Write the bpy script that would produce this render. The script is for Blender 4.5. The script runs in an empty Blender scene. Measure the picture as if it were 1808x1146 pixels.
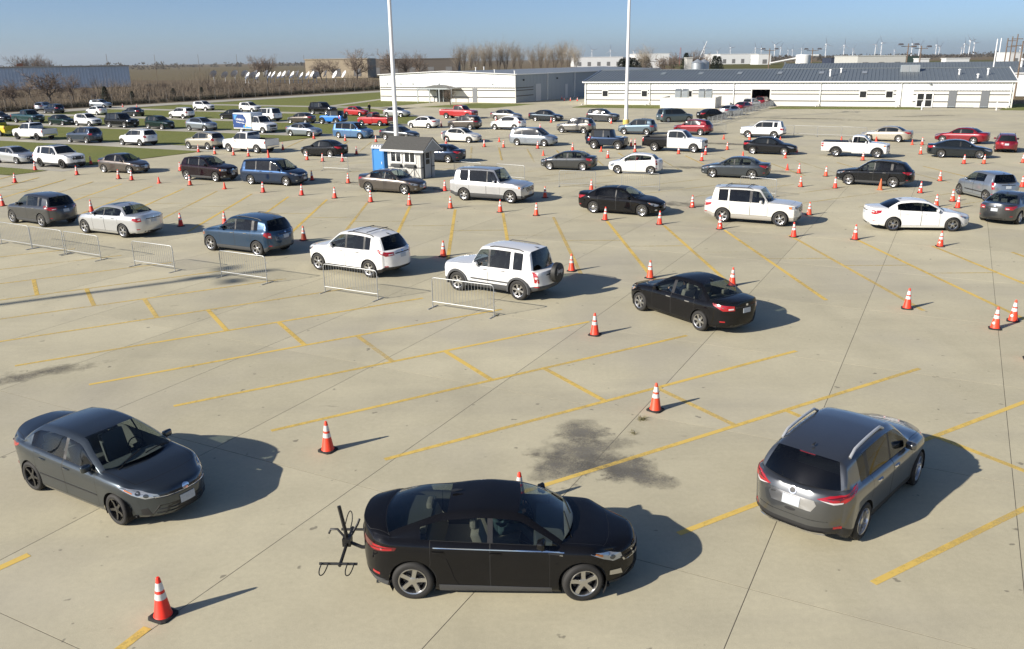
import bpy, bmesh, math, random
import numpy as np
from mathutils import Vector, Matrix
from mathutils.bvhtree import BVHTree

random.seed(7)
RNG = np.random.default_rng(11)
scene = bpy.context.scene
C = scene.collection

# ---------------------------------------------------------------- camera
CAM_H, PITCH, ROLL = 8.2, 0.30567, -0.01306
cam_data = bpy.data.cameras.new("camera")
cam = bpy.data.objects.new("camera", cam_data)
C.objects.link(cam)
cam_data.sensor_fit = 'HORIZONTAL'
cam_data.sensor_width = 36.0
cam_data.lens = 36.0 * 1482.5 / 1808.0
cam_data.clip_start = 0.1
cam_data.clip_end = 30000.0
cp, sp_, cr, sr = math.cos(PITCH), math.sin(PITCH), math.cos(ROLL), math.sin(ROLL)
fwd = Vector((0, cp, -sp_)); right = Vector((1, 0, 0)); up = Vector((0, sp_, cp))
r2 = right * cr + up * sr; u2 = up * cr - right * sr
cam.matrix_world = Matrix((
    (r2.x, u2.x, -fwd.x, 0), (r2.y, u2.y, -fwd.y, 0), (r2.z, u2.z, -fwd.z, CAM_H), (0, 0, 0, 1)))
scene.camera = cam

# ---------------------------------------------------------------- sky and sun
SUN_EL, SUN_AZ_SHADOW = math.radians(26.5), math.radians(30.3)   # shadows run towards +x, +y
world = bpy.data.worlds.new("World")
scene.world = world
world.use_nodes = True
wn = world.node_tree
for n in list(wn.nodes):
    wn.nodes.remove(n)
w_out = wn.nodes.new('ShaderNodeOutputWorld')
w_bg = wn.nodes.new('ShaderNodeBackground')
w_sky = wn.nodes.new('ShaderNodeTexSky')
w_sky.sky_type = 'NISHITA'
w_sky.sun_disc = False
w_sky.sun_elevation = SUN_EL
sun_dir = Vector((-math.cos(SUN_AZ_SHADOW) * math.cos(SUN_EL), -math.sin(SUN_AZ_SHADOW) * math.cos(SUN_EL), math.sin(SUN_EL)))
w_sky.sun_rotation = math.atan2(sun_dir.x, sun_dir.y)
w_sky.altitude = 200.0
w_sky.air_density = 0.55
w_sky.dust_density = 0.8
w_sky.ozone_density = 3.4
w_bg.inputs['Strength'].default_value = 0.084
wn.links.new(w_sky.outputs[0], w_bg.inputs[0])
wn.links.new(w_bg.outputs[0], w_out.inputs[0])
sun_data = bpy.data.lights.new("sun", 'SUN')
sun_data.energy = 4.6
sun_data.angle = math.radians(0.53)
sun_data.color = (1.0, 0.93, 0.82)
sun = bpy.data.objects.new("sun", sun_data)
C.objects.link(sun)
sun.rotation_euler = (-sun_dir).to_track_quat('-Z', 'Y').to_euler()
sun.location = (-60, -40, 60)
scene.view_settings.view_transform = 'Standard'
scene.view_settings.look = 'None'
scene.view_settings.exposure = 0.58
scene.view_settings.gamma = 1.0
scene.view_settings.use_curve_mapping = False
scene.render.engine = 'CYCLES'
scene.cycles.max_bounces = 8
scene.cycles.transparent_max_bounces = 12
scene.cycles.caustics_reflective = False
scene.cycles.caustics_refractive = False
scene.cycles.sample_clamp_indirect = 6.0

# ---------------------------------------------------------------- materials
MATS = {}
def new_mat(name):
    m = bpy.data.materials.new(name)
    m.use_nodes = True
    return m, m.node_tree.nodes, m.node_tree.links, m.node_tree.nodes['Principled BSDF']

def mat(name, col=(0.5, 0.5, 0.5), rough=0.5, metal=0.0, coat=0.0, spec=0.5, noise=0.0, nscale=8.0, bump=0.0, coatrough=0.03):
    if name in MATS:
        return MATS[name]
    m, N, L, b = new_mat(name)
    b.inputs['Base Color'].default_value = (*col, 1)
    b.inputs['Roughness'].default_value = rough
    b.inputs['Metallic'].default_value = metal
    b.inputs['Coat Weight'].default_value = coat
    b.inputs['Coat Roughness'].default_value = coatrough
    b.inputs['Specular IOR Level'].default_value = spec
    if noise > 0 or bump > 0:
        tc = N.new('ShaderNodeTexCoord')
        nz = N.new('ShaderNodeTexNoise')
        nz.inputs['Scale'].default_value = nscale
        nz.inputs['Detail'].default_value = 5
        L.new(tc.outputs['Object'], nz.inputs['Vector'])
        if noise > 0:
            mr = N.new('ShaderNodeMapRange')
            mr.inputs['To Min'].default_value = 1 - noise
            mr.inputs['To Max'].default_value = 1 + noise
            L.new(nz.outputs['Fac'], mr.inputs['Value'])
            mx = N.new('ShaderNodeVectorMath'); mx.operation = 'SCALE'
            mx.inputs[0].default_value = col
            L.new(mr.outputs[0], mx.inputs['Scale'])
            L.new(mx.outputs[0], b.inputs['Base Color'])
        if bump > 0:
            bp = N.new('ShaderNodeBump'); bp.inputs['Strength'].default_value = bump
            bp.inputs['Distance'].default_value = 0.02
            L.new(nz.outputs['Fac'], bp.inputs['Height']); L.new(bp.outputs[0], b.inputs['Normal'])
    MATS[name] = m
    return m

def paint(name, col, metal=0.0, rough=0.35):
    """car paint under clear coat, with a thin film of road dust on it"""
    if name in MATS:
        return MATS[name]
    m, N, L, b = new_mat(name)
    b.inputs['Metallic'].default_value = metal
    b.inputs['Roughness'].default_value = rough
    b.inputs['Specular IOR Level'].default_value = 0.0 if max(col) < .1 else 0.4
    b.inputs['Coat Weight'].default_value = 0.6 if max(col) < .03 else 1.0
    b.inputs['Coat IOR'].default_value = 1.58
    tc = N.new('ShaderNodeTexCoord'); nz = N.new('ShaderNodeTexNoise')
    nz.inputs['Scale'].default_value = 3.0; nz.inputs['Detail'].default_value = 6
    L.new(tc.outputs['Object'], nz.inputs['Vector'])
    mr = N.new('ShaderNodeMapRange')
    mr.inputs['From Min'].default_value = 0.35; mr.inputs['From Max'].default_value = 0.75
    mr.inputs['To Min'].default_value = 0.0; mr.inputs['To Max'].default_value = 0.006
    L.new(nz.outputs['Fac'], mr.inputs['Value'])
    mx = N.new('ShaderNodeMix'); mx.data_type = 'RGBA'
    mx.inputs[6].default_value = (*col, 1); mx.inputs[7].default_value = (0.32, 0.28, 0.22, 1)
    L.new(mr.outputs[0], mx.inputs[0]); L.new(mx.outputs[2], b.inputs['Base Color'])
    m2 = N.new('ShaderNodeMapRange')
    m2.inputs['To Min'].default_value = 0.005; m2.inputs['To Max'].default_value = 0.035
    L.new(nz.outputs['Fac'], m2.inputs['Value']); L.new(m2.outputs[0], b.inputs['Coat Roughness'])
    # the inside of the shell is lined with pale trim
    geo = N.new('ShaderNodeNewGeometry'); lin = N.new('ShaderNodeBsdfDiffuse'); lin.inputs[0].default_value = (.21, .205, .19, 1)
    mxs = N.new('ShaderNodeMixShader'); out = [n for n in N if n.type == 'OUTPUT_MATERIAL'][0]
    L.new(geo.outputs['Backfacing'], mxs.inputs[0]); L.new(b.outputs[0], mxs.inputs[1]); L.new(lin.outputs[0], mxs.inputs[2]); L.new(mxs.outputs[0], out.inputs[0])
    MATS[name] = m
    return m

def glass(name, tint, ior=1.45):
    """tinted window pane: fresnel reflection over tinted see-through"""
    if name in MATS:
        return MATS[name]
    m, N, L, b = new_mat(name)
    N.remove(b)
    out = [n for n in N if n.type == 'OUTPUT_MATERIAL'][0]
    fr = N.new('ShaderNodeFresnel')                 # a thin sheet reflects alike from both faces
    geo = N.new('ShaderNodeNewGeometry'); io = N.new('ShaderNodeMapRange')
    io.inputs['To Min'].default_value = ior; io.inputs['To Max'].default_value = 1 / ior
    L.new(geo.outputs['Backfacing'], io.inputs['Value']); L.new(io.outputs[0], fr.inputs['IOR'])
    tr = N.new('ShaderNodeBsdfTransparent'); tr.inputs[0].default_value = (*tint, 1)
    gl = N.new('ShaderNodeBsdfGlossy'); gl.inputs['Roughness'].default_value = 0.015
    gl.inputs['Color'].default_value = (0.95, 0.97, 1, 1)
    mx = N.new('ShaderNodeMixShader')
    L.new(fr.outputs[0], mx.inputs[0]); L.new(tr.outputs[0], mx.inputs[1]); L.new(gl.outputs[0], mx.inputs[2])
    L.new(mx.outputs[0], out.inputs[0])
    MATS[name] = m
    return m

M_GLASS = glass('window_glass_clear', (0.64, 0.70, 0.68))
M_GLASS_DARK = glass('window_glass_privacy', (0.11, 0.125, 0.13))
M_GLASS_MID = glass('window_glass_tinted', (0.44, 0.49, 0.48))
M_GLASS_FAR = mat('window_glass_distant', (0.012, 0.015, 0.017), 0.06, spec=0.6)
M_BLACK = mat('black_plastic_trim', (0.018, 0.018, 0.019), 0.5)
M_SEAL = mat('black_rubber_seal', (0.008, 0.008, 0.008), 0.6)
M_CLAD = mat('grey_cladding_plastic', (0.06, 0.062, 0.065), 0.6)
M_UNDER = mat('underbody_dark', (0.01, 0.01, 0.01), 0.9)
M_TYRE = mat('tyre_rubber', (0.022, 0.021, 0.02), 0.75, noise=0.25, nscale=14)
M_RIM = mat('alloy_rim', (0.58, 0.58, 0.59), 0.28, 1.0)
M_RIM_BLACK = mat('black_rim', (0.012, 0.012, 0.013), 0.25, 0.0, coat=0.7)
M_RIM_DARK = mat('dark_alloy_rim', (0.18, 0.18, 0.19), 0.3, 1.0)
M_STEEL = mat('brake_disc', (0.12, 0.115, 0.11), 0.5, 0.8)
M_CHROME = mat('chrome', (0.75, 0.75, 0.76), 0.12, 1.0)
M_LAMP = mat('headlamp_lens', (0.42, 0.44, 0.46), 0.15, 0.55, coat=1.0)
M_LAMPIN = mat('headlamp_projector', (0.05, 0.055, 0.06), 0.1, 0.3, coat=1.0)
M_AMBER = mat('amber_lens', (0.55, 0.16, 0.02), 0.2, coat=1.0)
M_TAIL = mat('red_tail_lens', (0.36, 0.008, 0.014), 0.2, coat=1.0)
M_TAILDK = mat('dark_red_tail_lens', (0.10, 0.004, 0.006), 0.2, coat=1.0)
M_CLEARL = mat('clear_reverse_lens', (0.6, 0.58, 0.58), 0.2, coat=1.0)
M_PLATE = mat('licence_plate', (0.46, 0.50, 0.54), 0.4, noise=.3, nscale=30)
M_PLATEBLUE = mat('licence_plate_blue', (0.30, 0.52, 0.68), 0.4)
M_SEATBEIGE = mat('beige_seat', (0.42, 0.37, 0.30), 0.8)
M_SEAT = mat('grey_seat', (0.2, 0.2, 0.2), 0.8)
M_SEATBLK = mat('black_seat', (0.022, 0.022, 0.024), 0.8)
M_DASH = mat('dashboard_plastic', (0.14, 0.145, 0.14), 0.7)

# ---------------------------------------------------------------- object helpers
def link(name, data, parent=None, loc=None, rot=None):
    o = bpy.data.objects.new(name, data)
    C.objects.link(o)
    if parent is not None:
        o.parent = parent
    if loc is not None:
        o.location = loc
    if rot is not None:
        o.rotation_euler = rot
    return o

def tag(o, label=None, cat=None, group=None, kind=None):
    if label: o['label'] = label
    if cat: o['category'] = cat
    if group: o['group'] = group
    if kind: o['kind'] = kind
    return o

def empty(name, loc=(0, 0, 0), rz=0.0):
    o = bpy.data.objects.new(name, None)
    o.empty_display_size = 0.2
    C.objects.link(o)
    o.location = loc
    o.rotation_euler = (0, 0, rz)
    return o

def set_mats(me, mats):
    for m in (mats if isinstance(mats, (list, tuple)) else [mats]):
        me.materials.append(m)

def bm_mesh(name, bm, mats, smooth=False, angle=35):
    me = bpy.data.meshes.new(name)
    bm.normal_update()
    bm.to_mesh(me); bm.free()
    set_mats(me, mats)
    if smooth:
        me.polygons.foreach_set('use_smooth', [True] * len(me.polygons))
        me.set_sharp_from_angle(angle=math.radians(angle))
    return me

def py_mesh(name, verts, faces, mats, smooth=False, angle=35, mi=None):
    me = bpy.data.meshes.new(name)
    me.from_pydata([tuple(v) for v in verts], [], [tuple(f) for f in faces])
    set_mats(me, mats)
    if mi is not None:
        me.polygons.foreach_set('material_index', mi)
    if smooth:
        me.polygons.foreach_set('use_smooth', [True] * len(me.polygons))
        me.set_sharp_from_angle(angle=math.radians(angle))
    me.update()
    return me

class MB:
    """collects simple solids, then becomes one mesh"""
    def __init__(s): s.v = []; s.f = []; s.m = []
    def add(s, vs, fs, mi=0):
        o = len(s.v); s.v.extend([tuple(v) for v in vs]); s.f.extend([tuple(i + o for i in f) for f in fs]); s.m.extend([mi] * len(fs))
        return s
    def box(s, c, d, mi=0, rz=0.0, taper=1.0):
        hx, hy, hz = d[0] / 2, d[1] / 2, d[2] / 2
        cs, sn = math.cos(rz), math.sin(rz)
        vs = []
        for z, k in ((-hz, 1.0), (hz, taper)):
            for x, y in ((-hx, -hy), (hx, -hy), (hx, hy), (-hx, hy)):
                x *= k; y *= k
                vs.append((c[0] + x * cs - y * sn, c[1] + x * sn + y * cs, c[2] + z))
        return s.add(vs, [(3, 2, 1, 0), (4, 5, 6, 7), (0, 1, 5, 4), (1, 2, 6, 5), (2, 3, 7, 6), (3, 0, 4, 7)], mi)
    def tube(s, pts, r, n=6, mi=0, cap=True):
        pts = [Vector(p) for p in pts]
        rr = r if isinstance(r, (list, tuple)) else [r] * len(pts)
        vs = []; fs = []
        for i, p in enumerate(pts):
            a = pts[max(i - 1, 0)]; b = pts[min(i + 1, len(pts) - 1)]
            d = (b - a).normalized()
            t = Vector((0, 0, 1)) if abs(d.z) < 0.9 else Vector((1, 0, 0))
            e1 = d.cross(t).normalized(); e2 = d.cross(e1)
            for k in range(n):
                an = 2 * math.pi * k / n
                vs.append(p + (e1 * math.cos(an) + e2 * math.sin(an)) * rr[i])
        for i in range(len(pts) - 1):
            for k in range(n):
                a, b = i * n + k, i * n + (k + 1) % n
                fs.append((a, b, b + n, a + n))
        if cap:
            fs.append(tuple(range(n - 1, -1, -1))); fs.append(tuple((len(pts) - 1) * n + k for k in range(n)))
        return s.add(vs, fs, mi)
    def lathe(s, prof, n=16, c=(0, 0, 0), axis='z', mi=0, cap=True):
        vs = []; fs = []
        for (r, h) in prof:
            for k in range(n):
                a = 2 * math.pi * k / n
                p = (r * math.cos(a), r * math.sin(a), h)
                if axis == 'y': p = (p[0], p[2], p[1])
                if axis == 'x': p = (p[2], p[0], p[1])
                vs.append((c[0] + p[0], c[1] + p[1], c[2] + p[2]))
        for i in range(len(prof) - 1):
            for k in range(n):
                a, b = i * n + k, i * n + (k + 1) % n
                fs.append((a, b, b + n, a + n) if axis != 'y' else (a, a + n, b + n, b))
        if cap:
            f0 = tuple(range(n - 1, -1, -1)); f1 = tuple((len(prof) - 1) * n + k for k in range(n))
            fs += [f0, f1] if axis != 'y' else [f0[::-1], f1[::-1]]
        return s.add(vs, fs, mi)
    def quad(s, a, b, c, d, mi=0): return s.add([a, b, c, d], [(0, 1, 2, 3)], mi)
    def mesh(s, name, mats, smooth=False, angle=35):
        return py_mesh(name, s.v, s.f, mats, smooth, angle, s.m)
    def obj(s, name, mats, parent=None, loc=None, rot=None, smooth=False, angle=35):
        return link(name, s.mesh(name, mats, smooth, angle), parent, loc, rot)

# ---------------------------------------------------------------- tables: metres on the ground, x right, y away
CARS = [
    ('hero_sedan', 'hero_blue', -8.11, 15.29, -0.539, 0, 'sedan', 'car', 'dark blue grey sedan with black star wheels and lip spoiler, nearest on the left', {'steer': -0.04, 'trim': 'M_BLACK', 'privacy': False}),
    ('hero_hatch', 'black', -0.25, 12.28, -0.04, 0, 'hatchback', 'car', 'black hatchback with a bicycle rack behind it, nearest to the camera', {'steer': 0.22, 'seats': 'M_SEATBEIGE', 'privacy': False}),
    ('hero_suv', 'hero_grey', 6.44, 14.65, 0.806, 0, 'crossover', 'car', 'dark grey crossover with chrome roof rails seen from behind, right foreground', {'steer': 0.1, 'trim': 'M_CHROME'}),
    ('sedan_sonata', 'black', 5.83, 26.71, 2.159, 0, 'sedan', 'car', 'black sedan with beige seats turning between two cones beyond the lone cone', {'seats': 'M_SEATBEIGE', 'privacy': False, 'clear': True}),
    ('suv_liberty', 'white', -0.42, 30.3, 2.576, 0, 'sport_utility', 'car', 'white boxy sport utility with grey wheel flares and covered spare wheel', {}),
    ('suv_santafe', 'white', -6.32, 33.89, 2.596, 0, 'sport_utility', 'car', 'white rounded sport utility with roof crossbars behind the steel barriers', {}),
    ('suv_equinox', 'steelblue', -12.08, 37.95, 2.646, 1, 'sport_utility', 'car', 'blue sport utility between the silver sedan and the white crossbar sport utility', {}),
    ('sedan_full', 'silver', -20.03, 42.59, 2.651, 1, 'sedan', 'car', 'large silver sedan with black and silver wheels, seen from behind near the left barriers', {'rim': 'five', 'privacy': False}),
    ('suv_outlander', 'grey', -25.64, 45.7, 2.608, 1, 'sport_utility', 'car', 'grey sport utility at the left edge behind the barrier row', {}),
    ('sedan_avalon', 'black', 6.25, 46.48, -0.487, 1, 'sedan', 'car', 'glossy black sedan with chrome window trim and a flare of sun on its side glass', {'trim': 'M_CHROME'}),
    ('suv_explorer', 'offwhite', 12.68, 43.29, -0.487, 1, 'sport_utility', 'car', 'cream white sport utility with black roof rack, beside the black sedan with chrome trim', {'flare': 'offw'}),
    ('sedan_malibu', 'white', 20.07, 41.04, -0.133, 1, 'sedan', 'car', 'white sedan with dark tinted side windows in the right middle ground', {}),
    ('sedan_altima', 'grey', 25.93, 43.16, 0.733, 1, 'sedan', 'car', 'grey sedan seen from behind, cut off by the right edge, with a blue plate', {'privacy': False}),
    ('hatch_soul', 'silver_blue', 28.3, 49.95, 1.653, 1, 'hatchback', 'car', 'boxy silver hatchback with tall tail lamps near the right edge', {}),
    ('wagon_outback', 'black2', 24.02, 55.75, 2.536, 1, 'wagon', 'car', 'black wagon with roof rails behind two cones and a faded cone', {}),
    ('suv_explorer_new', 'white', -38.13, 72.36, -0.493, 2, 'sport_utility', 'car', 'large white sport utility with black wheels and sunroof, nosing out of the grass lane', {'rim': 'black'}),
    ('hatch_lexus', 'silver', -43.9, 75.83, -0.488, 2, 'hatchback', 'car', 'silver hatchback cut off by the left edge behind the white sport utility', {}),
    ('sedan_sentra', 'brown_grey', -30.79, 67.92, -0.402, 1, 'sedan', 'car', 'bronze grey sedan entering the lot from the grass lane, two cones in front', {}),
    ('suv_terrain', 'purple_black', -22.24, 62.77, -0.465, 1, 'sport_utility', 'car', 'black boxy sport utility with chrome window trim ahead of the blue minivan', {'trim': 'M_CHROME'}),
    ('minivan', 'navy', -16.6, 60.06, -0.388, 1, 'minivan', 'car', 'dark blue minivan with sliding door behind a cone', {'trim': 'M_CHROME'}),
    ('sedan_altima', 'brown_grey', -7.68, 55.45, -0.446, 1, 'sedan', 'car', 'brown grey sedan passing in front of the small white ticket booth', {'privacy': False}),
    ('suv_armada', 'silver', -1.01, 51.52, -0.45, 1, 'sport_utility', 'car', 'large silver sport utility right of the ticket booth', {}),
    ('sedan_civic', 'graphite', 4.61, 66.05, 2.753, 1, 'sedan', 'car', 'dark grey compact sedan ahead of the small white hatchback', {'privacy': False}),
    ('hatch_fiesta', 'white', 9.43, 63.37, 2.796, 1, 'hatchback', 'car', 'small white hatchback with red tall tail lamps following the dark grey compact', {'privacy': False}),
    ('sedan_mid', 'slate', 16.02, 60.38, 2.679, 1, 'sedan', 'car', 'slate grey sedan heading left, right of the small white hatchback', {'privacy': False}),
    ('sedan_fast', 'charcoal', 37.34, 70.62, -0.409, 2, 'sedan', 'car', 'black fastback sedan in front of the bright red sedan at right', {}),
    ('pickup_tacoma', 'white', 29.43, 72.2, -0.466, 1, 'pickup_truck', 'truck', 'white extended cab pickup with black wheel flares and bed cover', {'flareb': True, 'bedcover': True}),
    ('sedan_compact', 'black2', 22.94, 75.07, -0.505, 2, 'sedan', 'car', 'black compact sedan left of the white extended cab pickup', {'rim': 'cover'}),
    ('sedan_camry', 'beige', 37.49, 85.31, 2.5, 2, 'sedan', 'car', 'beige sedan behind the white extended cab pickup', {'privacy': False}),
    ('sedan_mid', 'maroon', 43.55, 82.5, 2.35, 2, 'sedan', 'car', 'bright red sedan facing left behind the black fastback', {}),
    ('wagon_small', 'maroon', 43.61, 74.98, 1.082, 2, 'wagon', 'car', 'dark red car seen squarely from behind at the right edge', {}),
    ('pickup_crew', 'white', 15.3, 78.29, -0.473, 2, 'pickup_truck', 'truck', 'white crew cab pickup with a black rear bed panel', {'blackbed': True}),
    ('jeep', 'navy2', 9.42, 81.26, -0.491, 2, 'off_roader', 'car', 'dark blue open off roader with black soft top', {}),
    ('suv_highlander', 'white', 26.76, 90.75, 2.661, 2, 'sport_utility', 'car', 'white sport utility facing left between the red crossover and the beige sedan', {}),
    ('suv_escape_boxy', 'bluegrey', 14.41, 96.77, 2.684, 2, 'sport_utility', 'car', 'blue grey sport utility beside the yellow light pole base', {}),
    ('suv_crv', 'maroon', 20.38, 95.49, 2.5, 2, 'crossover', 'car', 'raspberry red crossover behind the white crew cab pickup', {}),
    ('minivan', 'silver_blue', 2.49, 85.63, -0.493, 2, 'minivan', 'car', 'silver minivan facing right in the middle of the lot', {}),
    ('suv_sorento', 'pewter', 7.7, 100.04, 2.64, 2, 'sport_utility', 'car', 'pewter sport utility facing left behind the dark blue off roader', {}),
    ('suv_terrain', 'graphite', 12.69, 117.19, -0.529, 2, 'sport_utility', 'car', 'dark grey sport utility just left of the right light pole', {}),
    ('sedan_cadillac', 'charcoal', 5.25, 119.9, -0.474, 2, 'sedan', 'car', 'dark luxury sedan facing right in the far lane behind a cone', {}),
    ('suv_cx', 'white', -0.17, 105.69999999999999, 2.63, 2, 'crossover', 'car', 'white crossover facing left behind the silver minivan', {}),
    ('sedan_mid', 'pewter', -0.36, 122.98, -0.477, 2, 'sedan', 'car', 'grey sedan facing right, leftmost of the far lane by the white hall', {}),
    ('pickup_crew', 'red', -7.27, 127.58, -0.493, 2, 'pickup_truck', 'truck', 'bright red crew cab pickup facing right below the hall porch', {}),
    ('suv_compact', 'brown_grey', -5.61, 107.44, 2.627, 2, 'crossover', 'car', 'brown grey crossover facing left below the red crew cab pickup', {}),
    ('sedan_compact', 'white', -11.03, 110.63, 2.626, 2, 'sedan', 'car', 'white sedan facing left, right of the left light pole', {}),
    ('sedan_compact', 'offwhite', -5.04, 90.25, -0.486, 2, 'sedan', 'car', 'pale silver compact sedan facing right behind the ticket booth roof', {}),
    ('sedan_mid', 'navy2', -6.07, 72.53, 2.706, 1, 'sedan', 'car', 'dark navy sedan half hidden behind the ticket booth', {}),
    ('sedan_mid', 'graphite', -11.95, 93.73, -0.487, 2, 'sedan', 'car', 'dark grey sedan behind the left light pole', {'rim': 'cover'}),
    ('minivan_caravan', 'skyblue', -17.5, 96.77, -0.497, 1, 'minivan', 'car', 'light blue minivan with a driver in red', {}),
    ('sedan_camry', 'silver_blue', -23.94, 100.47, -0.486, 2, 'sedan', 'car', 'silver blue sedan on the grass lane behind the delivery van', {}),
    ('sedan_mid', 'black2', -17.01, 78.06, 2.676, 2, 'sedan', 'car', 'black sedan facing left behind a row of cones and one barrier', {'rim': 'ten'}),
    ('pickup_crew', 'white', -25.19, 82.83, 2.644, 2, 'pickup_truck', 'truck', 'white crew cab pickup with a logo on its front door, facing left', {'rim': 'five'}),
    ('suv_escape', 'beige', -30.84, 86.55, 2.652, 2, 'crossover', 'car', 'champagne beige crossover directly behind the white pickup with door logo', {}),
    ('suv_sorento', 'white', -39.63, 91.45, 2.649, 2, 'sport_utility', 'car', 'white sport utility with tinted windows alone in the third grass lane', {}),
    ('suv_terrain', 'bluegrey2', -47.2, 95.44, 2.642, 2, 'sport_utility', 'car', 'dark blue grey sport utility in the third grass lane after the white pickup', {}),
    ('pickup_crew', 'white', -55.56, 100.48, 2.653, 2, 'pickup_truck', 'truck', 'white crew cab pickup with dark wheels at the left of the third grass lane', {'rim': 'black'}),
    ('pickup_crew', 'yellow', -63.43, 106.76, 2.643, 2, 'pickup_truck', 'truck', 'yellow vehicle cut off by the left edge', {}),
    ('sedan_mid', 'black2', -79.44, 134.82, -0.522, 2, 'sedan', 'car', 'black car cut off by the left edge in the second grass lane', {}),
    ('pickup_crew', 'teal', -72.54, 130.54, -0.524, 2, 'pickup_truck', 'truck', 'dark teal pickup in the second grass lane', {}),
    ('sedan_compact', 'darkgreen', -64.68, 124.75, -0.49, 2, 'sedan', 'car', 'dark green sedan behind the white boxy sport utility on the grass lane', {}),
    ('suv_escape_boxy', 'white', -59.72, 122.41, -0.475, 2, 'sport_utility', 'car', 'white boxy sport utility between the dark green sedan and black sport utility', {}),
    ('suv_tahoe', 'black2', -53.03, 118.23, -0.467, 2, 'sport_utility', 'car', 'large black sport utility in the second grass lane', {}),
    ('suv_compact', 'darkgreen', -46.37, 114.52, -0.513, 2, 'sport_utility', 'car', 'dark green sport utility with bright grille following the large black one', {}),
    ('suv_cx', 'silver_blue', -39.56, 110.87, -0.496, 2, 'crossover', 'car', 'pale blue silver crossover behind the delivery van', {}),
    ('suv_tahoe', 'white', -35.77, 126.95, 2.618, 2, 'sport_utility', 'car', 'white sport utility just above the delivery van cab', {}),
    ('sedan_compact', 'brown_grey', -29.35, 121.98, 2.667, 2, 'sedan', 'car', 'grey sedan facing left in front of the blue off roader', {}),
    ('jeep', 'brightblue', -24.51, 119.63, 2.661, 2, 'off_roader', 'car', 'bright blue off roader with black soft top and spare wheel', {'jeepspare': True}),
    ('pickup_regular', 'red', -18.04, 115.58, 2.631, 2, 'pickup_truck', 'truck', 'red single cab pickup facing left behind the light blue minivan', {}),
    ('sedan_compact', 'white', -71.4, 149.84, 2.602, 2, 'sedan', 'car', 'white sedan facing left right below the silver sport utility', {}),
    ('sedan_compact', 'charcoal', -62.71, 144.27, 2.63, 2, 'sedan', 'car', 'dark sedan facing left in the first grass lane near two far cones', {}),
    ('suv_sorento', 'white', -51.86, 136.85, 2.638, 2, 'crossover', 'car', 'white crossover facing left in the upper grass lane with dark rear window', {}),
    ('sedan_compact', 'black2', -42.67, 133.18, 2.635, 2, 'sedan', 'car', 'black sedan half hidden behind the delivery van roof', {}),
    ('suv_sorento', 'silver_blue', -81.43, 173.29, -0.3, 2, 'sport_utility', 'car', 'silver sport utility farthest back beside the brush', {}),
    ('suv_compact', 'white', -56.04, 159.31, -0.518, 2, 'sport_utility', 'car', 'white sport utility facing right in the upper grass lane, right of the far cones', {}),
    ('suv_escape_boxy', 'white', -45.6, 152.57, -0.522, 2, 'sport_utility', 'car', 'small white boxy sport utility above the delivery van', {}),
    ('suv_tahoe', 'black', -30.7, 142.99, -0.538, 2, 'sport_utility', 'car', 'large black sport utility above the blue off roader', {}),
    ('sedan_compact', 'red', -24.32, 137.85, -0.544, 2, 'sedan', 'car', 'bright red sedan in the upper grass lane with a person beside it', {}),
    ('sedan_mid', 'silver', -17.36, 134.01, -0.544, 2, 'sedan', 'car', 'silver sedan behind the left light pole in the upper grass lane', {}),
    ('suv_compact', 'navy2', -81.82, 155.74, 2.598, 2, 'sport_utility', 'car', 'dark navy sport utility seen from behind at the far left bend', {}),
    ('suv_compact', 'silver', -88.05, 164.66, 1.466, 2, 'sport_utility', 'car', 'silver sport utility half hidden by the dark navy one at the far left bend', {}),
    ('minivan_caravan', 'tealgrey', 22.21, 115.42, 0.291, 2, 'minivan', 'car', 'teal grey minivan last in the queue to the hall door', {}),
    ('sedan_mid', 'black2', 27.98, 118.68, 0.436, 2, 'sedan', 'car', 'black sedan in the queue ahead of the teal grey minivan', {}),
    ('sedan_mid', 'silver', 32.53, 126.53, 0.733, 2, 'sedan', 'car', 'silver sedan in the queue beside the grey barriers', {}),
    ('sedan_mid', 'maroon', 36.95, 136.16, 0.838, 2, 'sedan', 'car', 'dark red sedan in the queue behind the white crossover', {}),
    ('suv_compact', 'white', 40.05, 142.96, 0.908, 2, 'crossover', 'car', 'white crossover in the queue near the hall door', {}),
    ('suv_compact', 'maroon', 43.64, 149.19, 1.012, 2, 'crossover', 'car', 'last car in view entering the dark hall door', {}),
]
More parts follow.
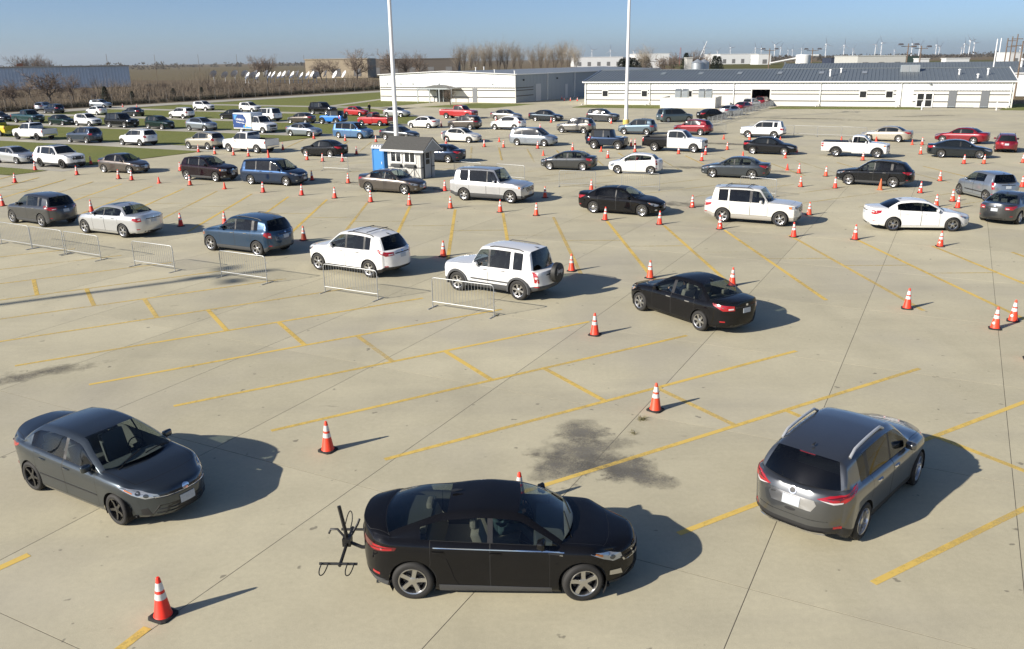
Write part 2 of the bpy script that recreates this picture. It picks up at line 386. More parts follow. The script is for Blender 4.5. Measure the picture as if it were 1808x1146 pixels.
CONES = [
    ('tall', -39.1, 69.95, 'orange banded cone left of the large white sport utility'),
    ('tall', -33.94, 66.44, 'second orange banded cone left of the tail of the bronze grey sedan'),
    ('tall', -29.48, 63.76, 'second orange banded cone before the nose of the bronze grey sedan'),
    ('tall', -28.11, 62.84, 'nearest orange banded cone before the nose of the bronze grey sedan'),
    ('tall', -22.64, 59.71, 'orange banded cone in front of the nose of the black boxy sport utility'),
    ('tall', -36.49, 62.32, 'nearest orange banded cone left of the tail of the bronze grey sedan'),
    ('tall', -36.24, 73.62, 'orange banded cone right of the nose of the large white sport utility'),
    ('tall', -26.47, 68.17, 'orange banded cone right of the nose of the bronze grey sedan'),
    ('tall', -30.23, 82.96, 'orange banded cone in front of the tail of the champagne beige crossover'),
    ('tall', -27.89, 80.73, 'orange banded cone left of the nose of the white pickup with door logo'),
    ('tall', -25.77, 79.59, 'second orange banded cone before the tail of the white pickup with door logo'),
    ('tall', -24.03, 78.41, 'nearest orange banded cone before the tail of the white pickup with door logo'),
    ('tall', -78.31, 175.94, 'second orange banded cone right of the nose of the farthest silver sport utility'),
    ('tall', -74.65, 173.98, 'nearest orange banded cone right of the nose of the farthest silver sport utility'),
    ('tall', -16.37, 55.79, 'orange banded cone in front of the nose of the dark blue minivan'),
    ('tall', -13.47, 54.31, 'second orange banded cone left of the tail of the brown grey sedan'),
    ('tall', -14.41, 61.53, 'second orange banded cone right of the nose of the dark blue minivan'),
    ('tall', -11.46, 59.76, 'nearest orange banded cone right of the nose of the dark blue minivan'),
    ('tall', -17.8, 74.79, 'orange banded cone in front of the black sedan by the lone barrier'),
    ('tall', -16.18, 73.52, 'second orange banded cone before the tail of the black sedan by the lone barrier'),
    ('tall', -14.43, 73.32, 'nearest orange banded cone before the tail of the black sedan by the lone barrier'),
    ('tall', -14.21, 79.07, 'orange banded cone right of the tail of the black sedan by the lone barrier'),
    ('tall', -22.29, 84.0, 'orange banded cone right of the tail of the white pickup with door logo'),
    ('tall', -21.91, 96.06, 'orange banded cone left of the tail of the light blue minivan'),
    ('tall', -17.81, 92.86, 'orange banded cone in front of the nose of the light blue minivan'),
    ('tall', -14.23, 91.2, 'orange banded cone left of the dark grey sedan behind pole'),
    ('tall', -4.3, 55.38, 'orange banded cone right of the nose of the brown grey sedan'),
    ('tall', -8.87, 112.09, 'orange banded cone right of the tail of the white sedan by left pole'),
    ('tall', -6.48, 87.29, 'orange banded cone in front of the pale silver compact sedan'),
    ('tall', -2.5, 84.54, 'second orange banded cone left of the tail of the silver minivan'),
    ('tall', -0.6, 83.58, 'nearest orange banded cone left of the tail of the silver minivan'),
    ('tall', -1.85, 120.14, 'orange banded cone in front of the grey sedan below white hall'),
    ('tall', -1.54, 106.6, 'orange banded cone left of the nose of the white crossover behind silver minivan'),
    ('tall', -11.06, 52.93, 'nearest orange banded cone left of the tail of the brown grey sedan'),
    ('tall', -8.52, 51.21, 'orange banded cone in front of the nose of the brown grey sedan'),
    ('tall', -6.01, 49.84, 'orange banded cone left of the tail of the large silver sport utility'),
    ('tall', -3.48, 48.58, 'orange banded cone in front of the large silver sport utility'),
    ('tall', -0.58, 47.06, 'orange banded cone in front of the nose of the large silver sport utility'),
    ('tall', -9.99, 39.94, 'orange banded cone right of the blue sport utility'),
    ('tall', -2.97, 36.04, 'orange banded cone right of the tail of the white rounded sport utility'),
    ('tall', 1.41, 45.85, 'orange banded cone left of the tail of the glossy black sedan'),
    ('tall', 5.02, 44.2, 'orange banded cone in front of the glossy black sedan'),
    ('tall', 7.67, 42.79, 'orange banded cone in front of the nose of the glossy black sedan'),
    ('tall', 10.4, 47.8, 'orange banded cone right of the nose of the glossy black sedan'),
    ('tall', 10.44, 41.37, 'orange banded cone in front of the tail of the cream white sport utility'),
    ('tall', 2.15, 52.0, 'nearest orange banded cone right of the nose of the large silver sport utility'),
    ('tall', 2.45, 33.09, 'orange banded cone right of the white utility with spare wheel'),
    ('tall', 5.41, 31.78, 'second orange banded cone behind the nose of the black sedan with beige seats'),
    ('tall', 8.28, 30.47, 'nearest orange banded cone behind the nose of the black sedan with beige seats'),
    ('tall', 2.57, 24.81, 'orange banded cone left of the black sedan with beige seats'),
    ('tall', 19.06, 55.2, 'orange banded cone left of the nose of the black wagon'),
    ('tall', 21.04, 54.43, 'orange banded cone in front of the nose of the black wagon'),
    ('tall', 25.4, 51.98, 'orange banded cone left of the nose of the boxy silver hatchback'),
    ('tall', 25.74, 48.68, 'orange banded cone in front of the tail of the boxy silver hatchback'),
    ('tall', 24.93, 46.52, 'second orange banded cone left of the nose of the grey sedan at right edge'),
    ('tall', 23.96, 46.98, 'nearest orange banded cone left of the nose of the grey sedan at right edge'),
    ('tall', 16.11, 44.94, 'orange banded cone right of the nose of the cream white sport utility'),
    ('tall', 13.43, 39.23, 'orange banded cone in front of the nose of the cream white sport utility'),
    ('tall', 16.03, 38.45, 'orange banded cone in front of the tail of the white sedan with tinted windows'),
    ('tall', 19.16, 36.74, 'orange banded cone in front of the white sedan with tinted windows'),
    ('tall', 13.37, 27.21, 'fourth orange banded cone right of the tail of the black sedan with beige seats'),
    ('tall', 15.07, 24.9, 'second orange banded cone right of the tail of the black sedan with beige seats'),
    ('tall', 16.07, 25.67, 'third orange banded cone right of the tail of the black sedan with beige seats'),
    ('tall', 32.79, 53.82, 'orange banded cone behind the nose of the boxy silver hatchback'),
    ('tall', 21.14, 61.88, 'orange banded cone right of the tail of the slate grey sedan'),
    ('tall', 22.48, 60.12, 'orange banded cone behind the nose of the black wagon'),
    ('tall', 28.79, 69.26, 'orange banded cone in front of the white extended cab pickup'),
    ('tall', 39.06, 80.83, 'orange banded cone in front of the tail of the beige sedan'),
    ('tall', 35.32, 73.14, 'orange banded cone left of the tail of the black fastback sedan'),
    ('tall', 35.45, 66.19, 'orange banded cone in front of the black fastback sedan'),
    ('tall', 36.92, 66.03, 'orange banded cone in front of the nose of the black fastback sedan'),
    ('tall', 29.09, 57.0, 'orange banded cone right of the tail of the black wagon'),
    ('tall', 40.16, 66.35, 'orange banded cone right of the nose of the black fastback sedan'),
    ('tall', 2.69, 82.17, 'orange banded cone in front of the nose of the silver minivan'),
    ('tall', 5.9, 80.02, 'orange banded cone left of the tail of the dark blue open off roader'),
    ('tall', 5.63, 116.53, 'orange banded cone in front of the nose of the dark luxury sedan'),
    ('tall', 13.4, 113.26, 'orange banded cone in front of the nose of the dark grey utility by pole'),
    ('tall', 3.78, 105.72, 'orange banded cone right of the tail of the white crossover behind silver minivan'),
    ('tall', 11.84, 83.36, 'orange banded cone behind the nose of the dark blue open off roader'),
    ('tall', 12.23, 83.31, 'orange banded cone right of the nose of the dark blue open off roader'),
    ('tall', 11.43, 77.79, 'orange banded cone left of the tail of the white pickup with black bed'),
    ('tall', 8.44, 73.2, 'orange banded cone behind the dark grey compact sedan'),
    ('tall', 15.36, 97.18, 'orange banded cone right of the blue grey sport utility'),
    ('tall', 15.04, 75.87, 'orange banded cone in front of the white pickup with black bed'),
    ('tall', 17.2, 74.9, 'second orange banded cone before the nose of the white pickup with black bed'),
    ('tall', 15.9, 70.41, 'nearest orange banded cone before the nose of the white pickup with black bed'),
    ('tall', 20.12, 78.86, 'orange banded cone left of the tail of the black compact sedan'),
    ('tall', 24.64, 87.83, 'orange banded cone in front of the white utility by red crossover'),
    ('tall', 11.28, 185.68, 'fourth orange banded cone in the gap between the two white halls'),
    ('tall', 11.34, 178.4, 'third orange banded cone in the gap between the two white halls'),
    ('tall', 12.51, 176.82, 'second orange banded cone in the gap between the two white halls'),
    ('tall', 13.88, 176.44, 'nearest orange banded cone in the gap between the two white halls'),
    ('tall', 5.29, 54.85, 'second orange banded cone right of the nose of the large silver sport utility'),
    ('tall', -31.21, 51.56, 'orange banded cone behind the nose of the grey sport utility'),
    ('tall', -24.54, 49.01, 'orange banded cone right of the grey sport utility'),
    ('tall', -17.47, 44.06, 'second orange banded cone right of the tail of the large silver sedan'),
    ('tall', -15.25, 44.39, 'nearest orange banded cone right of the tail of the large silver sedan'),
    ('tall', -5.49, 11.13, 'orange banded cone in front of the nose of the dark blue grey sedan'),
    ('tall', -4.11, 16.91, 'orange banded cone right of the nose of the dark blue grey sedan'),
    ('tall', 3.47, 18.9, 'orange banded cone left of the nose of the dark grey crossover'),
    ('tall', 14.54, 22.13, 'nearest orange banded cone right of the tail of the black sedan with beige seats'),
    ('plain', -21.79, 76.96, 'bright plain orange cone left of the nose of the black sedan by the lone barrier'),
    ('faded', 23.53, 53.46, 'faded dull orange cone in front of the black wagon'),
    ('small', -25.36, 61.05, 'small plain orange cone left of the tail of the black boxy sport utility'),
    ('small', -19.54, 57.7, 'small plain orange cone left of the tail of the dark blue minivan'),
    ('small', -1.09, 89.69, 'small plain orange cone right of the nose of the pale silver compact sedan'),
    ('small', 27.39, 86.53, 'small plain orange cone in front of the tail of the white utility by red crossover'),
    ('small', 25.62, 76.02, 'small plain orange cone right of the nose of the black compact sedan'),
    ('small', 23.22, 71.62, 'small plain orange cone in front of the nose of the black compact sedan'),
    ('small', 20.9, 63.78, 'small plain orange cone behind the tail of the slate grey sedan'),
    ('small', 33.26, 85.7, 'small plain orange cone left of the nose of the beige sedan'),
    ('small', 36.44, 84.94, 'small plain orange cone left of the beige sedan'),
    ('small', 38.31, 81.22, 'small plain orange cone in front of the tail of the beige sedan'),
    ('small', 3.0, 76.02, 'small plain orange cone in front of the tail of the dark blue open off roader'),
    ('small', 8.45, 78.79, 'small plain orange cone in front of the dark blue open off roader'),
    ('small', 22.34, 89.31, 'small plain orange cone left of the nose of the white utility by red crossover'),
    ('small', 20.0, 72.96, 'small plain orange cone in front of the tail of the black compact sedan'),
    ('tall', 0.1, 14.38, 'orange banded cone behind the black hatchback'),
]
BARS = [
    (-23.59, 39.44, -0.524),
    (-21.41, 38.18, -0.524),
    (-19.12, 36.81, -0.524),
    (-15.0, 34.46, -0.499),
    (-10.59, 32.31, -0.499),
    (-5.89, 29.74, -0.499),
    (-1.67, 27.49, -0.499),
    (-13.73, 66.86, -0.472),
    (4.48, 56.39, -0.243),
    (8.47, 54.79, -0.281),
    (15.29, 51.92, -0.806),
    (-3.12, 62.2, -0.602),
    (0.03, 60.27, -0.624),
]
FARBARS = [
    (24.97, 107.15, 1.11),
    (26.12, 109.46, 1.11),
    (27.26, 111.76, 1.11),
    (28.41, 114.07, 1.11),
    (29.55, 116.38, 1.11),
    (30.69, 118.68, 1.11),
    (31.84, 120.99, 1.11),
    (32.98, 123.29, 1.11),
    (34.13, 125.6, 1.11),
    (35.27, 127.9, 1.11),
    (36.42, 130.21, 1.11),
    (37.56, 132.51, 1.11),
    (38.71, 134.82, 1.11),
    (39.85, 137.12, 1.11),
    (40.99, 139.43, 1.11),
    (42.14, 141.74, 1.11),
    (43.28, 144.04, 1.11),
    (44.43, 146.35, 1.11),
    (18.2, 98.43, -0.441),
    (20.6, 97.3, -0.441),
    (23.0, 96.17, -0.441),
    (27.53, 94.25, -0.563),
    (29.59, 92.95, -0.563),
    (31.65, 91.65, -0.563),
    (33.71, 90.35, -0.563),
    (35.77, 89.05, -0.563),
    (20.75, 124.1, -0.08),
    (23.25, 123.9, -0.08),
    (25.75, 123.7, -0.08),
]
TREES = [
    (-102.73, 195.0, 7.47, 'round', 1.25, 'wide bare tree in front of the blue warehouse'),
    (-107.83, 190.0, 5.47, 'round', 1.1, 'small bare tree at the left edge before the blue warehouse'),
    (-107.65, 215.0, 6.26, 'round', 0.9, 'bare tree right of the wide one before the blue warehouse'),
    (-238.88, 430.0, 13.07, 'round', 0.8, 'bare tree behind the blue warehouse roof, leftmost of four'),
    (-235.21, 430.0, 13.55, 'round', 0.8, 'bare tree behind the blue warehouse roof, second of four'),
    (-229.71, 430.0, 13.48, 'round', 0.8, 'bare tree behind the blue warehouse roof, third of four'),
    (-226.1, 430.0, 12.13, 'round', 0.8, 'bare tree behind the blue warehouse roof, fourth of four'),
    (-117.79, 410.0, 11.48, 'round', 0.8, 'bare tree above the left satellite dishes'),
    (-114.39, 415.0, 11.97, 'round', 0.8, 'taller bare tree above the left satellite dishes'),
    (-85.53, 400.0, 9.81, 'round', 1.2, 'low bare tree in front of the tan building, left of the big one'),
    (-79.41, 395.0, 9.49, 'round', 1.0, 'low bare tree beside the big bare oak'),
    (-66.73, 385.0, 13.55, 'round', 1.05, 'big round bare oak above the right satellite dishes'),
    (-55.87, 420.0, 13.57, 'round', 0.95, 'bare oak behind the left light pole'),
    (-49.25, 425.0, 12.25, 'round', 0.9, 'bare oak right of the left light pole, left of a pair'),
    (-42.47, 420.0, 12.38, 'round', 0.9, 'bare oak right of the left light pole, right of a pair'),
    (-23.85, 407.0, 14.76, 'tall', 0.8, 'slim bare poplar above the white hall roof, leftmost of the row'),
    (-21.44, 422.0, 16.5, 'tall', 0.8, 'slim bare poplar above the white hall roof, second from left of the row'),
    (-17.84, 407.0, 15.18, 'tall', 0.8, 'slim bare poplar above the white hall roof, third from left of the row'),
    (-15.23, 422.0, 16.68, 'tall', 0.8, 'slim bare poplar above the white hall roof, fourth from left of the row'),
    (-11.78, 414.0, 15.73, 'tall', 0.8, 'slim bare poplar above the white hall roof, fifth from left of the row'),
    (-8.3, 413.0, 16.92, 'tall', 0.8, 'slim bare poplar above the white hall roof, sixth from left of the row'),
    (-4.69, 419.0, 15.98, 'tall', 0.8, 'slim bare poplar above the white hall roof, seventh from left of the row'),
    (-1.18, 418.0, 17.44, 'tall', 0.8, 'slim bare poplar above the white hall roof, eighth from left of the row'),
    (1.98, 410.0, 16.48, 'tall', 0.8, 'slim bare poplar above the white hall roof, middle of the row'),
    (5.36, 409.0, 14.93, 'tall', 0.8, 'slim bare poplar above the white hall roof, eighth from right of the row'),
    (10.92, 402.0, 14.25, 'tall', 0.8, 'slim bare poplar above the white hall roof, seventh from right of the row'),
    (14.24, 401.0, 15.66, 'tall', 0.8, 'slim bare poplar above the white hall roof, sixth from right of the row'),
    (17.53, 400.0, 14.87, 'tall', 0.8, 'slim bare poplar above the white hall roof, fifth from right of the row'),
    (22.0, 422.0, 16.47, 'tall', 0.8, 'slim bare poplar above the white hall roof, fourth from right of the row'),
    (25.44, 421.0, 16.92, 'tall', 0.8, 'slim bare poplar above the white hall roof, third from right of the row'),
    (28.13, 413.0, 16.22, 'tall', 0.8, 'slim bare poplar above the white hall roof, second from right of the row'),
    (30.71, 405.0, 14.55, 'tall', 0.8, 'slim bare poplar above the white hall roof, rightmost of the row'),
    (51.66, 330.0, 12.84, 'tall', 1.3, 'pale bare willow behind the right light pole'),
    (79.36, 420.0, 10.61, 'round', 1.0, 'dark bare oak near the grain bins, left'),
    (91.66, 430.0, 12.11, 'round', 0.9, 'tan leafy oak near the grain bins, right'),
    (99.55, 440.0, 10.25, 'round', 0.8, 'small reddish tree right of the grain bins'),
    (70.49, 400.0, 9.34, 'round', 0.8, 'small brown tree left of the dark bare oak'),
    (49.17, 380.0, 8.11, 'conifer', 1.2, 'dark evergreen beyond the roofs by the right light pole, leftmost of five'),
    (51.84, 380.0, 8.54, 'conifer', 1.2, 'dark evergreen beyond the roofs by the right light pole, second of five'),
    (54.05, 380.0, 8.28, 'conifer', 1.2, 'dark evergreen beyond the roofs by the right light pole, third of five'),
    (56.76, 380.0, 7.78, 'conifer', 1.2, 'dark evergreen beyond the roofs by the right light pole, fourth of five'),
    (59.41, 380.0, 8.68, 'conifer', 1.2, 'dark evergreen beyond the roofs by the right light pole, fifth of five'),
    (86.78, 430.0, 10.34, 'conifer', 0.8, 'pointed spruce left of the grain bins'),
    (100.96, 430.0, 8.85, 'conifer', 0.9, 'dark spruce right of the grain bins'),
    (106.5, 445.0, 8.57, 'conifer', 0.9, 'second dark spruce right of the grain bins'),
    (-95.03, 205.0, 3.46, 'conifer', 0.9, 'scrubby cedar in the brush left of the far silver sport utility'),
    (-82.75, 215.0, 2.61, 'conifer', 0.9, 'dark cedar in the brush above the two far cones'),
    (-88.69, 205.0, 2.35, 'conifer', 0.9, 'low cedar in the brush left of the dark one'),
    (-79.28, 225.0, 2.54, 'conifer', 0.8, 'small cedar in the brush right of the dark one'),
    (-74.31, 235.0, 3.35, 'round', 0.8, 'thin bare tree in front of the fence below the dishes, left'),
    (-42.61, 255.0, 3.57, 'round', 0.8, 'thin bare tree in front of the fence below the dishes, right'),
    (-58.85, 240.0, 2.59, 'round', 0.7, 'thin bare sapling below the middle of the dishes'),
    (68.85, 215.0, 7.11, 'round', 0.7, 'low bare bush tree behind the right hall roof'),
    (-11.0, 163.59, 3.8, 'round', 0.8, 'small bare tree in front of the hall porch'),
    (-117.65, 205.0, 4.0, 'round', 1.0, 'bare sapling in the brush beyond the fence, first from the left'),
    (-131.87, 240.0, 4.7, 'round', 1.0, 'bare sapling in the brush beyond the fence, second from the left'),
    (-123.18, 240.0, 3.84, 'round', 1.0, 'bare sapling in the brush beyond the fence, third from the left'),
    (-109.01, 225.0, 3.61, 'round', 1.0, 'bare sapling in the brush beyond the fence, fourth from the left'),
    (-95.17, 200.0, 2.85, 'round', 1.0, 'bare sapling in the brush beyond the fence, fifth from the left'),
    (-112.17, 250.0, 3.46, 'round', 1.0, 'bare sapling in the brush beyond the fence, sixth from the left'),
    (-96.89, 235.0, 2.91, 'round', 1.0, 'bare sapling in the brush beyond the fence, seventh from the left'),
    (-105.14, 265.0, 3.5, 'round', 1.0, 'bare sapling in the brush beyond the fence, eighth from the left'),
    (-92.08, 250.0, 2.43, 'round', 1.0, 'bare sapling in the brush beyond the fence, ninth from the left'),
    (-89.3, 262.0, 2.71, 'round', 1.0, 'bare sapling in the brush beyond the fence, tenth from the left'),
    (-94.43, 290.0, 2.97, 'round', 1.0, 'bare sapling in the brush beyond the fence, eleventh from the left'),
    (-74.77, 250.0, 2.21, 'round', 1.0, 'bare sapling in the brush beyond the fence, twelfth from the left'),
    (-72.71, 275.0, 2.52, 'round', 1.0, 'bare sapling in the brush beyond the fence, thirteenth from the left'),
    (-62.38, 275.0, 2.56, 'round', 1.0, 'bare sapling in the brush beyond the fence, fourteenth from the left'),
    (-54.92, 262.0, 1.96, 'round', 1.0, 'bare sapling in the brush beyond the fence, fifteenth from the left'),
    (-55.07, 290.0, 2.3, 'round', 1.0, 'bare sapling in the brush beyond the fence, sixteenth from the left'),
    (-43.37, 275.0, 1.81, 'round', 1.0, 'bare sapling in the brush beyond the fence, seventeenth from the left'),
]
DISH = [
    (-118.44, 352.0, 3.93, 'b'),
    (-118.11, 365.0, 3.39, 'b'),
    (-110.56, 354.0, 3.96, 'b'),
    (-110.36, 367.0, 3.75, 'b'),
    (-105.82, 356.0, 3.08, 'w'),
    (-107.61, 369.0, 3.03, 'b'),
    (-102.27, 358.0, 2.93, 'w'),
    (-106.74, 371.0, 3.74, 'e'),
    (-99.34, 360.0, 3.73, 'e'),
    (-101.61, 373.0, 2.88, 'w'),
    (-96.92, 362.0, 3.18, 'w'),
    (-97.98, 375.0, 2.8, 'w'),
    (-93.18, 364.0, 3.26, 'w'),
    (-88.47, 353.0, 3.7, 'e'),
    (-90.18, 366.0, 3.03, 'w'),
    (-85.46, 355.0, 3.47, 'e'),
    (-86.84, 368.0, 2.62, 'w'),
    (-81.74, 357.0, 2.92, 'w'),
    (-82.7, 370.0, 3.03, 'w'),
    (-78.8, 359.0, 2.84, 'b'),
    (-77.53, 372.0, 3.26, 'e'),
    (-71.34, 361.0, 3.04, 'w'),
    (-70.01, 374.0, 2.97, 'w'),
]
TURB = [
    (1605.84, 5600.0, 56.23),
    (1327.72, 4400.0, 61.07),
    (1602.83, 5200.0, 59.61),
    (2061.84, 6500.0, 47.12),
    (2029.49, 6300.0, 49.52),
    (1860.95, 5600.0, 53.06),
    (1547.18, 4300.0, 60.16),
    (1711.69, 4500.0, 55.76),
    (2344.58, 6000.0, 48.13),
    (1830.4, 4400.0, 56.92),
    (1775.72, 4200.0, 60.96),
    (2846.31, 6500.0, 37.38),
    (2012.87, 4400.0, 57.43),
    (2143.75, 4600.0, 50.48),
    (2134.32, 4400.0, 50.38),
    (2541.29, 5200.0, 46.33),
    (2775.91, 5400.0, 44.4),
    (2325.69, 4500.0, 55.24),
    (2038.37, 3900.0, 60.95),
    (2269.61, 4300.0, 56.62),
    (511.56, 5400.0, 57.08),
    (624.41, 5400.0, 55.68),
    (822.47, 5800.0, 48.31),
    (1109.76, 5000.0, 61.07),
    (1308.82, 5200.0, 58.85),
    (1455.93, 5200.0, 54.61),
    (1468.73, 6200.0, 47.61),
    (3018.85, 5200.0, 32.2),
]
FAR = [
    (67.79, 117.0, 900.0, 9.38, 60, 'white', 'long low white factory left of the right light pole'),
    (158.44, 200.86, 1100.0, 12.85, 80, 'white', 'white factory behind the trees right of the light pole'),
    (240.49, 281.66, 1000.0, 10.91, 80, 'white', 'white warehouse right of the spruces'),
    (-106.38, -73.89, 460.0, 9.39, 30, 'tan', 'tan flat building behind the big bare oak'),
    (-83.51, -30.05, 520.0, 9.14, 30, 'brown', 'long dark brown and white shed behind the bare oaks'),
    (222.39, 253.07, 560.0, 7.38, 40, 'pale', 'pale warehouse with vehicles beyond the right hall roof'),
    (253.12, 261.06, 560.0, 6.79, 40, 'green', 'dark green warehouse end beyond the right hall roof'),
    (259.01, 272.77, 520.0, 5.44, 6, 'white', 'long white trailer beyond the right hall roof'),
    (233.26, 239.39, 500.0, 5.63, 6, 'white', 'short white trailer right of the dark green warehouse'),
    (255.83, 268.57, 900.0, 10.02, 30, 'white', 'white plant building left of the conveyor'),
    (62.77, 65.48, 420.0, 6.43, 6, 'white', 'small white shed left of the pale willow'),
    (65.76, 70.52, 410.0, 6.65, 6, 'white', 'low white barn right of the pale willow'),
    (85.17, 87.87, 420.0, 7.7, 6, 'pale', 'grey barn left of the grain bins'),
    (256.96, 266.89, 700.0, 5.89, 20, 'navy', 'dark blue shed left of the pale warehouse'),
    (399.44, 408.92, 700.0, 8.41, 20, 'white', 'white building at the far right behind the utility poles'),
]
POLES = [
    (91.29, 165.0, 10.76, 'white', 'white steel pole beyond the right end of the hall roof'),
    (105.92, 190.0, 11.28, 'white', 'second white steel pole beyond the hall roof, right of the first'),
    (112.98, 200.0, 11.42, 'wood', 'brown wooden utility pole right of the white poles'),
    (122.57, 215.0, 12.04, 'woodx', 'tall wooden utility pole with crossarm right of the brown one'),
    (109.35, 190.0, 12.08, 'woodx', 'tallest wooden utility pole with crossarm near the right edge'),
    (96.14, 165.0, 10.33, 'wood', 'wooden utility pole at the right edge'),
    (68.13, 230.0, 10.18, 'lamp', 'wooden lamp pole with two heads behind the hall roof, leftmost of four'),
    (77.61, 225.0, 10.0, 'lamp', 'wooden lamp pole with two heads behind the hall roof, second of four'),
    (86.09, 190.0, 10.43, 'lamp', 'wooden lamp pole with two heads behind the hall roof, third of four'),
    (93.61, 200.0, 10.03, 'lamp', 'wooden lamp pole with two heads behind the hall roof, rightmost of four'),
    (-191.29, 420.0, 13.21, 'thin', 'thin pole behind the blue warehouse right end'),
    (-208.6, 520.0, 13.73, 'thin', 'thin distant pole left of the dishes'),
    (-190.0, 540.0, 13.61, 'thin', 'thin distant pole above the leftmost dishes'),
    (-160.32, 520.0, 13.13, 'thin', 'thin distant pole left of the paired bare trees'),
    (-139.37, 520.0, 12.55, 'thin', 'thin distant pole right of the paired bare trees'),
    (-120.7, 520.0, 12.32, 'thin', 'thin distant pole left of the tan building'),
]
MISC = {'crane': (171.72, 800.0, 22.03), 'mast': (175.62, 900.0, 17.69), 'bin1': (70.98, 330.0, 7.36), 'bin2': (73.75, 332.0, 7.43), 'conv': (239.82, 800.0, 9.0), 'tank': (267.89, 800.0, 8.65)}
# ================================================================ the setting
# lot axes: s runs along the lanes (about 28 degrees clockwise from x), t away from the camera
TH = math.radians(-28.2)
US = Vector((math.cos(TH), math.sin(TH), 0)); UT = Vector((-math.sin(TH), math.cos(TH), 0))
def st(s, t, z=0.0):
    p = US * s + UT * t
    return (p.x, p.y, z)

def world_noise(N, L, scale, detail=6.0, rough=0.6, stretch=None, rot=0.0, offs=(0, 0, 0)):
    geo = N.new('ShaderNodeNewGeometry')
    mp = N.new('ShaderNodeMapping')
    mp.inputs['Rotation'].default_value = (0, 0, rot)
    mp.inputs['Location'].default_value = offs
    if stretch: mp.inputs['Scale'].default_value = stretch
    nz = N.new('ShaderNodeTexNoise')
    nz.inputs['Scale'].default_value = scale; nz.inputs['Detail'].default_value = detail; nz.inputs['Roughness'].default_value = rough
    L.new(geo.outputs['Position'], mp.inputs['Vector']); L.new(mp.outputs[0], nz.inputs['Vector'])
    return nz.outputs['Fac']

def maprange(N, L, sock, a, b, c, d):
    m = N.new('ShaderNodeMapRange')
    for i, v in zip(('From Min', 'From Max', 'To Min', 'To Max'), (a, b, c, d)): m.inputs[i].default_value = v
    L.new(sock, m.inputs['Value'])
    return m.outputs[0]

def mathn(N, L, op, a, b):
    m = N.new('ShaderNodeMath'); m.operation = op
    for i, v in enumerate((a, b)):
        if isinstance(v, (int, float)): m.inputs[i].default_value = v
        else: L.new(v, m.inputs[i])
    return m.outputs[0]

def mixcol(N, L, fac, a, b):
    m = N.new('ShaderNodeMix'); m.data_type = 'RGBA'
    if isinstance(fac, (int, float)): m.inputs[0].default_value = fac
    else: L.new(fac, m.inputs[0])
    for i, v in ((6, a), (7, b)):
        if isinstance(v, tuple): m.inputs[i].default_value = (*v, 1)
        else: L.new(v, m.inputs[i])
    return m.outputs[2]

def concrete(name, col, tone=1.0):
    m, N, L, b = new_mat(name)
    big = world_noise(N, L, .07, 4, .55)
    mid = world_noise(N, L, .55, 6, .65)
    fine = world_noise(N, L, 9.0, 5, .7)
    grain = world_noise(N, L, 70.0, 3, .6)
    streak = world_noise(N, L, .45, 5, .6, (1.0, .10, 1.0), math.radians(28.2))
    streak2 = world_noise(N, L, .7, 5, .6, (.10, 1.0, 1.0), math.radians(28.2))
    info = N.new('ShaderNodeObjectInfo')
    v = mathn(N, L, 'MULTIPLY', maprange(N, L, big, .3, .7, .90, 1.09), maprange(N, L, mid, .25, .75, .91, 1.08))
    v = mathn(N, L, 'MULTIPLY', v, maprange(N, L, fine, .3, .7, .94, 1.06))
    v = mathn(N, L, 'MULTIPLY', v, maprange(N, L, grain, .3, .7, .88, 1.12))
    v = mathn(N, L, 'MULTIPLY', v, maprange(N, L, info.outputs['Random'], 0, 1, .94, 1.05))
    v = mathn(N, L, 'MULTIPLY', v, maprange(N, L, streak, .55, .75, 1.0, .90))
    v = mathn(N, L, 'MULTIPLY', v, maprange(N, L, streak2, .60, .78, 1.0, .91))
    sc = N.new('ShaderNodeVectorMath'); sc.operation = 'SCALE'; sc.inputs[0].default_value = tuple(c * tone for c in col)
    L.new(v, sc.inputs['Scale'])
    # dark drips and gum spots
    spot = world_noise(N, L, 3.2, 2, .5, None, 0, (7, 3, 0))
    c1 = mixcol(N, L, maprange(N, L, spot, .715, .745, 0, .6), sc.outputs[0], (.10, .09, .075))
    dash = world_noise(N, L, 1.5, 4, .6, (.35, 1.6, 1.0), math.radians(28.2), (3, 17, 0))
    c1 = mixcol(N, L, maprange(N, L, dash, .72, .76, 0, .5), c1, (.12, .105, .085))
    smear = world_noise(N, L, .22, 5, .6, (.22, 1.5, 1.0), math.radians(28.2), (11, 5, 0))
    c1 = mixcol(N, L, maprange(N, L, smear, .52, .72, 0, .28), c1, (.25, .23, .195))
    damp = world_noise(N, L, .35, 6, .62, None, 0, (2, 41, 0))
    c1 = mixcol(N, L, maprange(N, L, damp, .58, .75, 0, .22), c1, (.27, .245, .20))
    # pinkish-grey repair tone
    pk = world_noise(N, L, .16, 3, .5, None, 0, (31, 9, 0))
    c2 = mixcol(N, L, maprange(N, L, pk, .52, .68, 0, .30), c1, (.36, .335, .30))
    L.new(c2, b.inputs['Base Color'])
    b.inputs['Roughness'].default_value = .82
    b.inputs['Specular IOR Level'].default_value = .3
    bp = N.new('ShaderNodeBump'); bp.inputs['Strength'].default_value = .25; bp.inputs['Distance'].default_value = .004
    L.new(grain, bp.inputs['Height']); L.new(bp.outputs[0], b.inputs['Normal'])
    MATS[name] = m
    return m
M_CONC = concrete('concrete_lot', (.51, .465, .328))
M_LANE = concrete('concrete_lane', (.47, .445, .37), .95)

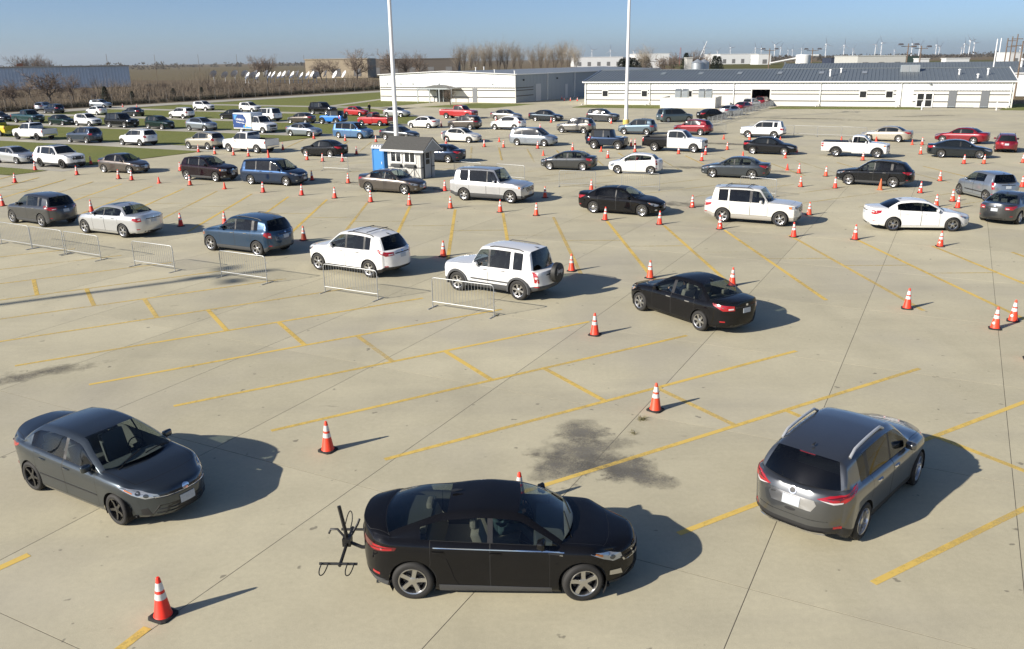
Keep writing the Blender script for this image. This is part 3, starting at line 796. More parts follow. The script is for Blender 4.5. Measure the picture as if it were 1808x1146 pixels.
def grass_mat(name, a, b_, c):
    m, N, L, b = new_mat(name)
    n1 = world_noise(N, L, .12, 5, .6); n2 = world_noise(N, L, 1.1, 6, .7); n3 = world_noise(N, L, 14.0, 3, .7)
    k = mixcol(N, L, maprange(N, L, n1, .35, .65, 0, 1), a, b_)
    k = mixcol(N, L, maprange(N, L, n2, .5, .75, 0, .7), k, c)
    k2 = N.new('ShaderNodeVectorMath'); k2.operation = 'SCALE'
    L.new(k, k2.inputs[0]); L.new(maprange(N, L, n3, .25, .75, .6, 1.35), k2.inputs['Scale'])
    L.new(k2.outputs[0], b.inputs['Base Color'])
    b.inputs['Roughness'].default_value = .95; b.inputs['Specular IOR Level'].default_value = .1
    bp = N.new('ShaderNodeBump'); bp.inputs['Strength'].default_value = .8; bp.inputs['Distance'].default_value = .06
    L.new(n3, bp.inputs['Height']); L.new(bp.outputs[0], b.inputs['Normal'])
    MATS[name] = m
    return m
M_GRASS = grass_mat('lawn_grass', (.18, .205, .065), (.205, .215, .07), (.235, .21, .09))
M_FIELD = grass_mat('dry_field', (.19, .145, .085), (.165, .13, .08), (.14, .125, .065))
M_FIELD2 = grass_mat('stubble_field', (.185, .15, .09), (.165, .14, .085), (.145, .13, .075))
M_FIELD3 = grass_mat('green_winter_field', (.10, .11, .035), (.13, .115, .04), (.16, .12, .05))
M_SCRUB = grass_mat('scrub_floor', (.175, .135, .085), (.15, .115, .075), (.12, .10, .06))

def flat(name, pts, m, z=0.0, kind='structure', parent=None):
    me = py_mesh(name, [(p[0], p[1], z) for p in pts], [tuple(range(len(pts)))], m)
    o = link(name, me, parent)
    if kind: o['kind'] = kind
    return o

def ragged(pts, amp, step=2.0):
    """outline with small irregular steps, like a mown edge against concrete"""
    out = []
    for i in range(len(pts)):
        a = Vector(pts[i][:2]); b = Vector(pts[(i + 1) % len(pts)][:2]); n = max(1, int((b - a).length / step))
        d = (b - a).normalized() if (b - a).length > 1e-6 else Vector((1, 0)); nn = Vector((-d.y, d.x))
        for k in range(n):
            p = a + (b - a) * (k / n)
            if k: p = p + nn * random.uniform(-amp, amp)
            out.append((p.x, p.y))
    return out

# terrain to the horizon, then the fields lying on it
flat('ground', [(-9000, -400), (9000, -400), (9000, 14000), (-9000, 14000)], M_FIELD, -.16)
flat('stubble_field', [(-900, 420), (-40, 400), (-60, 2200), (-2600, 2200)], M_FIELD2, -.12)
flat('winter_field', [(120, 300), (600, 260), (900, 1100), (150, 1200)], M_FIELD3, -.12)
flat('dry_meadow', [(-20, 300), (118, 300), (110, 820), (-60, 800)], M_FIELD2, -.115)
flat('scrub_ground', [st(-158, 60), st(-158, 330), st(-420, 330), st(-420, 60)], M_SCRUB, -.10)

lot = flat('parking_lot', [st(-140, -60), st(-140, 39.8), st(-66.2, 40.2), st(-65.6, 98), st(-72, 104), st(-100, 128.6), st(-100, 150), st(-70, 205), st(-60, 205), st(-62, 150), st(60, 158), st(160, 158), st(160, -60)], M_CONC, -.012)
# concrete slabs of the near lot: 3.9 m wide bays, joints 12 mm open
JX = math.radians(62.3)
UJ = Vector((math.cos(JX), math.sin(JX), 0)); UK = Vector((math.sin(JX), -math.cos(JX), 0))
BAY, RUN = 3.93, 5.85
OFFK = Vector((10.0, 23.5, 0)).dot(UK); OFFJ = Vector((-13.5, 20.7, 0)).dot(UJ)
slabs = []
for i in range(-16, 14):
    for k in range(-6, 12):
        cK = OFFK + (i + .5) * BAY; cJ = OFFJ + (k + .5) * RUN
        c = UK * cK + UJ * cJ
        if c.y < 4 or c.y > 58 or abs(c.x) > 7 + c.y * .68: continue
        slabs.append((c.length, i, k, c))
slabs.sort(key=lambda q: q[0])
def slab_mesh(g):
    b, r = BAY / 2 - g, RUN / 2 - g
    vs = []
    for z, e in ((-.0034, 0), (-.0015, 0), (0, .0005)):
        for x, y in ((-1, -1), (1, -1), (1, 1), (-1, 1)):
            p = UK * (x * (b - e)) + UJ * (y * (r - e)); vs.append((p.x, p.y, z))
    fs = [(8, 9, 10, 11)]
    for a in (0, 4):
        for q in range(4): fs.append((a + q, a + (q + 1) % 4, a + 4 + (q + 1) % 4, a + 4 + q))
    me = py_mesh('slab', vs, [f[::-1] for f in fs], M_CONC)
    return me
slab_me = slab_mesh(.0065)
for d, i, k, c in slabs[:290]:
    link('slab', slab_me, lot, (c.x, c.y, 0))
rest = slabs[290:]
if rest:
    b = MB()
    for d, i, k, c in rest:
        b.add([Vector(v.co) + c for v in slab_me.vertices], [tuple(p.vertices) for p in slab_me.polygons])
    o = b.obj('slabs_beyond', M_CONC, lot); o['kind'] = 'stuff'
# dark joint filler under the open joints
M_JOINT = mat('joint_filler', (.085, .075, .06), .9, noise=.4, nscale=2.0)
b = MB(); jb, jr_ = BAY / 2, RUN / 2
for d, i, k, c in slabs:
    b.add([tuple(c + UK * x + UJ * y + Vector((0, 0, -.0032))) for x, y in ((-jb, -jr_), (-jb, jr_), (jb, jr_), (jb, -jr_))], [(0, 1, 2, 3)])
b.obj('joint_filler', M_JOINT, lot)

# painted stall lines
def paint_line_mat(name, col, lo, hi):
    m, N, L, b = new_mat(name)
    n1 = world_noise(N, L, 5.5, 6, .75); n2 = world_noise(N, L, .35, 3, .5); n3 = world_noise(N, L, 40, 3, .6)
    w = mathn(N, L, 'ADD', mathn(N, L, 'MULTIPLY', n1, .6), mathn(N, L, 'MULTIPLY', n2, .6))
    w = mathn(N, L, 'ADD', w, mathn(N, L, 'MULTIPLY', n3, .18))
    fac = maprange(N, L, w, lo, hi, 0.0, 1.0)
    b.inputs['Base Color'].default_value = (*col, 1); b.inputs['Roughness'].default_value = .7
    tr = N.new('ShaderNodeBsdfTransparent'); mx = N.new('ShaderNodeMixShader')
    out = [n for n in N if n.type == 'OUTPUT_MATERIAL'][0]
    L.new(fac, mx.inputs[0]); L.new(b.outputs[0], mx.inputs[1]); L.new(tr.outputs[0], mx.inputs[2]); L.new(mx.outputs[0], out.inputs[0])
    MATS[name] = m
    return m
M_YEL = paint_line_mat('yellow_line_paint', (.70, .49, .12), .66, .95)
M_YELW = paint_line_mat('yellow_line_worn', (.68, .49, .15), .60, .88)
M_YELF = paint_line_mat('yellow_line_faded', (.64, .49, .18), .50, .80)
def stripe(p, q, w, m, z=.004):
    p = Vector((p[0], p[1], 0)); q = Vector((q[0], q[1], 0)); d = (q - p).normalized(); n = Vector((-d.y, d.x, 0)) * w / 2
    me = py_mesh('stall_line', [(*(p - n).xy, z), (*(q - n).xy, z), (*(q + n).xy, z), (*(p + n).xy, z)], [(0, 1, 2, 3)], m)
    return link('stall_line', me, lot)
a31 = math.radians(31); D31 = Vector((math.cos(a31), math.sin(a31), 0))
for k in range(-7, 8):
    p = Vector((-11.4 + 2.87 * k, 21.1 - 1.56 * k, 0))
    if p.x < -34: continue
    cut0, cut1 = (0, 12.9)
    stripe(p, p + D31 * 12.9, .13, M_YEL if k > -2 else M_YELW)
    if k < 7:
        p2 = p + Vector((2.87, -1.56, 0))
        stripe(p + D31 * 7.62, p2 + D31 * 5.95, .15, M_YEL if k % 3 else M_YELW, .0052)
# the two lines at the lower left
stripe((-11.2, 9.2), (-8.55, 12.9), .16, M_YEL); stripe((-6.6, 8.6), (-5.62, 10.85), .16, M_YEL)
for k in range(-11, 12):
    p = Vector((-8.7 + 2.757 * k, 51.0 - 1.415 * k, 0)); d = Vector((.035, -1, 0))
    stripe(p, p + d * (12.75 if k > -4 else 11), .16, M_YEL if k % 4 else M_YELW)
    p2 = p + Vector((2.757, -1.415, 0))
    stripe(p + d * 6.3, p2 + d * 4.95, .11, M_YELF, .0052)
for k in range(-7, 14):
    p = Vector((-3.8 + 2.73 * k, 85.1 - 1.55 * k, 0)); stripe(p, p + Vector((.035, -1, 0)) * 10.8, .16, M_YELW if k % 2 else M_YELF, .0076)
for k in range(-14, 6):
    p = Vector((17.1 + 2.8 * k, 45.6 - 1.5 * k, 0)) + D31 * 3.0; stripe(p, p + D31 * 9.0, .13, M_YELF, .0064)

# oil-dark patch of scuffed concrete
def stain_mat(name, col, lo, hi, scale=5.0):
    m, N, L, b = new_mat(name)
    tc = N.new('ShaderNodeTexCoord')
    g = N.new('ShaderNodeTexGradient'); g.gradient_type = 'SPHERICAL'
    L.new(tc.outputs['Object'], g.inputs[0])
    n1 = world_noise(N, L, scale * .45, 6, .75); n2 = world_noise(N, L, 26, 4, .7); n3 = world_noise(N, L, 1.3, 3, .5)
    w = mathn(N, L, 'ADD', g.outputs['Fac'], maprange(N, L, n1, .3, .7, -.35, .30))
    w = mathn(N, L, 'ADD', w, maprange(N, L, n3, .3, .7, -.22, .22))
    w = mathn(N, L, 'MULTIPLY', maprange(N, L, w, lo, hi, 0, 1), maprange(N, L, n2, .35, .62, .45, .92))
    b.inputs['Base Color'].default_value = (*col, 1); b.inputs['Roughness'].default_value = .85
    tr = N.new('ShaderNodeBsdfTransparent'); mx = N.new('ShaderNodeMixShader')
    out = [n for n in N if n.type == 'OUTPUT_MATERIAL'][0]
    L.new(w, mx.inputs[0]); L.new(tr.outputs[0], mx.inputs[1]); L.new(b.outputs[0], mx.inputs[2]); L.new(mx.outputs[0], out.inputs[0])
    return m
M_STAIN = stain_mat('scuffed_dark_concrete', (.175, .165, .143), .10, .85)
M_STAIN2 = stain_mat('tyre_mark_stain', (.12, .11, .095), .25, 1.0, 3.0)
def stain(x, y, sx, sy, rz, m, z=.0025):
    me = py_mesh('dark_stain', [(-1, -1, 0), (1, -1, 0), (1, 1, 0), (-1, 1, 0)], [(0, 1, 2, 3)], m)
    o = link('dark_stain', me, lot, (x, y, z), (0, 0, rz)); o.scale = (sx, sy, 1)
    return o
stain(1.55, 16.6, 1.35, 1.25, .55, M_STAIN); stain(2.25, 15.95, 1.15, .75, -.5, M_STAIN, .0028); stain(.95, 15.9, .8, .85, .3, M_STAIN, .0031); stain(1.6, 17.7, .75, .8, .5, M_STAIN, .0034); stain(2.7, 15.4, 1.0, .45, -.5, M_STAIN, .0037)
stain(-13.3, 22.0, 2.4, .8, .55, M_STAIN2); 
stain(-8, 58, 8, 1.2, -.49, M_STAIN2); stain(8, 50, 7, 1.1, -.49, M_STAIN2); stain(16, 65, 9, 1.4, -.49, M_STAIN2); stain(22, 84, 10, 1.5, -.49, M_STAIN2); stain(40, 118, 12, 1.6, -.45, M_STAIN2); stain(5, 125, 14, 1.4, -.49, M_STAIN2)
stain(58, 120, 9, 1.2, .2, M_STAIN2); stain(50, 112, 12, 1.0, -.2, M_STAIN2)

# lawn with its concrete lanes
flat('lawn', ragged([st(-147, 40), st(-66.4, 40.4), st(-65.8, 97), st(-69, 103), st(-80, 116), st(-98, 128), st(-98, 150), st(-112, 160), st(-140, 204), st(-147, 204)], .25, 1.5), M_GRASS, -.006)
flat('lawn', ragged([st(-91, 134), st(-76, 133), st(-74, 149.5), st(-88, 150.2)], .3, 1.5), M_GRASS, -.007)
flat('lawn', ragged([st(-62.5, 139.8), st(-46.8, 140.6), st(-46.4, 150.5), st(-63.5, 149.4)], .2, 1.5), M_GRASS, -.006)
flat('lawn', ragged([st(-29.5, 144.6), st(-7, 148.5), st(-7, 154.5), st(-29, 151.8)], .2, 1.5), M_GRASS, -.006)
flat('lawn', ragged([st(3.6, 149.8), st(30, 151), st(30, 170), st(6.5, 170)], .2, 1.5), M_GRASS, -.006)
def strip(name, pts, w, m, z=-.002):
    P_ = [Vector((p[0], p[1], 0)) for p in pts]; Ls = []; Rs = []
    for i, p in enumerate(P_):
        d = (P_[min(i + 1, len(P_) - 1)] - P_[max(i - 1, 0)]).normalized(); n = Vector((-d.y, d.x, 0)) * w / 2
        Ls.append(p + n); Rs.append(p - n)
    vs = [(v.x, v.y, z) for v in Ls + Rs]; n = len(P_)
    o = link(name, py_mesh(name, vs, [(i, n + i, n + i + 1, i + 1) for i in range(n - 1)], m)); o['kind'] = 'structure'
    return o
for tt, s1 in ((45.2, -64.5), (61.4, -65), (78.6, -64.6), (95.2, -66), (112.8, -76), (130.2, -96)):
    strip('grass_lane', [st(-149.5, tt + .5), st(-120, tt), st(-90, tt), st(s1, tt)], 3.6, M_LANE)
strip('footpath', [st(-110, 131), st(-114, 145), st(-121, 168), st(-132, 204)], 2.2, M_LANE, -.0015)
strip('perimeter_road', [st(-153, 30), st(-153, 104), st(-152, 150), st(-150, 205), st(-146, 260), st(-146, 420)], 8.5, M_LANE, -.001)

# ---------------------------------------------------------------- halls
M_WALLW = mat('white_metal_siding', (.76, .77, .76), .5, noise=.04, nscale=.6)
M_WALLC = mat('cream_block_wall', (.70, .685, .63), .75, noise=.05, nscale=.8)
M_STRIPE = mat('dark_band', (.05, .05, .05), .6)
M_ROOFB = mat('blue_grey_metal_roof', (.15, .175, .195), .5, .15, noise=.08, nscale=.3)
M_ROOFG = mat('pale_metal_roof', (.30, .32, .33), .45, .3, noise=.08, nscale=.3)
M_TRIM = mat('white_trim', (.80, .80, .78), .45)
M_DOORG = mat('grey_steel_door', (.16, .17, .18), .5)
M_DARKIN = mat('dark_hall_interior', (.02, .02, .022), .9)
M_WINDK = mat('dark_window', (.018, .02, .022), .15, spec=.6)
M_GALV = mat('galvanised_sheet', (.42, .46, .47), .4, .7, noise=.1, nscale=2)
M_SKYL = mat('skylight_panel', (.30, .32, .32), .3)

class Frame:
    """a wall's own axes: u along the wall, v inwards (away from the camera), z up"""
    def __init__(s, a, b):
        s.o = Vector((a[0], a[1], 0)); d = Vector((b[0] - a[0], b[1] - a[1], 0)); s.L = d.length; s.u = d.normalized(); s.v = Vector((-s.u.y, s.u.x, 0))
        s.rz = math.atan2(s.u.y, s.u.x)
    def __call__(s, u, v, z):
        p = s.o + s.u * u + s.v * v
        return (p.x, p.y, z)

def ribbed_wall(name, fr, u0, u1, z0, z1, m, parent, pitch=.45, v=0.0, depth=.05, top=None):
    n = int((u1 - u0) / pitch); b = MB(); pts = []
    for k in range(n):
        x = u0 + k * pitch
        pts += [(x, 0), (x + pitch * .55, 0), (x + pitch * .66, -depth), (x + pitch * .9, -depth)]
    pts.append((u1, 0))
    for (a, da), (c, dc) in zip(pts[:-1], pts[1:]):
        za = z1 if top is None else top(a); zc_ = z1 if top is None else top(c)
        b.quad((a, v + da, z0), (c, v + dc, z0), (c, v + dc, zc_), (a, v + da, za))
    return b.obj(name, m, parent)

def hall_root(name, fr, label, cat='hall'):
    return tag(empty(name, tuple(fr.o), fr.rz), label, cat)

# long hall with the drive-through door
FB = Frame(st(-64.4, 150.0), st(5.4, 156.6))
hb = hall_root('long_hall', FB, 'long low white hall with dark blue grey roof and drive-in door, on the right')
LB = FB.L; EH = 4.05; RH = 5.95; DEP = 23.0
DOOR = (30.4, 33.4, 2.75)
ribbed_wall('upper_siding', FB, 0, DOOR[0], 2.62, EH, M_WALLW, hb, .45); ribbed_wall('upper_siding', FB, DOOR[1], LB, 2.62, EH, M_WALLW, hb, .45)
w = MB(); w.box((DOOR[0] / 2 + DOOR[1] / 2, .05, (DOOR[2] + EH) / 2), (DOOR[1] - DOOR[0], .1, EH - DOOR[2])); w.obj('door_header', M_WALLW, hb)
w = MB()
w.box((DOOR[0] / 2, .10, 1.31), (DOOR[0], .2, 2.62)); w.box(((DOOR[1] + LB) / 2, .10, 1.31), (LB - DOOR[1], .2, 2.62))
w.obj('lower_wall', M_WALLC, hb)
w = MB()
w.quad((0, DEP, 0), (0, .2, 0), (0, .2, EH), (0, DEP, EH)); w.add([(0, 0, EH), (0, DEP, EH), (0, DEP / 2, RH)], [(0, 2, 1)])
w.quad((LB, .2, 0), (LB, DEP, 0), (LB, DEP, EH), (LB, .2, EH)); w.add([(LB, 0, EH), (LB, DEP, EH), (LB, DEP / 2, RH)], [(0, 1, 2)])
w.quad((LB, DEP, 0), (0, DEP, 0), (0, DEP, EH), (LB, DEP, EH)); w.obj('end_wall', M_WALLW, hb)
w = MB(); d0, d1, dh = DOOR
w.quad((d0, .1, 0), (d0, 14, 0), (d0, 14, dh + .6), (d0, .1, dh)); w.quad((d1, 14, 0), (d1, .1, 0), (d1, .1, dh), (d1, 14, dh + .6)); w.quad((d0, 14, 0), (d1, 14, 0), (d1, 14, dh + .6), (d0, 14, dh + .6)); w.quad((d0, .1, dh), (d0, 14, dh + .6), (d1, 14, dh + .6), (d1, .1, dh))
w.obj('door_passage', M_DARKIN, hb)
for za in (2.55, 1.98, .86):
    for (a, b_) in ((0.15, DOOR[0] - .2), (DOOR[1] + .2, 53.3), (55.9, LB - .2)):
        if za == .86 and a < 1: b_ = 16.4
        w = MB(); w.box(((a + b_) / 2, -.012, za), (b_ - a, .03, .15)); w.obj('wall_band', M_STRIPE, hb)
def roof_slope(name, L_, y0, z0, y1, z1, m, parent, pitch=.6, over=.35, x0=-.3):
    b = MB(); x1 = L_ + .3
    nx, nz = -(z1 - z0), (y1 - y0); ln = math.hypot(nx, nz); nx /= ln; nz /= ln
    b.quad((x0, y0, z0), (x1, y0, z0), (x1, y1, z1), (x0, y1, z1))
    k = x0 + pitch / 2
    while k < x1:
        e = .045; hgt = .06
        b.add([(k - e, y0, z0), (k + e, y0, z0), (k + e, y1, z1), (k - e, y1, z1), (k - e * .4, y0 + nx * hgt, z0 + nz * hgt), (k + e * .4, y0 + nx * hgt, z0 + nz * hgt), (k + e * .4, y1 + nx * hgt, z1 + nz * hgt), (k - e * .4, y1 + nx * hgt, z1 + nz * hgt)],
              [(4, 5, 6, 7), (0, 4, 7, 3), (5, 1, 2, 6), (0, 1, 5, 4)])
        k += pitch
    return b.obj(name, m, parent)
rb = roof_slope('roof', LB, -.35, EH + .02, DEP / 2, RH, M_ROOFB, hb)
r2_ = roof_slope('roof', LB, DEP + .35, EH + .02, DEP / 2, RH, M_ROOFB, hb)
w = MB(); w.box((LB / 2, -.40, EH - .06), (LB + .7, .14, .2)); w.obj('gutter', M_TRIM, hb)
w = MB(); w.tube([(-.3, -.38, EH + .06), (-.3, DEP / 2, RH + .05)], .10, 4); w.obj('rake_trim', M_TRIM, hb)
w = MB(); w.tube([(LB + .3, -.38, EH + .06), (LB + .3, DEP / 2, RH + .05), (LB + .3, DEP + .3, EH + .06)], .10, 4); w.obj('rake_trim', M_TRIM, hb)
w = MB(); w.box((LB / 2, DEP / 2, RH + .02), (LB + .4, .5, .08)); w.obj('ridge_cap', M_ROOFB, hb)
for u in (.25, 12.4, 27.3, 41.6, 54.0, LB - .4):
    w = MB(); w.tube([(u, -.32, EH - .1), (u, -.10, EH - .5), (u, -.10, .35), (u - .5, -1.1, .05)], .085, 6); w.obj('downspout', M_TRIM, hb)
for u in (4.0, 12.0 - .6, 19.5, 48.3, 53.2 - .9):
    w = MB(); w.box((u, -.03, 1.98), (1.2, .06, 1.2)); o = w.obj('window', M_TRIM, hb); w = MB(); w.box((u, -.062, 1.98), (.98, .02, .98)); w.obj('pane', M_WINDK, o)
w = MB(); w.box((57.6, -.05, 1.15), (2.5, .10, 2.35)); o = w.obj('glass_door', M_TRIM, hb)
for u in (57.0, 58.2):
    for z_, hh in ((.62, 1.0), (1.66, .92)):
        w = MB(); w.box((u, -.105, z_), (.92, .02, hh)); w.obj('pane', M_WINDK, o)
for u in (61.6, 66.2):
    w = MB(); w.box((u, -.04, 1.28), (1.15, .09, 2.5)); o = w.obj('door', M_DOORG, hb); w = MB(); w.box((u + .42, -.10, 1.1), (.06, .05, .14)); w.obj('handle', M_GALV, o); w = MB(); w.box((u, -.092, .12), (1.0, .02, .18)); w.obj('kick_plate', M_GALV, o)
for u, v_ in ((2.5 + k * 7.0, 6.2) for k in range(7)):
    z_ = EH + (RH - EH) * (v_ + .35) / (DEP / 2 + .35)
    w = MB(); e = .6; z2 = EH + (RH - EH) * (v_ + 2.2 + .35) / (DEP / 2 + .35)
    w.quad((u + 3.2, v_, z_ + .09), (u + 4.0, v_, z_ + .09), (u + 4.0, v_ + 2.2, z2 + .09), (u + 3.2, v_ + 2.2, z2 + .09)); w.obj('skylight', M_SKYL, rb)
for u, v_, h in ((42.7, 4.0, 1.0), (44.3, 7.5, .6), (62.5, 5.0, .75), (65.0, 2.2, .5), (66.6, 4.6, .9)):
    z_ = EH + (RH - EH) * (v_ + .35) / (DEP / 2 + .35)
    w = MB(); w.lathe([(.13, z_ - .1), (.13, z_ + h), (.24, z_ + h), (.24, z_ + h + .12), (.05, z_ + h + .2)], 10, (u, v_, 0)); w.obj('roof_vent', M_TRIM, rb)
w = MB(); w.box((55.2, 8.6, 5.75), (3.0, 1.5, 1.5)); o = w.obj('roof_unit', M_GALV, rb)
for u in (54.5, 55.9):
    w = MB(); w.box((u, 7.83, 5.8), (1.2, .04, 1.2)); w.obj('unit_grille', M_ROOFG, o)
w = MB(); w.lathe([(.22, 0), (.22, .1), (.05, .14)], 12, (58.2, -.2, 3.55)); w.obj('wall_lamp', M_GALV, hb)
# plant-room box in front of the long hall with two pairs of cooling units
FP = Frame(st(-47.2, 142.6), st(-38.0, 143.6))
pr = tag(empty('service_enclosure', tuple(FP.o), FP.rz), 'cream walled service enclosure in front of the long hall', 'enclosure')
w = MB(); w.box((FP.L / 2, .12, .85), (FP.L, .24, 1.7)); w.obj('front_wall', M_WALLC, pr)
w = MB(); w.box((FP.L - .12, 3.6, .85), (.24, 6.7, 1.7)); w.obj('side_wall', M_WALLC, pr)
w = MB(); w.box((.12, 3.6, .85), (.24, 6.7, 1.7)); w.obj('side_wall', M_WALLC, pr)
for i, u in enumerate((2.55, 3.75, 6.55, 7.75)):
    a = FP(u, 2.6, 0)
    t_ = tag(empty('cooling_unit', a, FP.rz), 'galvanised cooling unit in the service enclosure, ' + ['leftmost', 'second from left', 'third from left', 'rightmost'][i] + ' of four', 'cooling unit', 'cooling units beside the hall')
    w = MB(); w.box((0, 0, 1.35), (.95, 1.4, 2.7)); w.obj('casing', M_GALV, t_)
    w = MB(); w.add([(-.5, -.75, 2.7), (.5, -.75, 2.7), (.5, .75, 2.7), (-.5, .75, 2.7), (-.42, -.3, 3.05), (.42, -.3, 3.05), (.42, .7, 3.05), (-.42, .7, 3.05)], [(4, 5, 6, 7), (0, 1, 5, 4), (1, 2, 6, 5), (2, 3, 7, 6), (3, 0, 4, 7)]); w.obj('hood', M_GALV, t_)
    w = MB()
    for k in range(6): w.box((0, -.715, 1.9 + k * .12), (.75, .03, .05))
    w.obj('louvre', M_ROOFG, t_)
# gabled hall on the left
FA = Frame(st(-113.6, 153.0), st(-79.8, 151.6))
ha = hall_root('gabled_hall', FA, 'white gabled exhibition hall with dark bands and porch, left of centre')
LA = FA.L; AE, AR, AD = 5.42, 6.05, 78.0
def atop(x): return AE + (AR - AE) * (1 - abs(x - LA / 2) / (LA / 2))
ribbed_wall('front_siding', FA, 0, LA, 2.95, AE, M_WALLW, ha, .45, 0, .05, atop)
w = MB(); w.box((LA / 2, .10, 1.475), (LA, .2, 2.95)); w.obj('lower_wall', M_WALLC, ha)
for za in (2.85, 2.35, 1.0):
    w = MB(); w.box((LA / 2, -.012, za), (LA - .2, .03, .2)); w.obj('wall_band', M_STRIPE, ha)
w = MB(); w.box((0, 0, 0), (0, 0, 0)) if 0 else None
sw_ = empty('side_wall_group') if 0 else None
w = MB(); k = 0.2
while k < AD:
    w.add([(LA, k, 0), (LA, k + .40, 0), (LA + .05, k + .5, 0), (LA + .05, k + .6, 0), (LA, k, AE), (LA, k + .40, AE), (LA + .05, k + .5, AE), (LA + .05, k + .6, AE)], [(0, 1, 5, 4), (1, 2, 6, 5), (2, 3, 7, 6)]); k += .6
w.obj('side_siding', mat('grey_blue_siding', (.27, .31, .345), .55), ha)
w = MB(); w.quad((0, AD, 0), (0, 0, 0), (0, 0, AE), (0, AD, AE)); w.quad((LA, AD, 0), (0, AD, 0), (0, AD, AE), (LA, AD, AE)); w.obj('back_wall', M_WALLW, ha)
for za in (2.85, 2.35, 1.3):
    w = MB(); w.box((LA + .06, 3.6, za), (.03, 7.0, .16)); w.obj('wall_band', M_STRIPE, ha)
for v_, ww, hh in ((9.2, 2.2, 3.4), (22, 1.2, 3.0)):
    w = MB(); w.box((LA + .06, v_, hh / 2), (.05, ww, hh)); w.obj('side_door', mat('pale_grey_door', (.45, .47, .49), .5), ha)
for v_ in (13.2, 26, 40, 55):
    w = MB(); w.box((LA + .1, v_, AE / 2), (.16, .16, AE)); w.obj('downspout', M_TRIM, ha)
for v_ in (3.0, 17.5):
    w = MB(); w.box((LA + .15, v_, 4.3), (.25, .3, .3)); w.obj('wall_lamp', M_STRIPE, ha)
ra_ = None
for a, b_ in ((-.3, LA / 2), (LA + .3, LA / 2)):
    w = MB(); za = AE - .02
    w.quad((a, -.3, za), (b_, -.3, AR), (b_, AD + .3, AR), (a, AD + .3, za))
    k = 0.0
    while k < AD:
        w.add([(a, k, za + .05), (b_, k, AR + .05), (b_, k + .08, AR + .05), (a, k + .08, za + .05)], [(0, 1, 2, 3)]); k += .9
    ra_ = w.obj('roof', M_ROOFG, ha)
w = MB(); w.tube([(-.3, -.32, AE), (LA / 2, -.32, AR + .03), (LA + .3, -.32, AE)], .09, 4); w.obj('rake_trim', M_TRIM, ha)
w = MB(); w.box((LA + .35, AD / 2, AE), (.14, AD + .4, .18)); w.obj('gutter', M_TRIM, ha)
for u, v_, h in ((19.5, 8, .7), (14, 20, .7), (26, 5, .5), (LA - .3, .2, .6)):
    w = MB(); zz_ = atop(u); w.lathe([(.12, zz_ - .1), (.12, zz_ + h), (.2, zz_ + h), (.2, zz_ + h + .1)], 8, (u, v_, 0)); w.obj('roof_vent', M_TRIM, ha)
w = MB(); w.box((24.3, -.03, 1.35), (1.1, .08, 2.7)); w.obj('door', M_DOORG, ha)
for u in (2.0, 5.6, 8.8, 15.5, 28.5):
    w = MB(); w.box((u, -.1, 3.6), (.32, .2, .22)); w.obj('wall_lamp', M_GALV, ha)
# porch
M_PORCH = mat('grey_porch_metal', (.10, .105, .10), .5)
po = MB(); po.add([(12.2, -3.4, 2.75), (21.0, -3.4, 2.75), (16.6, -3.4, 3.45), (12.2, -.05, 2.75), (21.0, -.05, 2.75), (16.6, -.05, 3.45)], [(0, 2, 5, 3), (2, 1, 4, 5), (0, 1, 2)]); pr_ = po.obj('porch_roof', M_PORCH, ha)
po = MB(); po.box((14.4, -3.35, 2.72), (4.4, .12, .2)); po.box((18.8, -3.35, 2.72), (4.4, .12, .2)); po.obj('porch_beam', M_GALV, ha)
for u in (12.4, 15.4, 17.8, 20.8):
    po = MB(); po.box((u, -3.3, 1.35), (.16, .16, 2.7)); po.obj('porch_post', M_GALV, ha)
po = MB(); po.box((16.6, -.06, 1.2), (3.2, .12, 2.4)); o = po.obj('porch_entrance', M_WINDK, ha)
for u in (15.0, 16.6, 18.2):
    po = MB(); po.box((u, -.14, 1.2), (.1, .06, 2.4)); po.obj('entrance_mullion', M_GALV, o)
# second roof behind the long hall
FC_ = Frame(st(-38, 196), st(18, 200))
hc = hall_root('rear_hall', FC_, 'dark roofed hall just visible behind the long hall ridge')
w = MB(); w.box((FC_.L / 2, 10, 2.2), (FC_.L, 20, 4.4)); w.obj('wall', M_WALLW, hc)
roof_slope('roof', FC_.L, -.3, 4.45, 10, 6.55, M_ROOFB, hc); roof_slope('roof', FC_.L, 20.3, 4.45, 10, 6.55, M_ROOFB, hc)
w = MB(); w.lathe([(.25, 5.2), (.25, 6.6), (.45, 6.8), (.3, 7.1), (.05, 7.2)], 10, (46, 5, 0)); w.obj('roof_vent', M_TRIM, hc)
w = MB(); w.box((FC_.L / 2, -.35, 4.42), (FC_.L + .6, .12, .16)); w.obj('gutter', M_TRIM, hc)
# blue warehouse
M_BLUEW = mat('pale_blue_siding', (.60, .69, .75), .6, noise=.10, nscale=.25)
FD = Frame((-212, 300), (-146, 338))
hd = hall_root('blue_warehouse', FD, 'flat roofed pale blue warehouse at the left edge behind bare trees', 'warehouse')
ribbed_wall('front_wall', FD, -40, FD.L, 0, 7.7, M_BLUEW, hd, 1.1, 0, .08)
w = MB(); w.quad((FD.L, 0, 0), (FD.L, 40, 0), (FD.L, 40, 7.7), (FD.L, 0, 7.7)); w.quad((FD.L, 40, 0), (-40, 40, 0), (-40, 40, 7.7), (FD.L, 40, 7.7)); w.quad((-40, 40, 0), (-40, 0, 0), (-40, 0, 7.7), (-40, 40, 7.7)); w.obj('side_wall', M_BLUEW, hd)
w = MB(); w.box((FD.L / 2 - 20, 20, 7.85), (FD.L + 40.6, 41, .35)); w.obj('roof', mat('tan_roof_edge', (.46, .42, .34), .8), hd)
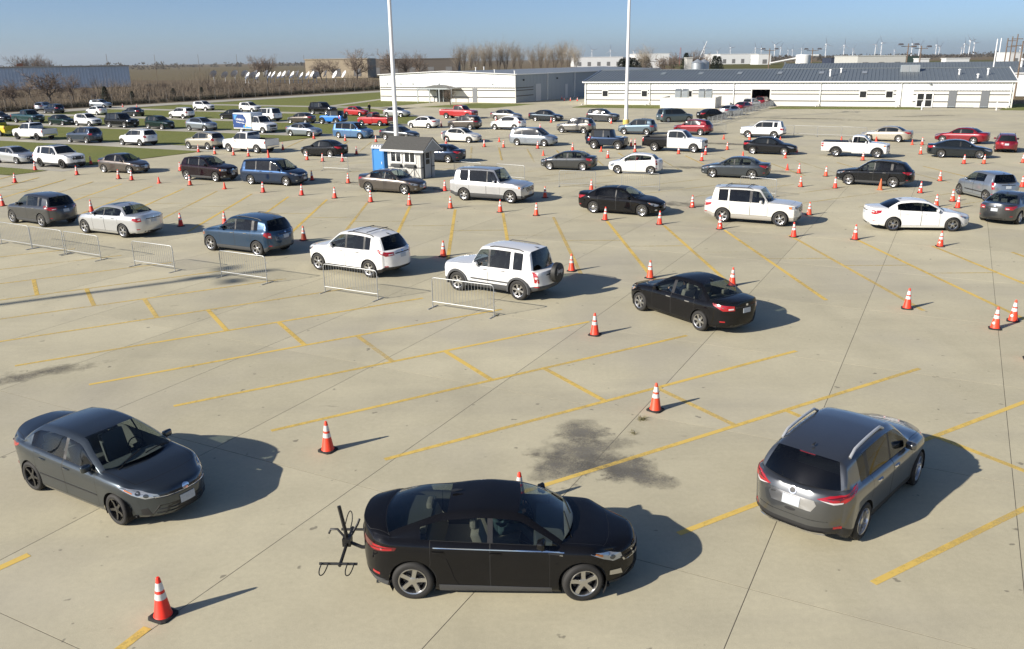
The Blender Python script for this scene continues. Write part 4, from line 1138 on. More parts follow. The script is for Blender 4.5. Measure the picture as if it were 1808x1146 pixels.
w = MB(); w.box((40, 15, 8.5), (2, 2, 1.2)); w.obj('roof_unit', mat('rusty_unit', (.22, .10, .06), .8), hd)
for u in (-10, 14, 30):
    w = MB(); w.box((u, -.14, 6.2), (2.2, .06, 1.6)); w.obj('louvre', mat('blue_louvre', (.09, .15, .22), .6), hd)
# distant buildings
FARC = {'white': (.64, .65, .65), 'tan': (.40, .33, .23), 'brown': (.10, .085, .07), 'pale': (.50, .50, .47), 'green': (.03, .055, .045), 'navy': (.03, .04, .07)}
for x0, x1, Y, h, dep, colr, lab in FAR:
    t_ = tag(empty('distant_building', ((x0 + x1) / 2, Y, 0)), lab, 'building', 'distant buildings')
    w = MB(); ww = x1 - x0; hh = max(h, 2.4)
    w.box((0, dep / 2, hh / 2), (ww, dep, hh)); w.obj('wall', mat('far_' + colr, FARC[colr], .7), t_)
    w = MB(); w.box((0, dep / 2, hh + .2), (ww + .6, dep + .6, .4)); w.obj('roof', mat('far_roof_' + colr, tuple(min(.8, c * 1.05 + .02) for c in FARC[colr]), .6), t_)
    n = int(min(9, ww / 9))
    for k in range(n):
        w = MB(); w.box((-ww / 2 + ww * (k + .5) / n, -.06, hh * .30), (ww / n * .35, .1, hh * .42)); w.obj('loading_door', mat('far_door', (.16, .16, .16), .6), t_)

M_SATIN = mat('satin_silver_rail', (.55, .56, .57), .35, .35)
# ================================================================ vehicles
def pchip(t, P, tq):
    t = np.asarray(t, float); P = np.asarray(P, float)
    h = np.diff(t); d = (P[1:] - P[:-1]) / h[:, None]
    n = len(t); m = np.zeros_like(P)
    if n == 2:
        m[:] = d[0]
    else:
        for i in range(1, n - 1):
            w1 = 2 * h[i] + h[i - 1]; w2 = h[i] + 2 * h[i - 1]
            ok = d[i - 1] * d[i] > 0
            a = np.where(ok, d[i - 1], 1.0); b = np.where(ok, d[i], 1.0)
            m[i] = np.where(ok, (w1 + w2) / (w1 / a + w2 / b), 0.0)
        def end(h0, h1, d0, d1):
            e = ((2 * h0 + h1) * d0 - h0 * d1) / (h0 + h1)
            e = np.where(e * d0 <= 0, 0.0, e)
            return np.where((d0 * d1 <= 0) & (np.abs(e) > 3 * np.abs(d0)), 3 * d0, e)
        m[0] = end(h[0], h[1], d[0], d[1]); m[-1] = end(h[-1], h[-2], d[-1], d[-2])
    k = np.clip(np.searchsorted(t, tq, 'right') - 1, 0, n - 2)
    s = ((tq - t[k]) / h[k])[:, None]; hh = h[k][:, None]
    return ((1 + 2 * s) * (1 - s) ** 2) * P[k] + s * (1 - s) ** 2 * hh * m[k] + s * s * (3 - 2 * s) * P[k + 1] + s * s * (s - 1) * hh * m[k + 1]

def pchip_b(t, P, tq, breaks):
    """pchip with the tangent broken at the given knots"""
    t = np.asarray(t, float); P = np.asarray(P, float)
    cuts = [0] + sorted(breaks) + [len(t) - 1]
    out = np.zeros((len(tq), P.shape[1]))
    for a, b in zip(cuts[:-1], cuts[1:]):
        sel = (tq >= t[a] - 1e-9) & (tq <= t[b] + 1e-9)
        if sel.any():
            out[sel] = pchip(t[a:b + 1], P[a:b + 1], np.clip(tq[sel], t[a], t[b]))
    return out

class Spec(dict):
    __getattr__ = dict.__getitem__

BASE = dict(kind='sedan', L=4.85, W=1.83, H=1.47, wb=2.776, fo=0.97, gc=0.17, r=0.335, tw=0.22, rr=0.68,
            zn=0.74, znc=0.70, zc=1.00, zb0=0.93, zb1=1.0, zg=1.09, zt=1.07, ztc=1.0,
            xc=1.02, xh=0.22, xp=-0.35, xr=-1.08, xg=-1.80, hz=0.05, rz=0.06, tumble=0.17,
            nose=(-.12, -.03, 0.0, -.02, -.05, -.10), tail=(.14, .05, 0.0, .01, .03, .05),
            nc=.42, nci=.15, tc=.36, tci=.13, xb=-0.12, xd0=0.78, xd1=-1.12, glass_u0=3.35, glass_u1=8.7,
            third=None, clad=0, ra=0.0, breaks=(3, 10), rails=0, arch_flare=0, crown=0.05, doors=2,
            lift0=0.05, lift1=0.09, cab_side=0.18, w_off=(-.09, -.028, -.014, 0, -.03, -.075), wheel='five')

T_BODY, T_WS, T_RW, T_SW, T_PIL, T_DF, T_DR, T_HOOD, T_TRUNK, T_CLAD, T_SEAM, T_BED, T_ROOF = range(13)

def car_arrays(S):
    wb2 = S.wb / 2; xF = wb2 + S.fo; xR = xF - S.L
    suv = S.kind in ('suv', 'van')
    x10 = S.xg
    xs = [xF - S.nc, wb2 + 0.12, min(wb2 - 0.28, wb2 * .5 + (S.xc - S.cab_side) * .5), S.xc - S.cab_side, 0, S.xh - .05, S.xh - .30, S.xp, S.xr, 0, x10 + (.17 if not suv else .12), 0, xR + S.tc]
    if suv:
        xs[12] = xR + S.tc; xs[10] = max(xs[12] + .10, xs[10]); xs[11] = (xs[10] + xs[12]) / 2
        xs[8] = max(S.xr + .05, xs[10] + .14)
    xs[0] = max(xs[0], wb2 + 0.42)
    xs[2] = max(xs[2], xs[3] + .06); xs[1] = max(xs[1], xs[2] + .10)
    xs[4] = (xs[3] + xs[5]) / 2; xs[9] = (xs[8] + xs[10]) / 2; xs[11] = (xs[10] + xs[12]) / 2
    xu = [xF + S.nose[5], xs[1] + .02, xs[2], S.xc, 0, S.xh, S.xh - .27, S.xp, S.xr, 0, S.xg, 0, xR + S.tail[5]]
    xu[4] = (xu[3] + xu[5]) / 2; xu[9] = (xu[8] + xu[10]) / 2; xu[11] = (xu[10] + xu[12]) / 2
    hw = S.W / 2 - np.array([S.nci, .02, 0, 0, 0, 0, 0, 0, 0, .005, .02, .05, S.tci])
    if suv: hw = S.W / 2 - np.array([S.nci, .02, 0, 0, 0, 0, 0, 0, .01, .025, .05, .075, S.tci])
    zb = np.zeros(13); zb[0] = S.znc; zb[3] = S.zb0
    zb[1] = S.znc + (S.zb0 - S.znc) * .78; zb[2] = S.znc + (S.zb0 - S.znc) * .93
    for i in range(4, 11):
        f = (xs[3] - xs[i]) / (xs[3] - xs[10]); zb[i] = S.zb0 + (S.zb1 - S.zb0) * f
    zb[12] = S.ztc; zb[11] = (zb[10] + zb[12]) / 2 + .01
    zc = np.zeros(13)
    zc[0] = S.zn; zc[3] = S.zc; zc[1] = S.zn + (S.zc - S.zn) * .66; zc[2] = S.zn + (S.zc - S.zn) * .86
    zc[5] = S.H - S.hz; zc[6] = S.H - S.hz * .32; zc[7] = S.H; zc[8] = S.H - S.rz
    zc[10] = S.zg; zc[12] = S.zt; zc[11] = (S.zg + S.zt) / 2 + .012
    P = np.zeros((13, 11, 3))
    fr = [0, .13, .42, .76, .92, 1]
    lift = [S.lift0, S.lift0 * .3, 0, 0, 0, 0, 0, 0, 0, S.lift1 * .2, S.lift1 * .45, S.lift1 * .75, S.lift1]
    for i in range(13):
        z0 = S.gc + lift[i]
        for j in range(6):
            P[i, j] = (xs[i], hw[i] + S.w_off[j], z0 + (zb[i] - z0) * fr[j])
    def put(i, ys, zs):
        for k in range(5):
            P[i, 6 + k, 1:] = (ys[k], zs[k])
    for i in (0, 1, 2, 11, 12):
        h = hw[i]; d = zc[i] - zb[i]
        put(i, (h - .12, h - .17, h - .26, (h - .26) * .5, 0), [zb[i] + d * k for k in (.25, .42, .66, .94, 1)])
    for i in (3, 10):
        h = hw[i]; d = zc[i] - zb[i]
        put(i, (h - .092, h - .115, h - .17, (h - .17) * .5, 0), (zb[i] + .01, zb[i] + .022, zb[i] + min(.05, d * .7), zb[i] + d * .93, zc[i]))
    for i in (5, 6, 7, 8):
        h = hw[i] - .075 - S.tumble * (1.0 if i < 8 else 1.12); z = zc[i]; c = S.crown
        put(i, (h, h - .045, h - .115, (h - .115) * .5, 0), (z - c - .052, z - c - .016, z - c * .45, z - c * .1, z))
    for i, a, b, bl in ((4, 3, 5, .02), (9, 8, 10, .02 if not suv else .012)):
        P[i, 6:, 1:] = (P[a, 6:, 1:] + P[b, 6:, 1:]) / 2
        P[i, 6:, 2] += bl
        P[i, 6:9, 1] += bl * .5
    wx = [0, .10, .25, .80, 1.0]
    for i in range(13):
        for k in range(5):
            w = wx[k]
            if i in (0, 12):
                w = 1 - (P[i, 6 + k, 1] / P[i, 5, 1]) ** S.get('pw', 3.2)
            P[i, 6 + k, 0] = xs[i] + (xu[i] - xs[i]) * w
        if i in (4, 9): P[i, 6:, 0] += (.012 if i == 4 else -.012)
    if S.kind == 'pickup':
        zf = S.gc + .42; zr = S.zt
        for i in (10, 11, 12):
            h = hw[i]
            rail = zb[i] = S.zt - .01
            for j in range(6):
                z0 = S.gc + lift[i] + .05; P[i, j, 2] = z0 + (rail - z0) * fr[j]
            put(i, (h - .085, h - .13, h - .15, (h - .15) * .5, 0), (rail + .012, rail + .008, zf, zf, zf))
            P[i, 6:, 0] = xs[i]
        P[10, 5:7, 2] = S.zt
    return P, xs, xu, hw, zb, zc

def build_body(S, lod):
    """returns a bmesh with tagged faces plus the numbers the details need"""
    P, xs, xu, hw, zb, zc = car_arrays(S)
    res = (.045, .075, .13)[lod]
    t = np.concatenate([[0], np.cumsum(np.maximum(.04, -np.diff(xs)))])
    tq = []; stc = []
    for i in range(12):
        ln = max(-(xs[i + 1] - xs[i]), -(xu[i + 1] - xu[i]))
        n = max(2, int(round(ln / res)))
        stc.append(len(tq)); tq += list(t[i] + (t[i + 1] - t[i]) * np.arange(n) / n)
    stc.append(len(tq)); tq.append(t[12]); tq = np.array(tq)
    ncol = len(tq)
    R = np.zeros((ncol, 11, 3))
    for j in range(11):
        br = [] if j <= 5 else list(S.breaks)
        R[:, j] = pchip_b(t, P[:, j], tq, br)
    cnt = ([2, 6, 6, 3, 2, 6, 2, 2, 4, 4], [2, 4, 4, 2, 1, 4, 1, 1, 3, 3], [1, 3, 2, 1, 1, 2, 1, 1, 2, 2])[lod]
    jq = []; jr = []
    for j in range(10):
        jr.append(len(jq)); jq += list(j + np.arange(cnt[j]) / cnt[j])
    jr.append(len(jq)); jq.append(10.0); jq = np.array(jq); nrow = len(jq)
    G = np.zeros((ncol, nrow, 3)); tj = np.arange(11.0)
    for i in range(ncol):
        cb = [3, 5]
        if S.kind == 'pickup' and i > stc[10]: cb = [3, 5, 6, 7, 8]
        G[i] = pchip_b(tj, R[i], jq, cb)
    if S.kind == 'pickup':           # rear wall of the cab and the tailgate are steep steps
        pass
    J5 = jr[5]
    # fascias
    def fascia(col, prof, sgn, xt):
        E = G[col]; top = E[J5:]
        g = (top[:, 0] - top[0, 0]) / (top[-1, 0] - top[0, 0] + 1e-9) if abs(top[-1, 0] - top[0, 0]) > 1e-4 else 1 - (top[:, 1] / top[0, 1]) ** 2.6
        pr = pchip(np.arange(6.0), np.array(prof)[:, None], jq[:J5 + 1])[:, 0]
        F = np.zeros((J5 + 1, nrow - J5, 3))
        for r in range(J5 + 1):
            xc_ = xt + pr[r]; w = (r / J5) ** 2
            F[r, :, 0] = E[r, 0] + (xc_ - E[r, 0]) * g
            F[r, :, 1] = E[r, 1] * top[:, 1] / top[0, 1]
            F[r, :, 2] = E[r, 2] + (top[:, 2] - top[0, 2]) * w
        F[J5, :, :] = top
        return F
    xF = S.wb / 2 + S.fo; xR = xF - S.L
    FF = fascia(0, S.nose, 1, xF)
    if S.kind == 'pickup':
        E = G[-1]; TB = [np.array([.0, .0, .0, .0, .0, .0])]
        sv = G[-1].copy()
        h = hw[12]; rail = S.zt
        top = np.array([[xs[12], sv[J5, 1] * (1 - k / (nrow - 1 - J5)), rail] for k in range(nrow - J5)])
        FR = np.zeros((J5 + 1, nrow - J5, 3))
        pr = pchip(np.arange(6.0), np.array(S.tail)[:, None], jq[:J5 + 1])[:, 0]
        for r in range(J5 + 1):
            f = np.arange(nrow - J5) / (nrow - 1 - J5)
            g = 1 - (1 - f) ** 5
            FR[r, :, 1] = sv[r, 1] * (1 - f)
            FR[r, :, 0] = sv[r, 0] + (xR + pr[r] - sv[r, 0]) * g
            FR[r, :, 2] = sv[r, 2]
    else:
        FR = fascia(ncol - 1, S.tail, -1, xR)
    bm = bmesh.new(); tl = bm.faces.layers.int.new('tag')
    colx = G[:, 0, 0]
    u_of = np.interp(np.arange(ncol - 1) + .5, stc, np.arange(13))
    xmid = (colx[1:] + colx[:-1]) / 2
    def tagof(i, k):
        u = u_of[i]; j = jq[k] + 1e-6; x = xmid[i]; jm = (jq[k] + jq[k + 1]) / 2
        if jm > 8 and 3 < u < 5: return T_WS
        if jm > 8 and 8 < u < 10 and S.kind != 'pickup': return T_RW
        if S.kind == 'pickup' and jm > 8 and 8 < u < 9.15: return T_RW
        if jm > 5 and jm < 6 and S.glass_u0 < u < S.glass_u1:
            if abs(x - S.xb) < .045: return T_PIL
            if S.third and abs(x - S.third) < .05: return S.get('third_tag', T_PIL)
            return T_SW
        if S.kind == 'pickup' and u > 10 and jm > 6: return T_BED
        if S.get('bedtag') and u > 10: return T_ROOF
        if jm < 1 + S.clad and S.clad: return T_CLAD
        if .9 < jm < 5 and S.xd1 < x < S.xd0 and S.doors:
            if x > S.xb: return T_DF
            if S.doors == 2: return T_DR
        if jm > 7 and .45 < u < 2.93: return T_HOOD
        if jm > 7 and u > 10 and S.kind == 'sedan': return T_TRUNK
        if S.get('softtop') and jm > 5 and 5 < u < 10.01: return T_ROOF
        if S.get('blackroof') and jm > 7.9 and 5 < u < 8: return T_ROOF
        return T_BODY
    for sg in (1, -1):
        V = [[bm.verts.new((p[0], p[1] * sg, p[2])) for p in row] for row in G]
        def quad(a, b, c, d, tg):
            try:
                f = bm.faces.new((d, c, b, a) if sg > 0 else (a, b, c, d)); f[tl] = tg
            except ValueError: pass
        for i in range(ncol - 1):
            for k in range(nrow - 1):
                quad(V[i + 1][k], V[i][k], V[i][k + 1], V[i + 1][k + 1], tagof(i, k))
        for F, rear in ((FF, 0), (FR, 1)):
            W = [[bm.verts.new((p[0], p[1] * sg, p[2])) for p in row] for row in F]
            for r in range(J5):
                tg = T_CLAD if (S.clad and (jq[r] + jq[r + 1]) / 2 < 1 + S.clad) else T_BODY
                for c in range(nrow - J5 - 1):
                    if rear: quad(W[r][c], W[r + 1][c], W[r + 1][c + 1], W[r][c + 1], tg)
                    else: quad(W[r + 1][c], W[r][c], W[r][c + 1], W[r + 1][c + 1], tg)
            if rear and S.kind == 'pickup':      # inside of the tailgate
                xi = -0.06
                for c in range(nrow - J5 - 1):
                    a, b = W[J5][c], W[J5][c + 1]
                    ai = bm.verts.new((FR[J5][c][0] + .06, a.co.y * .93, a.co.z)); bi = bm.verts.new((FR[J5][c + 1][0] + .06, b.co.y * .93, b.co.z))
                    al = bm.verts.new((ai.co.x, ai.co.y, S.gc + .42)); bl = bm.verts.new((bi.co.x, bi.co.y, S.gc + .42))
                    quad(a, ai, bi, b, T_BODY); quad(ai, al, bl, bi, T_BED)
    bmesh.ops.remove_doubles(bm, verts=bm.verts[:], dist=.0006)
    bmesh.ops.dissolve_degenerate(bm, edges=bm.edges[:], dist=.0004)
    bm.faces.ensure_lookup_table()
    # wheel arches
    ra = S.ra or S.r * 1.13
    for ax in (S.wb / 2, -S.wb / 2):
        kill = [f for f in bm.faces if abs(f.calc_center_median().y) > S.W / 2 - .30 and math.hypot(f.calc_center_median().x - ax, f.calc_center_median().z - S.r) < ra and f.calc_center_median().z < S.r + ra]
        ks = set(kill)
        vs = set(v for f in kill for v in f.verts if any(g not in ks for g in v.link_faces))
        bmesh.ops.delete(bm, geom=kill, context='FACES')
        for v in vs:
            if not v.is_valid: continue
            dx, dz = v.co.x - ax, v.co.z - S.r; d = math.hypot(dx, dz)
            if d > 1e-3 and dz > -.1:
                v.co.x = ax + dx / d * ra; v.co.z = max(S.r + dz / d * ra, S.gc)
    # panel gaps
    if lod < 2:
        for tg in (T_DF, T_DR, T_HOOD, T_TRUNK):
            for sg in (1, -1, 0):
                if (sg == 0) != (tg in (T_HOOD, T_TRUNK)): continue
                fs = [f for f in bm.faces if f[tl] == tg and (sg == 0 or f.calc_center_median().y * sg > 0)]
                if fs:
                    r = bmesh.ops.inset_region(bm, faces=fs, thickness=(.010, .012)[lod], use_even_offset=True, use_boundary=True)
                    for f in r['faces']: f[tl] = T_SEAM
    bm.normal_update()
    return bm, tl, dict(P=P, xs=xs, hw=hw, zb=zb, zc=zc, xF=xF, xR=xR, ra=ra)

def sub_mesh(bm, faces, name, mats, mi_of=None, inset=0.0, inset_mi=1, angle=40):
    nb = bmesh.new(); mp = {}
    out = []
    for f in faces:
        vs = []
        for v in f.verts:
            if v not in mp: mp[v] = nb.verts.new(v.co)
            vs.append(mp[v])
        try:
            g = nb.faces.new(vs)
        except ValueError:
            continue
        g.material_index = mi_of(f) if mi_of else 0
        out.append(g)
    if inset > 0:
        r = bmesh.ops.inset_region(nb, faces=out, thickness=inset, depth=0.0, use_even_offset=True, use_boundary=True)
        for g in r['faces']: g.material_index = inset_mi
    return bm_mesh(name, nb, mats, True, angle)

def hull_patch(bvh, poly, origin, U, D, off=.004, rings=3, step=.05, zrel=0.0, thick=.012):
    """outline (u, z) thrown on the body along D; the sheet follows the body's skin"""
    pts = []
    n = len(poly)
    for i in range(n):
        a, b = poly[i], poly[(i + 1) % n]
        k = max(1, int(math.hypot(b[0] - a[0], b[1] - a[1]) / step))
        for q in range(k): pts.append((a[0] + (b[0] - a[0]) * q / k, a[1] + (b[1] - a[1]) * q / k))
    cx = sum(p[0] for p in pts) / len(pts); cz = sum(p[1] for p in pts) / len(pts)
    vs = []; fs = []; m = len(pts)
    def cast(u, z, o):
        st = Vector((origin[0], origin[1], 0)) + U * u + Vector((0, 0, z)) - D * 4.0
        h = bvh.ray_cast(st, D, 9.0)
        if h[0] is None: return None
        nn = h[1]
        if nn.dot(D) > 0: nn = -nn
        return h[0] + nn * o
    last = None
    for rg in range(rings + 1):
        k = 1 - rg / rings
        for p in pts:
            q = cast(cx + (p[0] - cx) * k, cz + (p[1] - cz) * k, off)
            if q is None: q = last if last is not None else Vector((origin[0], origin[1], cz))
            last = q
            vs.append(q)
            if rg == rings: break
    for rg in range(rings - 1):
        for i in range(m):
            a, b = rg * m + i, rg * m + (i + 1) % m
            fs.append((a, b, b + m, a + m))
    c = rings * m
    for i in range(m):
        fs.append(((rings - 1) * m + i, (rings - 1) * m + (i + 1) % m, c))
    base = len(vs)
    for i in range(m):
        vs.append(vs[i] + D * thick)
    for i in range(m):
        fs.append((base + i, base + (i + 1) % m, (i + 1) % m, i))
    return vs, fs

def patch_mesh(name, bvh, poly, mats, az=0.0, side=1, org=(0, 0), rear=False, off=.004, down=False, rings=3, step=.05):
    """az: degrees the view is turned from straight on towards the car's side"""
    if down:
        U = Vector((1, 0, 0)); D = Vector((0, 0, -1))
        vs = []
        n = len(poly); fs = []
        st = [Vector((p[0], p[1], 3)) for p in poly]
        pts = []
        for i in range(n):
            a, b = poly[i], poly[(i + 1) % n]; k = max(1, int(math.hypot(b[0] - a[0], b[1] - a[1]) / .08))
            for q in range(k): pts.append((a[0] + (b[0] - a[0]) * q / k, a[1] + (b[1] - a[1]) * q / k))
        cx = sum(p[0] for p in pts) / len(pts); cy = sum(p[1] for p in pts) / len(pts); m = len(pts)
        for rg in range(4):
            k = 1 - rg / 3
            for p in pts:
                x, y = cx + (p[0] - cx) * k, cy + (p[1] - cy) * k
                h = bvh.ray_cast(Vector((x, y, 3)), D, 4)
                vs.append((h[0] if h[0] else Vector((x, y, 1))) + Vector((0, 0, off)))
                if rg == 3: break
        for rg in range(2):
            for i in range(m):
                a, b = rg * m + i, rg * m + (i + 1) % m; fs.append((a, b, b + m, a + m))
        for i in range(m): fs.append((2 * m + i, 2 * m + (i + 1) % m, 3 * m))
        base = len(vs)
        for i in range(m): vs.append(vs[i] + D * .012)
        for i in range(m): fs.append((base + i, base + (i + 1) % m, (i + 1) % m, i))
        return py_mesh(name, vs, fs, mats, True, 30)
    a = math.radians(az)
    fx = -1 if rear else 1
    out = Vector((fx * math.cos(a), side * math.sin(a), 0))
    U = Vector((-fx * math.sin(a), side * math.cos(a), 0))      # +u towards the side
    vs, fs = hull_patch(bvh, poly, org, U, -out, off, rings, step)
    return py_mesh(name, vs, fs, mats, True, 30)

# ---------------------------------------------------------------- wheels
WHEELS = {}
def wheel_meshes(style, r, tw, rr):
    key = (style, round(r, 3), round(tw, 3), round(rr, 2))
    if key in WHEELS: return WHEELS[key]
    ri = r * rr; h = tw / 2
    t = MB()
    prof = [(ri - .012, -h + .01), (ri + .3 * (r - ri), -h - .006), (r - .03, -h - .002), (r - .008, -h + .018), (r, -h + .045)]
    g = 3
    for k in range(g):
        y = -h + .045 + (tw - .09) * (k + .5) / g
        prof += [(r, y - .008), (r - .012, y - .006), (r - .012, y + .006), (r, y + .008)]
    prof += [(r, h - .045), (r - .008, h - .018), (r - .03, h + .002), (ri + .3 * (r - ri), h + .006), (ri - .012, h - .01)]
    t.lathe(prof, 36, axis='y', cap=False)
    tyre = t.mesh('tyre', M_TYRE, True, 40)
    rimmat = {'black': M_RIM_BLACK, 'star_black': M_RIM_BLACK, 'dark': M_RIM_DARK}.get(style, M_RIM)
    w = MB()
    w.lathe([(ri, h - .012), (ri - .006, h + .002), (ri - .022, h - .004), (ri - .03, h - .03), (ri - .04, -h + .03)], 36, axis='y', cap=False)
    w.lathe([(ri - .03, -.02), (.02, -.021)], 28, axis='y', mi=1, cap=True)
    w.lathe([(ri * .72, .0), (ri * .70, .012), (.05, .014)], 24, axis='y', mi=2, cap=True)
    w.lathe([(.075, h - .06), (.07, h - .026), (.05, h - .018), (.012, h - .016)], 16, axis='y', cap=True)
    n, w0, w1, tk = {'five': (5, .075, .085, .035), 'star_black': (5, .06, .05, .035), 'black': (6, .07, .06, .03), 'six': (6, .07, .09, .03), 'ten': (10, .035, .03, .025),
                     'cover': (9, .06, .085, .02), 'dark': (10, .035, .03, .03), 'steel': (8, .1, .1, .02), 'seven': (7, .05, .055, .03), 'twin': (10, .04, .026, .03)}[style]
    for k in range(n):
        a = 2 * math.pi * k / n
        if style == 'twin': a = 2 * math.pi * ((k // 2) + (.13 if k % 2 else -.13)) / 5
        ca, sa = math.cos(a), math.sin(a)
        vs = []
        for (rad, wd, y1, th) in ((.05, w0, h - .022, .05), (ri * .55, (w0 + w1) / 2, h - .028, tk + .008), (ri - .012, w1, h - .012, tk)):
            for (yy, kk) in ((y1, .42), (y1, -.42), (y1 - th * .4, -.5), (y1 - th, -.5), (y1 - th, .5), (y1 - th * .4, .5)):
                q = wd * kk
                vs.append((rad * ca - q * sa, yy, rad * sa + q * ca))
        fs = []
        for s_ in range(2):
            for e in range(6):
                i, j = s_ * 6 + e, s_ * 6 + (e + 1) % 6
                fs.append((i, j, j + 6, i + 6))
        w.add(vs, fs)
    rim = w.mesh('rim', [rimmat, M_UNDER, M_STEEL], True, 30)
    WHEELS[key] = (tyre, rim)
    return WHEELS[key]

# ---------------------------------------------------------------- car interior pieces
INTER = {}
def rounded_box(dx, dy, dz, b=.04, seg=2):
    bm = bmesh.new()
    bmesh.ops.create_cube(bm, size=1.0)
    bmesh.ops.scale(bm, vec=(dx, dy, dz), verts=bm.verts[:])
    bmesh.ops.bevel(bm, geom=bm.edges[:], offset=b, segments=seg, affect='EDGES', profile=.6)
    return bm

def seat_mesh(matl, wide):
    key = ('seat', matl.name, wide)
    if key in INTER: return INTER[key]
    w = 1.25 if wide else .50
    bm = rounded_box(.52, w, .16, .05)
    bmesh.ops.translate(bm, vec=(.05, 0, .0), verts=bm.verts[:])
    b2 = rounded_box(.16, w, .62, .05)
    bmesh.ops.rotate(b2, cent=(0, 0, 0), matrix=Matrix.Rotation(-.30, 3, 'Y'), verts=b2.verts[:])
    bmesh.ops.translate(b2, vec=(-.30, 0, .32), verts=b2.verts[:])
    me = bpy.data.meshes.new('t'); b2.to_mesh(me); bm.from_mesh(me); b2.free(); bpy.data.meshes.remove(me)
    for y in ((-.4, .4) if wide else (0,)):
        b3 = rounded_box(.10, .27, .19, .045)
        bmesh.ops.translate(b3, vec=(-.42, y, .72), verts=b3.verts[:])
        me = bpy.data.meshes.new('t'); b3.to_mesh(me); bm.from_mesh(me); b3.free(); bpy.data.meshes.remove(me)
    INTER[key] = bm_mesh('seat', bm, matl, True, 50)
    return INTER[key]

def mirror_mesh(matl):
    key = ('mirror', matl.name)
    if key in INTER: return INTER[key]
    bm = rounded_box(.13, .20, .15, .05, 3)
    for v in bm.verts:
        if v.co.x > 0: v.co.y *= .82; v.co.z *= .8
    b = bm
    me = bm_mesh('mirror', b, [matl, M_BLACK], True, 50)
    INTER[key] = me
    return me

